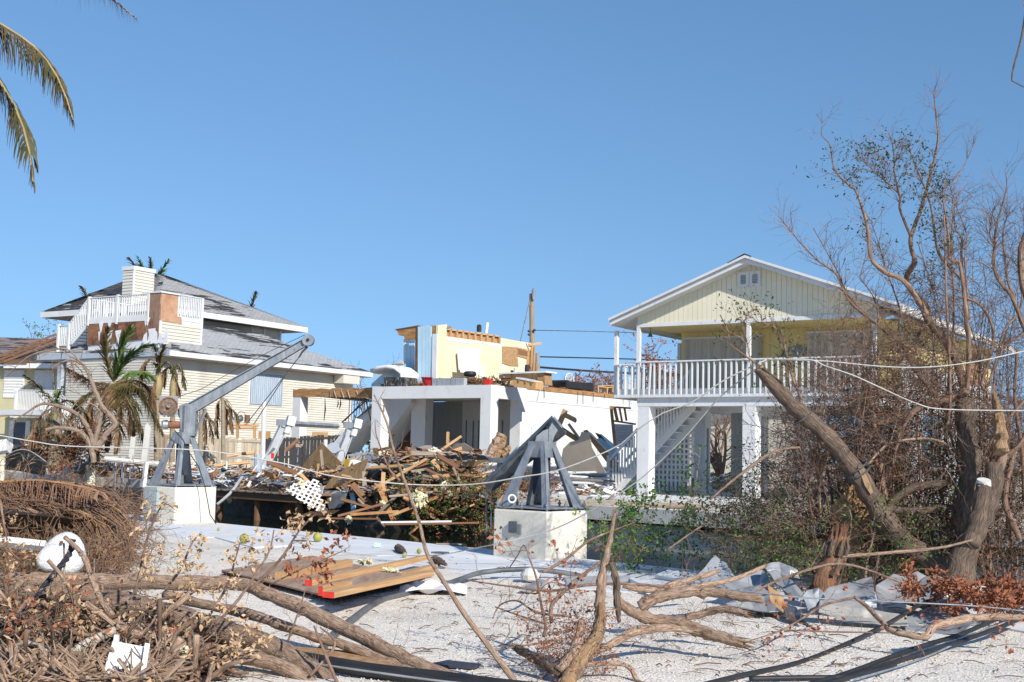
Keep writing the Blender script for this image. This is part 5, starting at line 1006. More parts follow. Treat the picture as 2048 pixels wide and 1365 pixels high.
# dark void under the wreck: bulkhead in shadow with hanging roots
def sheetlabel(name, pts, m, label, cat='sheet', th=.02, **kw): return single(name, poly3(pts, th), m, label, cat, **kw)
Yf = lambda x, o: fwY(x, o)
D = [('diamond_plywood', [(643, 885), (682, 925), (661, 947), (599, 939)], .5, ply, 'plywood sheet standing on its corner like a diamond behind the white lattice', 'plywood'),
 ('leaning_plywood', [(737, 917), (723, 955), (682, 974), (646, 979), (663, 957), (690, 937)], -.1, ply, 'brown plywood sheet slanting up to the right of the plywood diamond', 'plywood'),
 ('roof_sheathing', [(856, 900), (900, 889), (928, 886), (957, 905), (900, 906)], 1.4, wood_g, 'grey brown roof panel crowning the central heap below the white columns', 'panel'),
 ('under_panel', [(868, 923), (975, 920), (948, 934), (878, 930)], .2, ply, 'long brown panel with its edge out beneath the black roofing felt', 'panel'),
 ('orange_plywood', [(985, 947), (1004, 944), (1022, 923), (1008, 926)], .6, osb, 'orange plywood scrap beside the fallen davit arm', 'plywood'),
 ('roofing_felt', [(887, 912), (930, 908), (968, 911), (978, 920), (930, 924), (890, 925)], .4, tar, 'sagging black roofing felt on the right shoulder of the central heap', 'roofing felt'),
 ('blue_tarp', [(816, 922), (855, 899), (873, 903), (846, 924)], .6, mat('blue_film', [(.3, (.05, .09, .20)), (.7, (.22, .28, .38))], 2, rough=.35), 'dark blue plastic film over the boards left of the foam lump', 'tarp'),
 ('hanging_sheet_metal', [(652, 994), (697, 976), (690, 998), (681, 1015), (658, 1019)], -.7, alu, 'pale sheet metal hanging over the water right of the white lattice', 'sheet metal'),
 ('white_plastic_scrap', [(628, 975), (648, 972), (640, 1000), (630, 1012)], -.5, white, 'white plastic panel scrap tucked beside the lattice', 'panel'),
 ('blue_strip', [(700, 983), (709, 983), (711, 1022), (702, 1024)], -.6, blue, 'narrow pale blue board upright at the water below the leaning plywood', 'board'),
 ('orange_block', [(745, 896), (756, 896), (757, 914), (748, 915)], .5, osb, 'small square plywood offcut on top of white debris by the first column', 'plywood'),
 ('floating_panel', [(586, 1031), (640, 1022), (680, 1020), (668, 1028), (620, 1034)], -1.5, wood_d, 'red brown panel floating flat at the foot of the heap', 'panel'),
 ('white_flashing', [(696, 909), (752, 902), (754, 906), (700, 914)], .8, white, 'long white metal strip lying across the debris by the collapsed stair', 'flashing'),
 ('bent_flashing', [(970, 912), (984, 916), (1014, 916), (1036, 893), (1026, 926), (990, 926), (972, 922)], .5, alu, 'crumpled pale flashing at the right end of the central heap', 'flashing'),
 ('yellow_box', [(690, 918), (700, 920), (696, 935), (687, 936)], .6, yellow, 'bright yellow plastic scrap right of the plywood diamond', 'scrap'),
 ('beige_wallboard', [(1118, 946), (1126, 898), (1140, 884), (1157, 881), (1163, 864), (1178, 865), (1184, 896), (1212, 946)], 7.0, mat('beige_wallboard', [(.3, (.36, .30, .23)), (.7, (.46, .39, .30))], 1), 'broken beige wallboard leaning on the white side wall behind the second davit', 'wallboard')]
for nm, pts, o, m_, lb, ct in D: sheetlabel(nm, [(x, y, Yf(x, o)+(.6 if 'float' in nm else 0)) for x, y in pts], m_, lb, ct)
cm = lambda u_, v_: None
def curved(name, pA, pB, pC, pD, sag, m, label, cat='sheet metal', n=8, ribs=0):
    A, B, C_, D_ = [at(*p) for p in (pA, pB, pC, pD)]; nn = np.cross(B-A, D_-A); nn /= np.linalg.norm(nn)
    fn = lambda u, v: (A*(1-u)+B*u)*(1-v)+(D_*(1-u)+C_*u)*v+nn*(sag*math.sin(math.pi*v)+(.03*math.sin(u*ribs*2*math.pi) if ribs else 0))
    return single(name, MB().sheet(fn, 24 if ribs else n, n), m, label, cat, solid=.01, smooth=not ribs)
curved('curled_roof_metal', (733, 952, Yf(733, .4)), (798, 928, Yf(798, .4)), (806, 915, Yf(800, 1.)), (752, 917, Yf(752, 1.)), -.35, alu, 'curled ribbed roof metal in the middle of the heap beside the leaning plywood', ribs=9)
curved('dark_roof_curl', (735, 962, Yf(735, .2)), (800, 938, Yf(800, .2)), (850, 926, Yf(850, .6)), (760, 945, Yf(760, .6)), .25, tar, 'dark curled roofing hanging under the ribbed roof metal', 'roofing')
# lattice: strips at 45 degrees in its own plane, cut to its torn outline
YLt = Yf(600, -2.2); LO = at(571, 978, YLt); lx_ = at(636, 956, YLt+.5)-LO; ly_ = at(632, 1019, YLt-.2)-LO; ln_ = np.cross(lx_, ly_); ln_ /= np.linalg.norm(ln_); lx_ /= np.linalg.norm(lx_); ly_ = np.cross(ln_, lx_)
out = []
for q in ((571, 978), (590, 966), (597, 974), (612, 962), (636, 956), (640, 985), (652, 1019), (632, 1020), (600, 1001)):
    d = ray(*q); p = CAM+d*(((LO-CAM)@ln_)/(d@ln_))-LO; out.append((p@lx_, p@ly_))
def inside(x, y):
    c = False; j = len(out)-1
    for i in range(len(out)):
        if (out[i][1] > y) != (out[j][1] > y) and x < (out[j][0]-out[i][0])*(y-out[i][1])/(out[j][1]-out[i][1])+out[i][0]: c = not c
        j = i
    return c
lt = MB(); ang0 = .12
for dgn in (0, 1):
    aa = math.pi/4+ang0+dgn*math.pi/2; dx_ = np.array((math.cos(aa), math.sin(aa))); nx_ = np.array((-dx_[1], dx_[0]))
    for k in range(-30, 31):
        run_ = None
        for t_ in np.arange(-2.5, 2.5, .03):
            p = nx_*k*.135+dx_*t_; ok = inside(*p)
            if ok and run_ is None: run_ = t_
            if (not ok) and run_ is not None:
                a_, b_ = nx_*k*.135+dx_*run_, nx_*k*.135+dx_*t_; w2 = nx_*.027; P = [LO+lx_*q[0]+ly_*q[1]+ln_*.011*dgn for q in (a_-w2, b_-w2, b_+w2, a_+w2)]; lt.hexa(P+[p_+ln_*.01 for p_ in P]); run_ = None
single('lattice_sheet', lt, white, 'torn white lattice panel hanging over the canal', 'lattice')
BD = [(923, 873, 878, 904, 1.2, 5, wood, 'pale timber sticking up to the right from the top of the heap'), (749, 979, 856, 917, -.5, 6, wood, 'long timber slanting across the middle of the heap below the foam'),
 (767, 945, 764, 1012, -.9, 8, wood, 'upright brown board standing in the water beneath the slanting timber'), (753, 978, 753, 1016, -.7, 7, wood_d, 'short upright board left of the taller one at the water'),
 (728, 943, 730, 987, -.4, 8, wood_g, 'grey upright board behind the leaning plywood'), (896, 864, 895, 892, 1.3, 6, wood, 'short vertical stick at the crest of the heap'),
 (704, 968, 750, 1022, -.8, 12, wood_d, 'wide dark board leaning down to the water'), (682, 999, 765, 1022, -1.2, 6, wood_d, 'dark board running low over the water right of the sheet metal'),
 (798, 987, 752, 1032, -1.3, 6, wood_g, 'pale grey board dipping into the canal'), (900, 985, 783, 1032, -1.1, 6, rim, 'long red brown timber slanting down to the waterline'),
 (897, 982, 775, 994, -.9, 5, wood_g, 'thin grey timber above the long red brown one'), (850, 938, 912, 968, -.3, 6, wood_d, 'dark timber hanging from the underside of the heap'),
 (906, 935, 922, 968, -.3, 5, wood_g, 'short timber dangling beside the dark hanging one'), (863, 922, 889, 947, .1, 7, wood, 'short bright timber below the foam lump'),
 (924, 897, 876, 914, .9, 7, wood, 'pale board end pointing right at the top of the heap'), (817, 938, 860, 925, -.1, 7, wood_d, 'brown board under the blue film'),
 (642, 900, 646, 940, .2, 5, wood_g, 'narrow grey strip leaning on the plywood diamond'), (536, 924, 600, 950, -.2, 9, wood_d, 'split red brown plank beside the lift cradle'),
 (600, 948, 625, 972, -.6, 6, wood, 'short timber above the white lattice'), (571, 902, 600, 878, 1.2, 8, wood_d, 'brown plank leaning on the carport post'), (592, 892, 608, 893, 1.0, 7, wood_g, 'stub of grey timber nailed across the carport post'),
 (990, 1002, 1035, 970, .2, 6, wood, 'orange timber behind the first leg of the second davit'), (1042, 1006, 996, 990, 0, 5, wood_d, 'dark timber lying in the green scrub beside the block'),
 (676, 1033, 770, 1008, -1.6, 5, wood_d, 'thin dark lath floating towards the heap'), (762, 1045, 905, 1043, -2.2, 3, white, 'long white lath floating on the canal'), (770, 1049, 960, 1046, -2.5, 4, wood_d, 'long dark plank awash in front of the scrub'),
 (640, 1037, 760, 1038, -2.0, 6, wood_d, 'wet plank floating below the sheet metal'), (700, 1030, 800, 1024, -1.8, 6, rim, 'wet red plank at the waterline'), (455, 912, 512, 905, 1.0, 6, wood, 'orange board on the low debris by the tall white pole'),
 (428, 932, 500, 925, .4, 5, wood, 'orange lath above the green beam')]
for x0, y0, x1, y1, o, w, m_, lb in BD: plank(x0, y0, x1, y1, Yf((x0+x1)/2, o), w, m_, th=.045, label=lb, seed=int(x0), n=(0, -.9, .4) if y0 < 1035 else (0, 0, 1))
rng = np.random.default_rng(12)
for k in range(150):                    # nameless boards of the heap
    px = rng.uniform(575, 960); o = rng.uniform(-1.1 if px > 745 else .9, 3.4); c = fwall(px, o); top = max(.15, 1.1*math.exp(-((px-850)/120)**2)+.5*math.exp(-((px-640)/60)**2)); c[2] = FZ+top*rng.uniform(0, 1)-(max(0, -o)*1.2)
    d = rng.normal(0, 1, 3); d[2] *= .35; d /= np.linalg.norm(d); L_ = rng.uniform(.6, 2.4)
    board('broken_board', c-d*L_/2, c+d*L_/2, rng.uniform(.07, .2), .04, [wood, wood_g, wood_d, wood_d, rim, ply][(kk := int(rng.integers(6)))], n=(rng.normal(0, .5), -.6, .8), broken=True, seed=k, label=('bright raw', 'grey weathered', 'dark soaked', 'dark soaked', 'red brown', 'brown plywood')[kk]+' board tangled in the central debris heap over the canal', cat='board', group=('bright raw', 'grey weathered', 'dark soaked', 'dark soaked', 'red brown', 'brown plywood')[kk]+' boards in the central heap')
for k in range(60):
    px = rng.uniform(395, 590) if k % 2 else rng.uniform(0, 400); c = fwall(px, rng.uniform(.3, 4)); c[2] = FZ+rng.uniform(.02, .4); d = rng.normal(0, 1, 3)+np.array([1.5, -1, 0]); d[2] = rng.normal(0, .12); d /= np.linalg.norm(d); L_ = rng.uniform(.6, 2.8)
    board('storm_board', c-d*L_/2, c+d*L_/2, rng.uniform(.06, .2), .03, [wood, wood_g, wood_d, white, rim][(kk := int(rng.integers(5)))], n=(rng.normal(0, .3), -.2, 1), broken=True, seed=k, label=('bright raw', 'grey weathered', 'dark soaked', 'white painted', 'red brown')[kk]+(' board in the low debris by the boat lift' if k % 2 else ' board in the low debris under the palms'), cat='board', group=('bright raw', 'grey weathered', 'dark soaked', 'white painted', 'red brown')[kk]+(' boards by the boat lift' if k % 2 else ' boards under the palms'))
rubble('rubble_heap', [(580, 980, .2, 4, .5), (760, 960, .0, 3.5, 1.3), (620, 720, 0, 2.5, .7), (690, 1000, -.7, .3, .2)], [wood_d, wood, wood_g, tar, alu, wood_d, rim], 4400, 5, 'mixed storm rubble of splintered wood and sheet filling the central heap')
rubble('bank_rubble', [(390, 600, .2, 5, .35), (0, 400, .2, 6, .4), (200, 420, .2, 3, .25)], [wood_d, wood_d, wood, wood_g, cloth, galv], 3000, 6, 'low drift of splinters and scraps along the far bank by the palms', size=(.08, .8))
rubble('bank_rubble', [(400, 600, -1.2, 1.5, .5), (400, 560, .5, 3, .55), (120, 400, .2, 3, .5)], [wood_d, wood, wood_g, white, rim, galv, cloth], 1500, 61, 'splinters and torn sheet heaped on the timber dock and under the boat lift', size=(.15, .9))
rubble('yard_rubble', [(1095, 1230, 4, 9, .3), (1095, 1300, 6, 12, .15), (1420, 1480, 14, 26, .6)], [wood_g, wood_g, white, cloth, wood_d], 900, 7, 'pale rubble lying between the second davit and the white stairs')
rubble('water_litter', [(440, 620, -3, -.4, .0)], [wood_d, wood_g, wood], 260, 8, 'leaves and splinters floating on the black water', size=(.03, .2)).location.z = 0
for c in bpy.data.objects['water_litter'].children: c.location.z = WZ-FZ+.004
rng = np.random.default_rng(123)
for k in range(64):                    # longer pale pieces thrown over the crest and the left shoulder
    px = rng.uniform(660, 980); o = rng.uniform(.2, 3.2); c = fwall(px, o); c[2] = FZ+(.3+.8*math.exp(-((px-870)/95)**2))*rng.uniform(.5, 1.1); a = rng.normal(0, .55); d = np.array([math.cos(a), math.sin(a), rng.normal(0, .28)]); d /= np.linalg.norm(d); L_ = rng.uniform(.8, 2.1); kk = int(rng.integers(4))
    board('long_board', c-d*L_/2, c+d*L_/2, rng.uniform(.06, .16), .04, (wood, wood_g, white, rim)[kk], n=(rng.normal(0, .4), -.7, .7), broken=True, seed=k, label=('long raw board thrown over the crest of the central heap', 'long grey board thrown over the crest of the central heap', 'long white painted board thrown over the crest of the central heap', 'long red brown board thrown over the crest of the central heap')[kk], cat='board', group=('raw', 'grey', 'white', 'red brown')[kk]+' long boards on the crest of the heap')
for k, (x, y, w, h, o, m_, lb) in enumerate(((715, 935, 34, 14, 1.2, white, 'white wall panel scrap lying behind the leaning plywood'), (775, 915, 40, 10, 1.6, cream_in, 'cream plaster panel scrap below the first white column'), (845, 905, 36, 12, 1.8, wood_g, 'grey sheathing scrap left of the roof panel'), (905, 915, 40, 9, .8, osb, 'orange sheathing scrap under the roof panel'), (810, 948, 44, 13, .1, ply, 'brown plywood scrap in the middle of the heap'), (742, 925, 26, 16, .9, alu, 'bent tin scrap beside the leaning plywood'), (940, 932, 34, 10, .5, white, 'white trim scrap on the right shoulder of the heap'), (860, 960, 36, 12, -.4, wood_g, 'grey panel scrap low over the scrub'), (668, 905, 26, 18, 1.6, cloth, 'white cloth scrap between the plywood diamond and the lift post'))):
    rng = np.random.default_rng(k); Yq = Yf(x, o); c = at(x, y, Yq); a_ = (at(x+w, y+rng.uniform(-8, 8), Yq+rng.normal(0, .5))-c); b_ = (at(x+rng.uniform(-8, 8), y-h, Yq+.6)-c); nn = np.cross(a_, b_); nn /= np.linalg.norm(nn)
    pg = [c-a_*.5, c+a_*.1-b_*.15, c+a_*.5+b_*.1, c+a_*.42+b_*.9, c+a_*.05+b_*1.05, c-a_*.45+b_*.8]; single('panel_scrap', MB().prism(pg, nn*.02), m_, lb, 'panel')
mb = MB(); rng = np.random.default_rng(8)
for k in range(46):                    # torn wires and cords through the wreck
    px = rng.uniform(600, 970); c = fwall(px, rng.uniform(-.2, 2)); c[2] = FZ+rng.uniform(.1, 1.0); P = [c]; 
    for j in range(6): P.append(P[-1]+rng.normal(0, .22, 3)*[1, 1, .7])
    mb.tube(curve(P, 14), .008, 4)
tag(obj('torn_wires', mb, black, kind='stuff'), 'torn black wires looping through the central heap', 'wire')
# foam lumps
for k, (x, y, o, r_) in enumerate(((866, 909, .5, .22), (835, 932, .0, .17), (814, 935, .0, .12), (839, 996, -1.2, .24), (765, 1006, -1.1, .1), (600, 966, -.9, .17), (697, 1036, -2.1, .1), (607, 985, -1.1, .1), (890, 968, -.4, .15))):
    rng = np.random.default_rng(k); mb = MB(); c = at(x, y, Yf(x, o))
    for q in range(70): d = rng.normal(0, 1, 3)*np.array([1, .8, 1.]); d /= np.linalg.norm(d); mb.tube([c+d*r_*.2, c+d*r_*rng.uniform(.5, .9)+[0, 0, -.03], c+d*r_*rng.uniform(.8, 1.2)+[0, 0, -.1*rng.random()]], (r_*.16, r_*.05), 5)
    lathe(mb, c-[0, 0, r_*.6], [(.01, 0), (r_*.6, r_*.2), (r_*.75, r_*.7), (r_*.5, r_*1.1), (.01, r_*1.3)], 9)
    single('foam_lump', mb, foam, ('big shaggy lump of yellow insulation at the top of the heap', 'yellow insulation tuft left of and below the big lump', 'smallest yellow tuft beside the slanting timber', 'yellow insulation caught low in the heap above the water', 'small foam ball at the foot of the upright brown board', 'yellow insulation draped over the top of the white lattice', 'foam crumb floating by the wet planks', 'foam strand stuck in the lattice openings', 'foam tuft in front of the scrub under the heap')[k], 'insulation')
# things by the white side wall and behind the davit
YW = 43.
PL_ = [(1131, 820, 1100, 892, 10, wood, 'raw timber sticking up behind the davit elbow', .09), (1131, 831, 1155, 843, 8, wood, 'short timber crossing the raised stick behind the davit', .09), (1120, 857, 1160, 883, 10, rim, 'dark board sloping down behind the davit elbow', .06), (1137, 848, 1160, 880, 5, wood_g, 'grey timber propped against the white side wall', .05)]
for x0, y0, x1, y1, w, m_, lb, th in PL_: plank(x0, y0, x1, y1, YW, w, m_, th=th, label=lb)
lw = thing('fallen_wall', 'fallen pale blue wall section sloping from the white side wall to the stairs', 'wall section', at(1225, 945, 41))
for pts, m_, nm in (([(1166, 862), (1172, 860), (1234, 925), (1234, 945), (1226, 942)], rim, 'broken_stud'), ([(1172, 862), (1180, 866), (1232, 920), (1222, 920)], white, 'trim_board'), ([(1186, 880), (1202, 876), (1238, 908), (1232, 924)], mat('teal_board', [(.3, (.30, .42, .46)), (.7, (.38, .50, .54))], 2), 'blue_board'), ([(1200, 868), (1222, 886), (1236, 900), (1230, 906)], blue, 'blue_board'), ([(1190, 866), (1200, 870), (1214, 888), (1206, 890)], tar, 'torn_felt')):
    obj(nm, poly3([(x, y, 42.5-(x-1166)*.02) for x, y in pts], .06), m_, parent=lw, world=True)
sf_ = thing('broken_window_frame', 'brown wooden window frame with slats hung askew above the louvred shutter', 'window frame', at(1240, 830, 45))
for x0, y0, x1, y1, w in ((1222, 812, 1230, 892, 6), (1220, 814, 1262, 817, 3), (1226, 842, 1272, 849, 3), (1229, 816, 1235, 843, 6), (1239, 817, 1244, 843, 4), (1249, 817, 1253, 842, 4)): o = plank(x0, y0, x1, y1, 45, w, rim, name='frame_bar', broken=False, cat=None); o.parent = sf_; o.matrix_parent_inverse = mw(sf_).inverted()
lv = thing('louvred_shutter', 'white louvred shutter standing behind the stair rail', 'shutter', at(1245, 895, 46)); k = 0
for y in np.arange(850, 893, 3.3): o = plank(1229, y, 1262, y+1.5, 46, 2.2, white, th=.02, name='louver', broken=False, cat=None, n=(0, -.7, .7)); o.parent = lv; o.matrix_parent_inverse = mw(lv).inverted()
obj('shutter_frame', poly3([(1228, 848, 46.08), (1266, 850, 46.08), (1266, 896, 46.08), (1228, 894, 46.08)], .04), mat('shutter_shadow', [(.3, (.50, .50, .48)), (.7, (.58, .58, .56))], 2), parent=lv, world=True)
rng = np.random.default_rng(31)
for k in range(12):
    x0 = rng.uniform(1090, 1160); y0 = rng.uniform(940, 968); plank(x0, y0, x0+rng.uniform(60, 110), y0+rng.uniform(-4, 10), 38.5+rng.random()*2, rng.uniform(5, 10), [white, wood_g][k % 3 == 0], th=.03, n=(0, -.3, 1), label='bleached plank in the flat stack beside the foot of the white stairs', group='bleached planks by the stairs', seed=k)
# logs beside the column, seawall timber
for (x0, y0, x1, y1, r_, lb) in ((978, 915, 1004, 868, .19, 'thick broken log propped against the corner column'), (992, 914, 1010, 874, .16, 'second broken log leaning beside the thick one'), (1004, 912, 1018, 897, .12, 'short log stub right of the two leaning logs')):
    mb = MB(); limbs(mb, [([at(x0, y0, 41), at((x0+x1)/2-2, (y0+y1)/2, 41), at(x1, y1, 41)], (r_, r_*.9, r_*.75))], wob=.18, rng=np.random.default_rng(x0)); single('broken_log', mb, wood_s if r_ < .17 else bark_l, lb, 'log')
mb = MB(); limbs(mb, [([at(1060, 1014, 30), at(1180, 1011, 30), at(1400, 1013, 30)], (.07, .085, .06))], wob=.1); single('bleached_spar', mb, wood_g, 'long bleached spar lying on the seawall in front of the yellow house', 'log')
# utility pole and wires
up_ = thing('utility_pole', 'brown wooden utility pole leaning slightly behind the torn cream wall', 'utility pole', at(1068, 960, 62))
mb = MB(); mb.tube([at(1068, 960, 62), at(1063, 588, 62)], (.17, .12), 10); obj('pole_shaft', mb, mat('pole_wood', [(.3, (.24, .18, .12)), (.7, (.38, .30, .21))], 3, stretch=(6, 6, .4)), parent=up_, world=True)
mb = MB(); lathe(mb, at(1067, 588, 61.8), [(.06, -.3), (.09, -.1), (.09, .2), (.02, .3)], 8); obj('insulator', mb, galv, parent=up_, world=True)
for x, y in ((1058, 665), (1058, 672), (1069, 663)): mb = MB(); lathe(mb, at(x, y, 61.8), [(.05, 0), (.09, .06), (.05, .12)], 8); obj('insulator', mb, galv_d, parent=up_, world=True)
obj('guy_wire', MB().tube([at(1060, 600, 62), at(1041, 683, 60)], .035, 4), galv, parent=up_, world=True)
for k, (pts, r_, lb) in enumerate((([(1069, 661, 62), (1240, 665, 66), (1600, 678, 75)], .02, 'thin top wire running right from the utility pole'), ([(1080, 714, 61), (1240, 718, 66), (1600, 728, 75)], .035, 'middle utility cable running right behind the porch'), ([(1080, 735, 61), (1240, 746, 66), (1600, 762, 75)], .055, 'thick lower utility cable running right behind the porch'))):
    single('utility_wire', MB().tube(curve([at(*p) for p in pts], 10), r_, 5), galv_d if k == 0 else black, lb, 'wire')
# bare shrubs and far roofs on the skyline
def baretree(name, label, base, h, seed, n=7, spread=.5, r=.06, m=bark_r, leafm=None, cat='tree', depth=2, kids=(2, 4)):
    rng = np.random.default_rng(seed); t = thing(name, label, cat, base); mb = MB(); tw = MB(); tips = []
    for k in range(n):
        d = np.array([rng.normal(0, spread), rng.normal(0, spread), 1]); d /= np.linalg.norm(d); P = [np.array(base, float)]
        for i in range(5): P.append(P[-1]+d*h*.13); d = d+rng.normal(0, .16, 3); d /= np.linalg.norm(d)
        mb.tube(P, (r, r*.4), 5, cap=False)
        for j in range(5): i = rng.integers(2, 6); sprig(tw, P[i], d+rng.normal(0, .5, 3), h*.35*rng.uniform(.6, 1.1), r*.35, rng, depth, tips, .3, .02, kids=kids)
    obj('trunk', mb, m, parent=t, world=True); obj('twigs', tw, m, parent=t, world=True, kind='stuff')
    if leafm: lf_ = MB(); leafset(lf_, tips, rng, 3, .16, .08); obj('leaves', lf_, leafm, parent=t, world=True, kind='stuff')
    return t
for i, (x, y0, y1, Yq, lb) in enumerate(((1180, 820, 735, 62, 'leafless bush behind the black sofa, nearest the white chair'), (1160, 820, 748, 64, 'low leafless bush right behind the white chair'), (1212, 830, 738, 60, 'leafless bush behind the pine table frame'), (1318, 860, 692, 58, 'bare tree seen between the porch corner posts'), (1345, 860, 690, 56, 'bare reddish tree behind the second porch post'), (730, 840, 700, 80, 'bare thin tree between the grey roof and the blue parapet'), (1440, 960, 800, 54, 'bare brown tree seen under the yellow house between the columns'))):
    baretree('bare_tree', lb, at(x, y0, Yq), (y0-y1)/2450*Yq*1.02, 40+i, r=.10 if i == 6 else .05, leafm=leaf_red if i in (0, 3, 4) else None, n=4 if i == 5 else 7, spread=.35)
for i, (x, y, Yq, lb) in enumerate(((85, 690, 85, 'yellowing shrub top above the brown shingle roof'), (8, 712, 84, 'bare shrub poking over the roof at the frame edge'))): baretree('shrub', lb, at(x, y+60, Yq), 2.6+1.2*(i == 0), 60+i, leafm=frond_green if i == 0 else None, cat='shrub')
wr = thing('white_house', 'white sided house with a pale metal roof beyond the yellow house', 'house', at(1430, 960, 75)); 
obj('wall', MB().hexa([at(x, y, Yq) for x, y, Yq in ((1290, 962, 80), (1600, 962, 74), (1600, 962, 84), (1290, 962, 90))]+[at(x, y, Yq) for x, y, Yq in ((1290, 815, 80), (1600, 815, 74), (1600, 815, 84), (1290, 815, 90))]), siding, parent=wr, world=True)
obj('roof', MB().prism([at(1180, 790, 79), at(1330, 742, 84), at(1650, 742, 78), at(1700, 790, 72)], (0, 0, .1)), mat('ribbed_pale_roof', [(.4, (.42, .50, .56)), (.6, (.56, .62, .66))], 5, stretch=(9, 1, 1), rough=.4), parent=wr, world=True)
# distant scrub that closes the horizon
far = MB(); lf_ = MB(); rng = np.random.default_rng(77)
for k in range(420):
    a = rng.uniform(-.62, .62); R_ = rng.uniform(110, 220); c = np.array([math.sin(a)*R_, math.cos(a)*R_, .4]); tips = []
    sprig(far, c, (rng.normal(0, .3), rng.normal(0, .3), 1), rng.uniform(2, 4.5), .08, rng, 1, tips, .4, .05); tips = [(p, d) for p, d in tips]; leafset(lf_, tips, rng, 6, .8, .5, spread=1.2)
t = thing('distant_scrub', 'low scrub line on the horizon beyond the houses', 'scrub', (0, 150, .4)); obj('scrub_twigs', far, bark_r, parent=t, world=True, kind='stuff'); obj('scrub_leaves', lf_, leaf_dark, parent=t, world=True, kind='stuff')
# scrub on the seawall between the heap and the block
def shrubmass(name, label, pts, n, seed, L=.5, ms=(bark_r, leaf_dark, leaf_red), lw=(.07, .04), cat='shrub', r=.006, nl=4, grav=-.05, upz=.5, depth=2, leafpart=1.):
    rng = np.random.default_rng(seed); tw = MB(); tips = []; t = thing(name, label, cat, pts(rng))
    TP, TD = strew(tw, [pts(rng) for k in range(n)], [(rng.normal(0, .8), rng.normal(0, .8)-.2, upz+rng.normal(0, .4)+.01) for k in range(n)], L, r, rng, depth, .5, grav)
    obj('twigs', tw, ms[0], parent=t, world=True, kind='stuff')
    for j, m_ in enumerate(ms[1:]): lf_ = MB(); a_, b_ = TP[j::len(ms)-1], TD[j::len(ms)-1]; kp = rng.random(len(a_)) < leafpart; foliage(lf_, a_[kp], b_[kp], rng, nl, lw[0], lw[1]); obj('leaves', lf_, m_, parent=t, world=True, kind='stuff')
    return t
def onbank(x0, x1, o0, o1, z0, z1):
    def f(rng):
        px = rng.uniform(x0, x1); c = fwall(px, rng.uniform(o0, o1)); c[2] = rng.uniform(z0, z1); return c
    return f
shrubmass('mangrove_scrub', 'tangled green and brown scrub hanging over the seawall right of the heap', onbank(790, 990, -.9, 1.4, -.45, .75), 620, 3, .4, (twig_d, leaf_green, leaf_red, leaf_dark), (.07, .04))
shrubmass('low_scrub', 'patch of dry scrub on the bank behind the fallen davit arm', onbank(930, 1100, -.2, 3., .4, .9), 120, 4, .45, (bark_r, leaf_red, leaf_dark))
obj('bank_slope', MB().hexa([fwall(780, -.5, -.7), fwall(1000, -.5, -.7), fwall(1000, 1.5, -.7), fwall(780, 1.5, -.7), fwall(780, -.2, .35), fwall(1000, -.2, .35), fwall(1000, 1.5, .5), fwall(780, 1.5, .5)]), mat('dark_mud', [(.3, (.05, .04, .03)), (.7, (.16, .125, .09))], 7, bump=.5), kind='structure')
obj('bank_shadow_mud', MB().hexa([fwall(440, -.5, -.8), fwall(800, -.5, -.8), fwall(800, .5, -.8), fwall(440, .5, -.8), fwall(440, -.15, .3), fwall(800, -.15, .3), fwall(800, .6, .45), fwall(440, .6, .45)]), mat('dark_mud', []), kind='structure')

# timber dock on the far side, dark underneath
dkk = thing('timber_dock', 'low timber dock over the black water beside the cream block', 'dock', fwall(520, -.8)); k = 0
a0, a1 = fwall(425, -1.5), fwall(625, -1.5); nb = int(np.linalg.norm(a1-a0)/.15); e_ = (a1-a0)/np.linalg.norm(a1-a0)
for i in range(nb):
    p = a0+e_*(i*.15+.075); p[2] = .34; board('deck_board', p, p+N_*1.9, .135, .04, (wood_g, wood_d)[i % 3 == 0], parent=dkk, n=(0, 0, 1)).matrix_parent_inverse = mw(dkk).inverted()
for i in range(0, nb, 14):
    p = a0+e_*(i*.15+.1)+N_*.25; mb = MB(); mb.tube([np.array([p[0], p[1], -1.5]), np.array([p[0], p[1], .31])], .11, 8); obj('dock_pile', mb, wood_d, parent=dkk, world=True)
p = a0.copy(); p[2] = .2; q = a1.copy(); q[2] = .2; board('edge_beam', p+N_*.1, q+N_*.1, .2, .06, wood_d, parent=dkk, n=(0, -1, 0)).matrix_parent_inverse = mw(dkk).inverted()
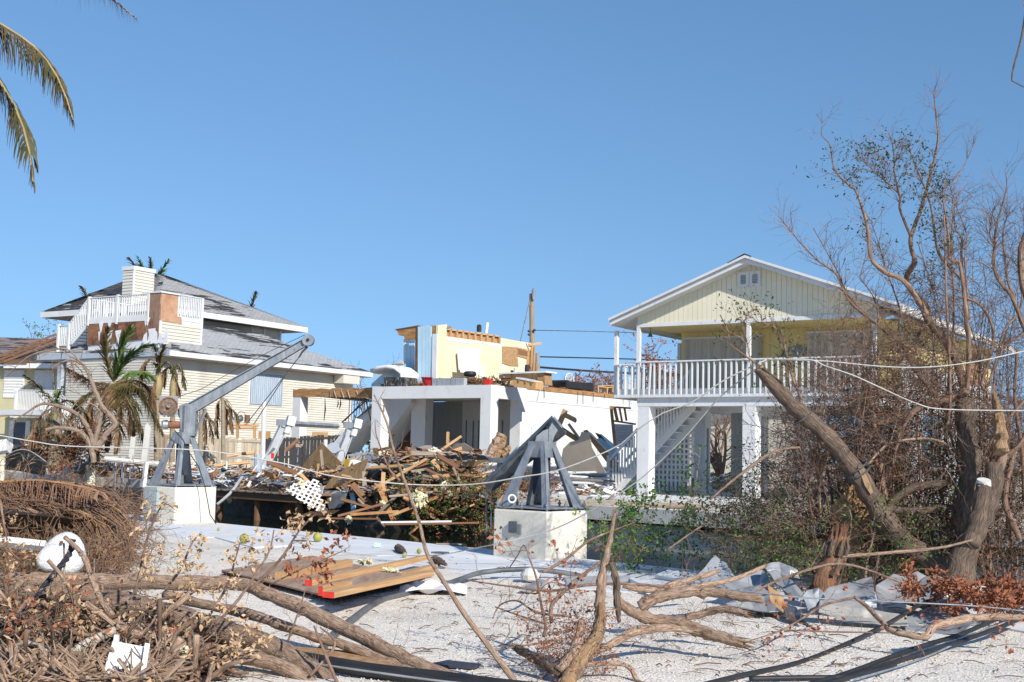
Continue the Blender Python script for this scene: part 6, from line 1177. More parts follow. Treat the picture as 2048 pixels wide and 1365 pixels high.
# ---------------------------------------------------------------- palms on the far bank
Yp = 47.
def pp(*a, Y=Yp): return [at(x, y, Y+(q[0] if q else 0)) for x, y, *q in a]
def dn(Y, m, L, *a, **k): d = dict(P=pp(*a, Y=Y), L=L, m=m); d.update(k); return d
palm('coconut_palm', 'storm battered coconut palm with one fresh green frond and a skirt of dead ones', pp((188, 925), (190, 880), (205, 820), (226, 768)), (.22, .17, .15), [
    dn(Yp, frond_green, .95, (228, 768), (236, 720), (250, 680), (262, 655), fwd=1.1, droop=.15, n=73, w=.05), dn(Yp, frond_green, .95, (228, 768), (248, 725), (276, 700), (304, 690), fwd=1., droop=.2, n=73, w=.05),
    dn(Yp, frond_olive, .9, (228, 768), (216, 730), (212, 690), (219, 655), fwd=1., droop=.2, n=64, w=.05), dn(Yp, frond_green, .8, (228, 768), (262, 748), (290, 745, -1), (312, 762, -1), n=64, w=.05),
    dn(Yp, frond_olive, .9, (228, 768), (268, 770, -1), (292, 800, -1), (325, 868, -1), droop=1., w=.05, n=130), dn(Yp, frond_olive, .9, (228, 768), (255, 800, -1), (278, 850, -1), (292, 900, -1), droop=1., w=.05, n=130),
    dn(Yp, frond_brown, .9, (228, 768), (238, 800, -1), (238, 850, -1), (232, 905, -1), droop=1.2, w=.05, n=130), dn(Yp, frond_brown, .8, (228, 768), (190, 765), (160, 750), (132, 735), droop=.9, w=.05, n=130),
    dn(Yp, frond_olive, .9, (228, 768), (195, 780), (165, 800), (140, 840), droop=1., w=.05, n=130), dn(Yp, frond_brown, .9, (228, 768), (222, 810, 1), (218, 860, 1), (214, 900, 1), droop=1.2, w=.05, n=130),
    dn(Yp, frond_brown, .9, (228, 768), (262, 775, 1), (300, 775, 1), (300, 810, 1), droop=1., w=.05, n=130), dn(Yp, frond_brown, .9, (228, 768), (250, 790, -.5), (262, 840, -.5), (268, 890, -.5), droop=1.2, w=.05, n=130), dn(Yp, frond_brown, .9, (228, 768), (270, 760, -.5), (300, 780, -.5), (310, 830, -.5), droop=1.1, w=.05, n=130), dn(Yp, frond_brown, .8, (228, 768), (190, 800), (180, 830), (172, 880), droop=1., w=.05, n=130)], seed=2)
palm('royal_palm', 'slim palm with a yellow crownshaft standing at the white house corner board', pp((314, 925), (313, 850), (314, 790)), (.12, .11, .11), [
    dn(Yp, frond_olive, .6, (317, 745), (322, 715), (330, 690), fwd=.8, droop=.4, n=48, w=.05), dn(Yp, frond_brown, .6, (317, 745), (305, 720), (288, 735), (280, 765), n=48, w=.05), dn(Yp, frond_olive, .6, (317, 745), (312, 705), (308, 688), n=41, w=.05),
    dn(Yp, frond_olive, .6, (317, 745), (332, 725), (345, 735), (352, 760), n=48, w=.05), dn(Yp, frond_brown, .6, (317, 745), (312, 775), (306, 800), n=38, w=.05)], seed=3, shaft=(pp((314, 800), (316, 770), (317, 740)), (.13, .17, .08)))
palm('royal_palm', 'second slim palm with fronds drooping to the right above the winch', pp((344, 925), (345, 850), (346, 795)), (.11, .10, .10), [
    dn(Yp+.6, frond_olive, .6, (347, 755), (355, 730), (364, 745), (371, 778), n=48, w=.05), dn(Yp+.6, frond_brown, .6, (347, 755), (340, 735), (330, 745), (326, 775), n=48, w=.05), dn(Yp+.6, frond_brown, .55, (347, 755), (352, 765), (356, 790), n=41, w=.05)], seed=4, shaft=(pp((345, 800), (346, 775), (347, 750)), (.11, .14, .07)))
palm('fan_palm', 'short shaggy palm in front of the balcony with upright broken stalks', pp((108, 930, -1), (111, 880, -1), (112, 815, -1)), (.26, .22, .20), [
    dn(46, frond_olive, .7, (112, 812), (90, 785), (70, 765), (48, 750), n=48, w=.05), dn(46, frond_brown, .8, (112, 812), (85, 830), (68, 870), (58, 915), droop=1.2, w=.06, n=36), dn(46, frond_olive, .8, (112, 812), (135, 800), (158, 815), (178, 850), w=.06, n=36),
    dn(46, frond_green, .6, (112, 812), (118, 785), (128, 770), n=41, w=.05), dn(46, frond_olive, .7, (112, 812), (98, 840), (92, 880), droop=1.1, n=48, w=.05), dn(46, frond_brown, .15, (112, 812), (108, 770), (104, 720), n=14), dn(46, frond_olive, .7, (112, 812), (130, 840), (140, 880), droop=1.1, n=48, w=.05), dn(46, frond_green, .6, (112, 812), (112, 850), (128, 895), n=41, w=.05)], seed=5)
for k, (xs, lb) in enumerate((((445, 795, 447, 880), 'dead palm stalk with brown hanging fronds in front of the shuttered wall'), ((402, 815, 400, 890), 'dead palm stalk drooping brown fronds behind the davit mast'))):
    x0, y0, x1, y1 = xs; palm('dead_palm', lb, pp((x1, y1+40), (x0, y0)), (.09, .07), [dn(Yp+.5, frond_brown, .55, (x0, y0), (x0+14*s_, y0+14), (x0+(22+6*k)*s_, y0+72), droop=1.2, n=41, w=.05) for s_ in (-.6, .35, .9)]+[dn(Yp+.5, frond_olive, .5, (x0, y0+8), (x0+24, y0+30), (x0+34, y0+60), droop=1., n=32, w=.05)], seed=8+k)
for k, (cx_, cy_, Yq, lb, fr_) in enumerate(((298, 600, 80, 'palm crown rising behind the chimney', ((275, 540, 258, 516), (285, 535, 276, 515), (302, 530, 300, 517), (325, 540, 341, 518))), (178, 640, 82, 'single palm frond tip showing over the roof left of the chimney', ((176, 600, 164, 574),)), (505, 640, 82, 'frond tip showing over the upper roof slope', ((505, 612, 512, 586),)))):
    palm('distant_palm', lb, [at(cx_, 900, Yq), at(cx_, cy_, Yq)], (.2, .18), [dn(Yq, (frond_olive, frond_green)[j % 2], 1.1, (cx_, cy_), (a, b), (c, d), fwd=.9, droop=.3, n=34, w=.09) for j, (a, b, c, d) in enumerate(fr_)], seed=20+k)
# the coconut palm whose fronds reach in from outside the frame
palm('coconut_palm', 'tall coconut palm whose browning fronds reach in at the upper corner of the sky', [at(-330, 1500, 10.5), at(-320, 700, 10.5), at(-260, -120, 10.5)], (.16, .14, .12), [
    dict(P=path((-260, -120, 10.5), (-120, -20, 10.2), (0, 48, 10), (75, 100, 9.9), (120, 165, 9.8), (146, 240, 9.8)), L=.52, m=frond_olive, n=210, droop=1.7, w=.020, fwd=.9, r=.025, ragged=.35, seg=4),
    dict(P=path((-260, -120, 10.5), (-120, 30, 9.6), (-10, 150, 9.4), (35, 225, 9.4), (58, 300, 9.3), (66, 365, 9.3)), L=.48, m=frond_olive, n=210, droop=1.4, w=.020, fwd=1.0, r=.025, ragged=.35, seg=4),
    dict(P=path((-260, -120, 10.5), (-80, -110, 11), (100, -60, 11.4), (200, -18, 11.6), (272, 38, 11.7)), L=.42, m=frond_brown, n=200, droop=1.4, w=.018, fwd=.8, r=.022, ragged=.4, seg=4),
    dict(P=path((-260, -120, 10.5), (-400, -20, 10), (-500, 200, 10)), L=.5, m=frond_brown, n=60, w=.03), dict(P=path((-260, -120, 10.5), (-300, -300, 11), (-200, -420, 12)), L=.5, m=frond_green, n=60, w=.03)], seed=9)
# bare arching tree among the palms
rng = np.random.default_rng(5); t = thing('arching_tree', 'leafless tree with thick arching limbs in front of the palms and balcony', 'tree', at(190, 925, 45)); mb = MB(); tw = MB(); tips = []
sp = [(pp((188, 925), (182, 895), (165, 868), (140, 858), (112, 856), (92, 860), Y=45), (.18, .14, .10)), (pp((190, 900), (180, 865), (158, 832), (125, 815), (85, 808), (50, 828), (26, 842), Y=45), (.16, .11, .04)),
      (pp((192, 900), (215, 866), (230, 850), (226, 838), (205, 815), (190, 780), (178, 750), (165, 730), (140, 720), (106, 735), Y=45), (.2, .16, .13, .09, .04)), (pp((185, 905), (196, 860), (203, 825), Y=45), (.17, .13)),
      (pp((203, 830), (190, 812), (170, 807), (150, 820), Y=45), (.06, .02)), (pp((170, 738), (140, 702), (108, 700), (60, 712), (20, 745), Y=45), (.07, .04, .02)), (pp((120, 700), (140, 715), (150, 745), Y=45), (.04, .02))]
sp = [(a, tuple(q*.6 for q in b)) for a, b in sp]; limbs(mb, sp, rng, 7); dress(tw, tips, sp, 9, 1.0, rng, 1, .02, 0, -.12); obj('trunk', mb, mat('tan_bare_bark', [(.3, (.20, .14, .10)), (.6, (.32, .24, .18)), (.75, (.42, .34, .27))], 1, stretch=(30, 5, 1), coord='UV', rough=.9), parent=t, world=True); obj('twigs', tw, bark_r, parent=t, world=True, kind='stuff')
shrubmass('brown_shrub', 'dead brown shrub at the foot of the shaggy palm', lambda r: at(r.uniform(70, 190), r.uniform(870, 925), 46+r.random()), 90, 15, .8, (bark_r, frond_brown, leaf_red), (.2, .05), r=.012)
# ---------------------------------------------------------------- the wind stripped trees on the near bank
YT = 15.2
def T_(*a, Y=YT): return [at(x, y, Y+(q[0] if q else 0)) for x, y, *q in a]
def bigtree(name, label, base, trunks, lims, seed, ntw=8, Lt=.55, depth=1, leaf=None, m=bark, ml=bark_m, r=.007, cat='bare tree', up_w=.45, extra=()):
    rng = np.random.default_rng(seed); t = thing(name, label, cat, base); mb = MB(); limbs(mb, trunks, rng, 12, .07); obj('trunk', mb, m, parent=t, world=True, smooth=True)
    tips = []; tw = MB()
    for s_ in lims: lb_ = MB(); limbs(lb_, [(s_[0], tuple(q*.66 for q in s_[1]))], rng, 7, .05); obj('limb', lb_, ml, parent=t, world=True, smooth=True)
    dress(tw, tips, lims, int(ntw*2.1), Lt, rng, depth, r*.8, up_w, .0); 
    obj('twigs', tw, bark_r, parent=t, world=True, kind='stuff')
    if leaf:
        sel = [q for q in tips if leaf[1](q[0])]; lf_ = MB(); leafset(lf_, sel, rng, leaf[2], .055, .022, .4, .05); obj('leaves', lf_, leaf[0], parent=t, world=True, kind='stuff')
    return t, tips
b0 = gnd(1895, 1185)
bigtree('sawn_tree', 'sawn off trunk leaning up to the left across the porch, ringed by cables', gnd(1885, 1180, 0), [(T_((1905, 1170), (1860, 1118), (1805, 1080), (1752, 1010), (1712, 945), (1650, 868), (1585, 812), (1545, 770), (1519, 740)), (.13, .125, .125, .12, .105, .088, .072))], [
    (T_((1610, 835), (1590, 760), (1570, 700), (1562, 672)), (.025, .012)), (T_((1585, 812), (1560, 765), (1495, 715), (1462, 690), (1455, 660), (1440, 630)), (.028, .02, .01)), (T_((1500, 717), (1490, 665), (1483, 640)), (.014, .006)), (T_((1603, 800), (1582, 745), (1562, 660)), (.03, .02)),
    (T_((1562, 672), (1545, 652), (1515, 645), (1505, 634)), (.013, .006))], 1, 6, .35, leaf=(leaf_dark, lambda p: True, 2))
obj('saw_cut', MB().tube([at(1519.5, 740.5, YT), at(1516.5, 737, YT)], (.074, .07), 12), wood_s, parent=bpy.data.objects['sawn_tree'], world=True)
obj('bare_streak', MB().prism([at(x, y, YT-.135) for x, y in ((1716, 935), (1724, 930), (1738, 962), (1746, 985), (1742, 990), (1730, 972))], (0, .03, 0)), wood_s, parent=bpy.data.objects['sawn_tree'], world=True)
tall = [([(1830, 520), (1821, 479), (1843, 416), (1866, 330), (1876, 279), (1874, 250), (1866, 175)], (.045, .035, .022, .006)), ([(1829, 520), (1828, 529), (1813, 565), (1851, 612), (1856, 632)], (.05, .06)),
    ([(1856, 632), (1810, 565), (1770, 545), (1742, 515), (1734, 453), (1714, 387), (1700, 373), (1669, 339), (1660, 290), (1643, 270), (1646, 239)], (.06, .045, .03, .018, .005)),
    ([(1820, 470), (1800, 419), (1800, 396), (1790, 353), (1787, 301), (1777, 267)], (.028, .02, .006)), ([(1795, 385), (1766, 359), (1729, 324)], (.016, .006)), ([(1845, 615), (1862, 650), (1895, 690), (1917, 735), (1932, 790)], (.06, .075, .085)),
    ([(1933, 790), (1938, 700), (1933, 640), (1920, 530), (1900, 520), (1897, 473), (1886, 384), (1900, 367), (1923, 341), (1949, 287)], (.05, .045, .03, .015, .005)), ([(1925, 560), (1886, 520), (1874, 496), (1866, 439), (1857, 396), (1830, 330), (1815, 285)], (.03, .02, .006)),
    ([(1930, 620), (1923, 520), (1923, 476), (1911, 459), (1909, 416), (1925, 380), (1950, 400)], (.03, .02, .006)), ([(1938, 640), (1930, 520), (1934, 476), (1920, 430), (1905, 400)], (.026, .014, .005)),
    ([(1893, 870), (1900, 800), (1898, 700), (1893, 600), (1890, 500), (1888, 430)], (.025, .025, .02, .012)), ([(1905, 690), (1908, 600), (1902, 500), (1906, 400), (1890, 350)], (.022, .018, .006)),
    ([(1935, 780), (1905, 798), (1850, 812), (1790, 838), (1740, 850)], (.09, .075, .05)), ([(1845, 812), (1822, 830), (1800, 870), (1785, 930)], (.05, .03))]
bigtree('tall_bare_tree', 'tallest leafless tree, its feathery top reaching highest into the sky', gnd(1930, 1185), [(T_((1928, 1170), (1930, 1085), (1926, 1010), (1944, 930), (1932, 870), (1934, 795)), (.14, .13, .125, .12, .115, .11))],
    [([at(x, y, YT+.35*math.sin(i*1.7)*min(1, j/3)) for j, (x, y) in enumerate(P)], r_) for i, (P, r_) in enumerate(tall)], 2, 19, .34, 1, (leaf_dark, lambda p: 3.9 < p[2] < 5.7 and p[0] < 5.4, 2), r=.0062)
bigtree('split_tree', 'dark tree with a splintered yellow broken top and a pale sawn stub', gnd(1912, 1195), [(T_((1905, 1178, -.5), (1925, 1110, -.5), (1962, 1040, -.5), (1984, 985, -.5), (1990, 930, -.5)), (.15, .14, .125, .11, .10)), (T_((1940, 1090, -.6), (1960, 1020, -.6), (1967, 968, -.6)), (.11, .095, .088))],
    [(T_((1985, 960, -.5), (2003, 920, -.5), (2000, 860, -.5), (1990, 800, -.5)), (.10, .09, .06)), (T_((1990, 930, -.4), (2040, 890, -.4), (2060, 850, -.4)), (.05, .04))], 3, 5, .5)
o_ = bpy.data.objects['split_tree']
mb = MB(); limbs(mb, [(T_((2003, 905, -.6), (2000, 850, -.6), (1990, 795, -.6), (1984, 780, -.6)), (.085, .075, .05, .01))], np.random.default_rng(4), 12, .25); obj('splintered_top', mb, wood_s, parent=o_, world=True)
obj('sawn_face', MB().tube([at(1967, 970, YT-.6), at(1968, 960, YT-.62)], (.09, .08), 12), concrete, parent=o_, world=True)
mids = [([(1770, 1000), (1760, 930), (1748, 850), (1742, 800), (1735, 742)], (.065, .055, .045, .03)), ([(1779, 669), (1755, 650), (1706, 611), (1689, 585), (1670, 546), (1636, 522), (1600, 485), (1556, 432)], (.035, .025, .015, .005)), ([(1832, 742), (1818, 718), (1801, 686), (1779, 669)], (.045, .04)),
    ([(1755, 650), (1697, 592), (1677, 548), (1651, 500), (1626, 456)], (.022, .015, .006)), ([(1757, 802), (1757, 754), (1744, 669), (1757, 650), (1755, 621), (1743, 587), (1721, 558), (1723, 544), (1733, 507)], (.022, .016, .006)),
    ([(1803, 631), (1793, 597), (1779, 558), (1769, 529), (1755, 480), (1740, 440)], (.018, .014, .006)), ([(1854, 635), (1832, 679), (1808, 708), (1786, 754)], (.035, .03, .02)), ([(1832, 742), (1870, 790), (1900, 830)], (.045, .05)), ([(1786, 754), (1795, 790), (1800, 812)], (.03, .03)),
    ([(1640, 1020), (1637, 930), (1640, 880), (1648, 820)], (.028, .022, .014))]
bigtree('many_stemmed_tree', 'thin many stemmed bare tree spreading in front of the gable and porch', gnd(1790, 1180), [(T_((1800, 1170, .3), (1782, 1090, .3), (1770, 1000, .3)), (.10, .08, .065))], [(T_(*[(x, y, .3) for x, y in P]), r_) for P, r_ in mids], 6, 14, .42, 1, (leaf_dark, lambda p: False, 0), r=.0065)
rt_ = [([(1972, 783), (1963, 768), (1980, 718), (1987, 669), (1975, 630), (1950, 604), (1914, 599), (1870, 640), (1830, 660)], (.03, .03, .02, .012)), ([(2070, 690), (2048, 655), (2033, 616), (2021, 589), (1999, 563), (1987, 529), (1989, 501), (1993, 453), (2013, 376), (2009, 339)], (.05, .04, .03, .02, .005)),
    ([(1990, 540), (1987, 487), (1979, 473), (1984, 444), (1973, 424)], (.016, .006)), ([(2030, 600), (2016, 563), (2010, 520), (2006, 473), (2011, 444), (2021, 419)], (.028, .02, .006)), ([(2070, 620), (2048, 580), (2042, 540), (2042, 500), (2050, 470), (2060, 430)], (.07, .06, .05, .03)),
    ([(1972, 783), (1997, 713), (2021, 686), (2060, 660)], (.02, .02)), ([(2045, 560), (2040, 620), (2010, 660), (1990, 740), (1985, 850)], (.02, .02, .015)), ([(2030, 900), (2010, 1000), (2040, 1080)], (.05, .06)), ([(2035, 700), (2030, 800), (2044, 900), (2050, 1000)], (.03, .04)), ([(2050, 800), (1990, 870), (1960, 930)], (.03, .02))]
bigtree('edge_tree', 'bare tree cut by the frame edge, grey stem and curving red twigs', gnd(2060, 1195), [(T_((2075, 1180), (2080, 1000), (2085, 850), (2075, 620)), (.13, .11, .09, .06))], [(T_(*P), r_) for P, r_ in rt_], 7, 14, .5, 1, None, r=.007)
bigtree('overhead_twig', 'single pale crooked branch dangling at the top corner of the sky', at(2075, 30, 12), [([at(2060, -40, 12), at(2046, 60, 12), at(2024, 150, 12), at(2030, 165, 12), at(2060, 180, 12)], (.02, .014, .01, .009, .004))], [([at(2046, 60, 12), at(2050, 20, 12), at(2036, -20, 12)], (.008, .004))], 8, 2, .2, 0, None, cat='branch')
# stump, plywood, horizontal boughs and the thickets
mb = MB(); rng = np.random.default_rng(3); SP = T_((1636, 1200, -1.4), (1652, 1150, -1.4), (1668, 1110, -1.4), (1676, 1078, -1.4)); limbs(mb, [(SP, (.15, .12, .10, .085))], rng, 14, .2)
stp = thing('splintered_stump', 'reddish splintered stump standing in front of the dangling plywood', 'stump', SP[0]); red_h = mat('red_heartwood', [(.3, (.10, .045, .03)), (.5, (.26, .125, .07)), (.75, (.44, .29, .19))], 1, stretch=(60, 4, 1), coord='UV', rough=.9, bump=.9, bscale=1.5); obj('stem', mb, red_h, parent=stp, world=True, smooth=True)
mb = MB()
for k in range(60):
    q = rng.uniform(0, 6.28); rr = rng.uniform(.03, .10); o3 = np.array([math.cos(q)*rr, math.sin(q)*rr, 0]); c0 = SP[2]+o3*1.1; mb.tube([c0, SP[3]+o3, SP[3]+o3*1.1+(SP[3]-SP[2])*rng.uniform(.1, 1.3)*(1.2-rr*6)+rng.normal(0, .01, 3)], (.02, .016, .002), 4)
obj('splinters', mb, red_h, parent=stp, world=True); mb = MB()
for k in range(16): q = rng.uniform(0, 6.28); o3 = np.array([math.cos(q), math.sin(q), 0])*.13; i = rng.integers(0, 3); mb.tube([SP[i]+o3, (SP[i]+SP[i+1])/2+o3*1.1, SP[i+1]+o3*rng.uniform(.8, 1.3)], (.03, .035, .01), 4)
obj('bark_strips', mb, bark, parent=stp, world=True)
single('hanging_plywood', poly3([(1664, 1012, 15.6), (1708, 966, 15.6), (1745, 1030, 15.6), (1738, 1062, 15.6), (1726, 1085, 15.6), (1712, 1112, 15.6), (1695, 1106, 15.6), (1688, 1070, 15.6), (1668, 1040, 15.6)], .02), osb, 'orange plywood shard standing among the branches behind the leaning trunk', 'plywood')
for k, (P, r_, lb) in enumerate((([(1770, 1040), (1790, 1000), (1830, 975), (1880, 968), (1912, 965)], (.045, .05, .04), 'dark bough curving behind the leaning trunk'), ([(1765, 1018), (1830, 1022), (1890, 1016), (1912, 1018)], (.05, .045, .03), 'split red bough lying level between the trunks'),
    ([(1735, 930), (1780, 888), (1860, 878), (1910, 898)], (.018, .014), 'thin pale branch arched over the thicket'), ([(1660, 1115, -1), (1790, 1105, -1), (1880, 1096, -1), (1945, 1080, -1)], (.022, .02, .012), 'long grey branch lying across the foot of the leaning trunk'), ([(1420, 1000), (1480, 950), (1545, 905), (1600, 895)], (.012, .02, .014), 'red brown branch reaching left in front of the white column'),
    ([(1500, 1190, -2), (1560, 1160, -2), (1680, 1128, -2), (1800, 1165, -2)], (.012, .015, .01), 'thin twig stretched above the crumpled metal'), ([(1335, 1100, 1), (1400, 1055, 1), (1470, 1020, 1)], (.014, .01), 'reddish branch above the canal beside the green shrub'))):
    mb = MB(); tw = MB(); S_ = [(T_(*P), r_)]; limbs(mb, S_, np.random.default_rng(k), 7); t = thing('fallen_bough', lb, 'branch', T_(*P)[0]); obj('bough', mb, bark if k < 2 else bark_l, parent=t, world=True, smooth=True); dress(tw, [], S_, 7, .35, np.random.default_rng(k+50), 1, .006, .1); obj('twigs', tw, bark_r, parent=t, world=True, kind='stuff')
def inbox(x0, x1, y0, y1, Ya, Yb): return lambda r: at(r.uniform(x0, x1), r.uniform(y0, y1), r.uniform(Ya, Yb))
def tri(x0, x1, yt0, yt1, yb, Ya, Yb):
    def f(r): x = r.uniform(x0, x1); yt = yt0+(yt1-yt0)*(x-x0)/(x1-x0); return at(x, yt+(yb-yt)*r.random()**.8, r.uniform(Ya, Yb))
    return f
rng = np.random.default_rng(91)
for k in range(64):          # thin stems that fill the air between the trunks
    x = rng.uniform(1640, 2070); xt = x+rng.normal(0, 60); yt = rng.uniform(470, 860) if x > 1800 else rng.uniform(640, 900); Yq = rng.uniform(15.3, 16.8); n_ = 6
    P = [at(x+(xt-x)*i/n_+rng.normal(0, 9)*(i > 0), 1185+(yt-1185)*i/n_, Yq+rng.normal(0, .12)) for i in range(n_+1)]
    tt = thing('bare_sapling', ('thin bare stem rising out of the thicket behind the leaning trunk' if x < 1800 else 'thin bare stem in the crowd around the tall tree' if x < 1930 else 'thin bare stem at the frame edge beyond the sawn stub'), 'sapling', P[0], group=('thin stems behind the leaning trunk' if x < 1800 else 'thin stems around the tall tree' if x < 1930 else 'thin stems at the frame edge')); r0 = rng.uniform(.008, .02)
    m1 = MB(); limbs(m1, [(P, (r0, r0*.8, r0*.3))], rng, 6); obj('stem', m1, bark_m if k % 2 else bark_r, parent=tt, world=True, smooth=True); t1 = MB(); dress(t1, [], [(P, (r0, r0*.3))], 11, .45, rng, 1, r0*.4, .35, 0); obj('twigs', t1, bark_r, parent=tt, world=True, kind='stuff')
shrubmass('twig_thicket', 'dense reddish thicket of snapped twigs piled against the porch end', tri(1550, 1800, 860, 660, 1130, 15.4, 17.8), 1250, 21, .6, (bark_r, leaf_red), r=.006, grav=-.08, upz=.2, nl=1, lw=(.05, .02), leafpart=.15)
shrubmass('twig_thicket', 'dark tangle of broken branches between the trunks at the canal edge', tri(1700, 2060, 740, 800, 1150, 15.3, 17.3), 1500, 22, .6, (twig_d, leaf_dark, leaf_red), (.05, .025), r=.006, nl=1, grav=-.08, upz=.2, leafpart=.4)
shrubmass('twig_thicket', 'finer twigs hanging over the water in front of the second white column', tri(1420, 1600, 1000, 880, 1120, 15.4, 17.6), 260, 23, .5, (twig_d, leaf_dark), (.05, .025), r=.005, nl=2, grav=-.1, upz=.1)
shrubmass('red_twigs', 'haze of fine bare twigs filling the gaps between the right hand stems', tri(1790, 2070, 520, 480, 900, 15, 16.6), 620, 124, .5, (bark_r,), r=.0045, grav=0, upz=.5)
shrubmass('red_twigs', 'haze of thin red twigs around the upper limbs in front of the gable end', tri(1640, 1900, 620, 600, 800, 15, 16.3), 420, 24, .45, (bark_r,), r=.0045, grav=0, upz=.4)
shrubmass('green_undergrowth', 'dark green leafy undergrowth beneath the leaning trunk', tri(1450, 1900, 1070, 1030, 1165, 14.6, 16.2), 170, 25, .35, (twig_d, leaf_dark, leaf_green, leaf_dark), (.045, .025), r=.004, nl=3)
shrubmass('mangrove_sprig', 'fresh green mangrove shrub growing beside the weathered block', tri(1190, 1345, 1010, 990, 1140, 17.4, 18.2), 95, 26, .42, (bark_l, leaf_green), (.06, .035), r=.004, nl=7, depth=1)
shrubmass('mangrove_sprig', 'small green shrub with leaves in front of the porch slab', inbox(1340, 1400, 960, 1140, 17.2, 18), 26, 27, .4, (bark_l, leaf_green), (.06, .035), r=.004, nl=6, depth=1)
shrubmass('rust_leaf_spray', 'spray of rust red dead leaves lying over the crumpled metal', lambda r: (lambda x: at(x, 1172+(x-1810)*.12+r.normal(0, 8), r.uniform(12.3, 12.9)))(r.uniform(1810, 2045)), 60, 28, .16, (bark_r, leaf_red, leaf_red), (.07, .028), r=.003, nl=5, grav=-.2, upz=-.1)
t = thing('dead_frond_bundle', 'bundle of dead fronds dipping in the canal below the lattice', 'frond', at(590, 990, Yf(590, -.8))); le = MB(); rng = np.random.default_rng(2)
for k in range(90): a = at(588+rng.normal(0, 5), 985+rng.uniform(-5, 12), Yf(590, -.8)); le.tube([a, a+[rng.normal(0, .08), 0, -.3], a+[rng.normal(0, .2), 0, -.62]], (.012, .006), 3)
obj('dead_leaflets', le, frond_brown, parent=t, world=True, kind='stuff')
# ---------------------------------------------------------------- gravel stones close to the camera
def stones(name, m, n, seed, smin, smax):
    rng = np.random.default_rng(seed); s = rng.uniform(-11, 20, n*3); t_ = -15+14.2*rng.random(n*3)**1.35; p = PN+s[:, None]*E_+t_[:, None]*N_
    keep = (p[:, 1] > 7.8) & (np.abs(p[:, 0]) < .47*p[:, 1]) & (p[:, 1] < 17); p = p[keep][:n]; s = s[keep][:n]; t_ = t_[keep][:n]; k = len(p)
    p[:, 2] = gz(s, t_)+.002
    base = np.array([(1, 0, 0), (0, 1, 0), (-1, 0, 0), (0, -1, 0), (0, 0, .7), (0, 0, -.5)]); a = rng.uniform(0, 6.28, k); sc = rng.uniform(smin, smax, k)
    V = base[None]*rng.uniform(.6, 1.15, (k, 6, 1))*sc[:, None, None]; ca, sa = np.cos(a)[:, None], np.sin(a)[:, None]
    V = np.stack([V[..., 0]*ca-V[..., 1]*sa, V[..., 0]*sa+V[..., 1]*ca, V[..., 2]], -1)+p[:, None]
    T = np.array([(0, 1, 4), (1, 2, 4), (2, 3, 4), (3, 0, 4), (1, 0, 5), (2, 1, 5), (3, 2, 5), (0, 3, 5)]); fc = (T[None]+(np.arange(k)*6)[:, None, None]).reshape(-1, 3)
    return obj(name, MB().addnp(V.reshape(-1, 3), fc), m, label=None, kind='stuff')
st1 = stones('loose_gravel', mat('pale_stone', [(.3, (.52, .47, .41)), (.7, (.68, .63, .56))], 40, rough=.95), 52000, 1, .005, .013); tag(st1, 'pale coral gravel scattered over the near ground', 'gravel')
st2 = stones('dark_chips', mat('dark_chip', [(.3, (.10, .08, .06)), (.7, (.30, .25, .20))], 30, rough=.95), 4500, 2, .004, .012); tag(st2, 'dark chips of bark and stone among the pale gravel', 'gravel')
mb = MB(); rng = np.random.default_rng(4)
for k in range(900):
    p = gnd(rng.uniform(-20, 2060), rng.uniform(1090, 1365)**1.0); 
    if p[1] < 7 or to_st(p)[1] > -.6: continue
    p[2] = float(gz(*to_st(p)))+.012; a = rng.uniform(0, 6.28); L_ = rng.uniform(.03, .22); d = np.array([math.cos(a), math.sin(a), rng.normal(0, .06)])*L_/2; mb.tube([p-d, p+[0, 0, .012], p+d], rng.uniform(.002, .006), 3)
tag(obj('twig_litter', mb, twig_d, kind='stuff'), 'small broken twigs littering the gravel', 'litter')
# ---------------------------------------------------------------- lumber on plywood sheets
def onz(x, y, z): return gnd(x, y, z)
pl = [(443, 1143), (664, 1198), (846, 1158), (625, 1114)]
for k, (z, dx, dy, m_, lb) in enumerate(((.02, 0, 3, wood_d, 'lower dark plywood sheet beneath the lumber on the gravel'), (.05, 4, 1, tar, 'black felt layer between the two plywood sheets under the lumber'), (.075, 0, 0, mat('old_plywood', [(.3, (.24, .15, .10)), (.55, (.36, .25, .18)), (.75, (.46, .35, .26))], 3, stretch=(4, .6, 1), rough=.85), 'upper plywood sheet carrying the red ended lumber'))):
    single('plywood_sheet' if k != 1 else 'felt_sheet', MB().prism([onz(x+dx, y+dy, z) for x, y in pl], (0, 0, .018)), m_, lb, 'plywood' if k != 1 else 'felt')
def stick(x0, y0, x1, y1, z, w, h, label, redend=True, m=wood):
    a, b = onz(x0, y0, z), onz(x1, y1, z); d = (b-a)/np.linalg.norm(b-a); L_ = np.linalg.norm(b-a); t = thing('timber_beam', label, 'lumber', a)
    o = obj('beam', MB().box(-L_/2, L_/2, -w/2, w/2, 0, h), m, parent=t); oriented(o, (a+b)/2, d, (0, 0, 1)); o.matrix_parent_inverse = mw(t).inverted()
    if redend: o = obj('painted_end', MB().box(-.006, 0, -w/2, w/2, 0, h), redp, parent=t); oriented(o, a-d*.002, d, (0, 0, 1)); o.matrix_parent_inverse = mw(t).inverted()
zb = .095
stick(557, 1160, 698, 1133, zb, .10, .09, 'short lumber at the back left of the plywood sheet', False)
stick(617, 1172, 852, 1120, zb, .09, .065, 'long single lumber with a red end in the middle of the plywood')
for k, h in enumerate((0, .058, .116)): stick(657, 1196, 858, 1152, zb+h, .12, .056, ('lowest lumber of the red ended stack on the plywood', 'middle lumber of the red ended stack', 'top lumber of the red ended stack')[k])
stick(641, 1192, 700, 1180, zb, .05, .10, 'narrow red ended lumber beside the stack of three')
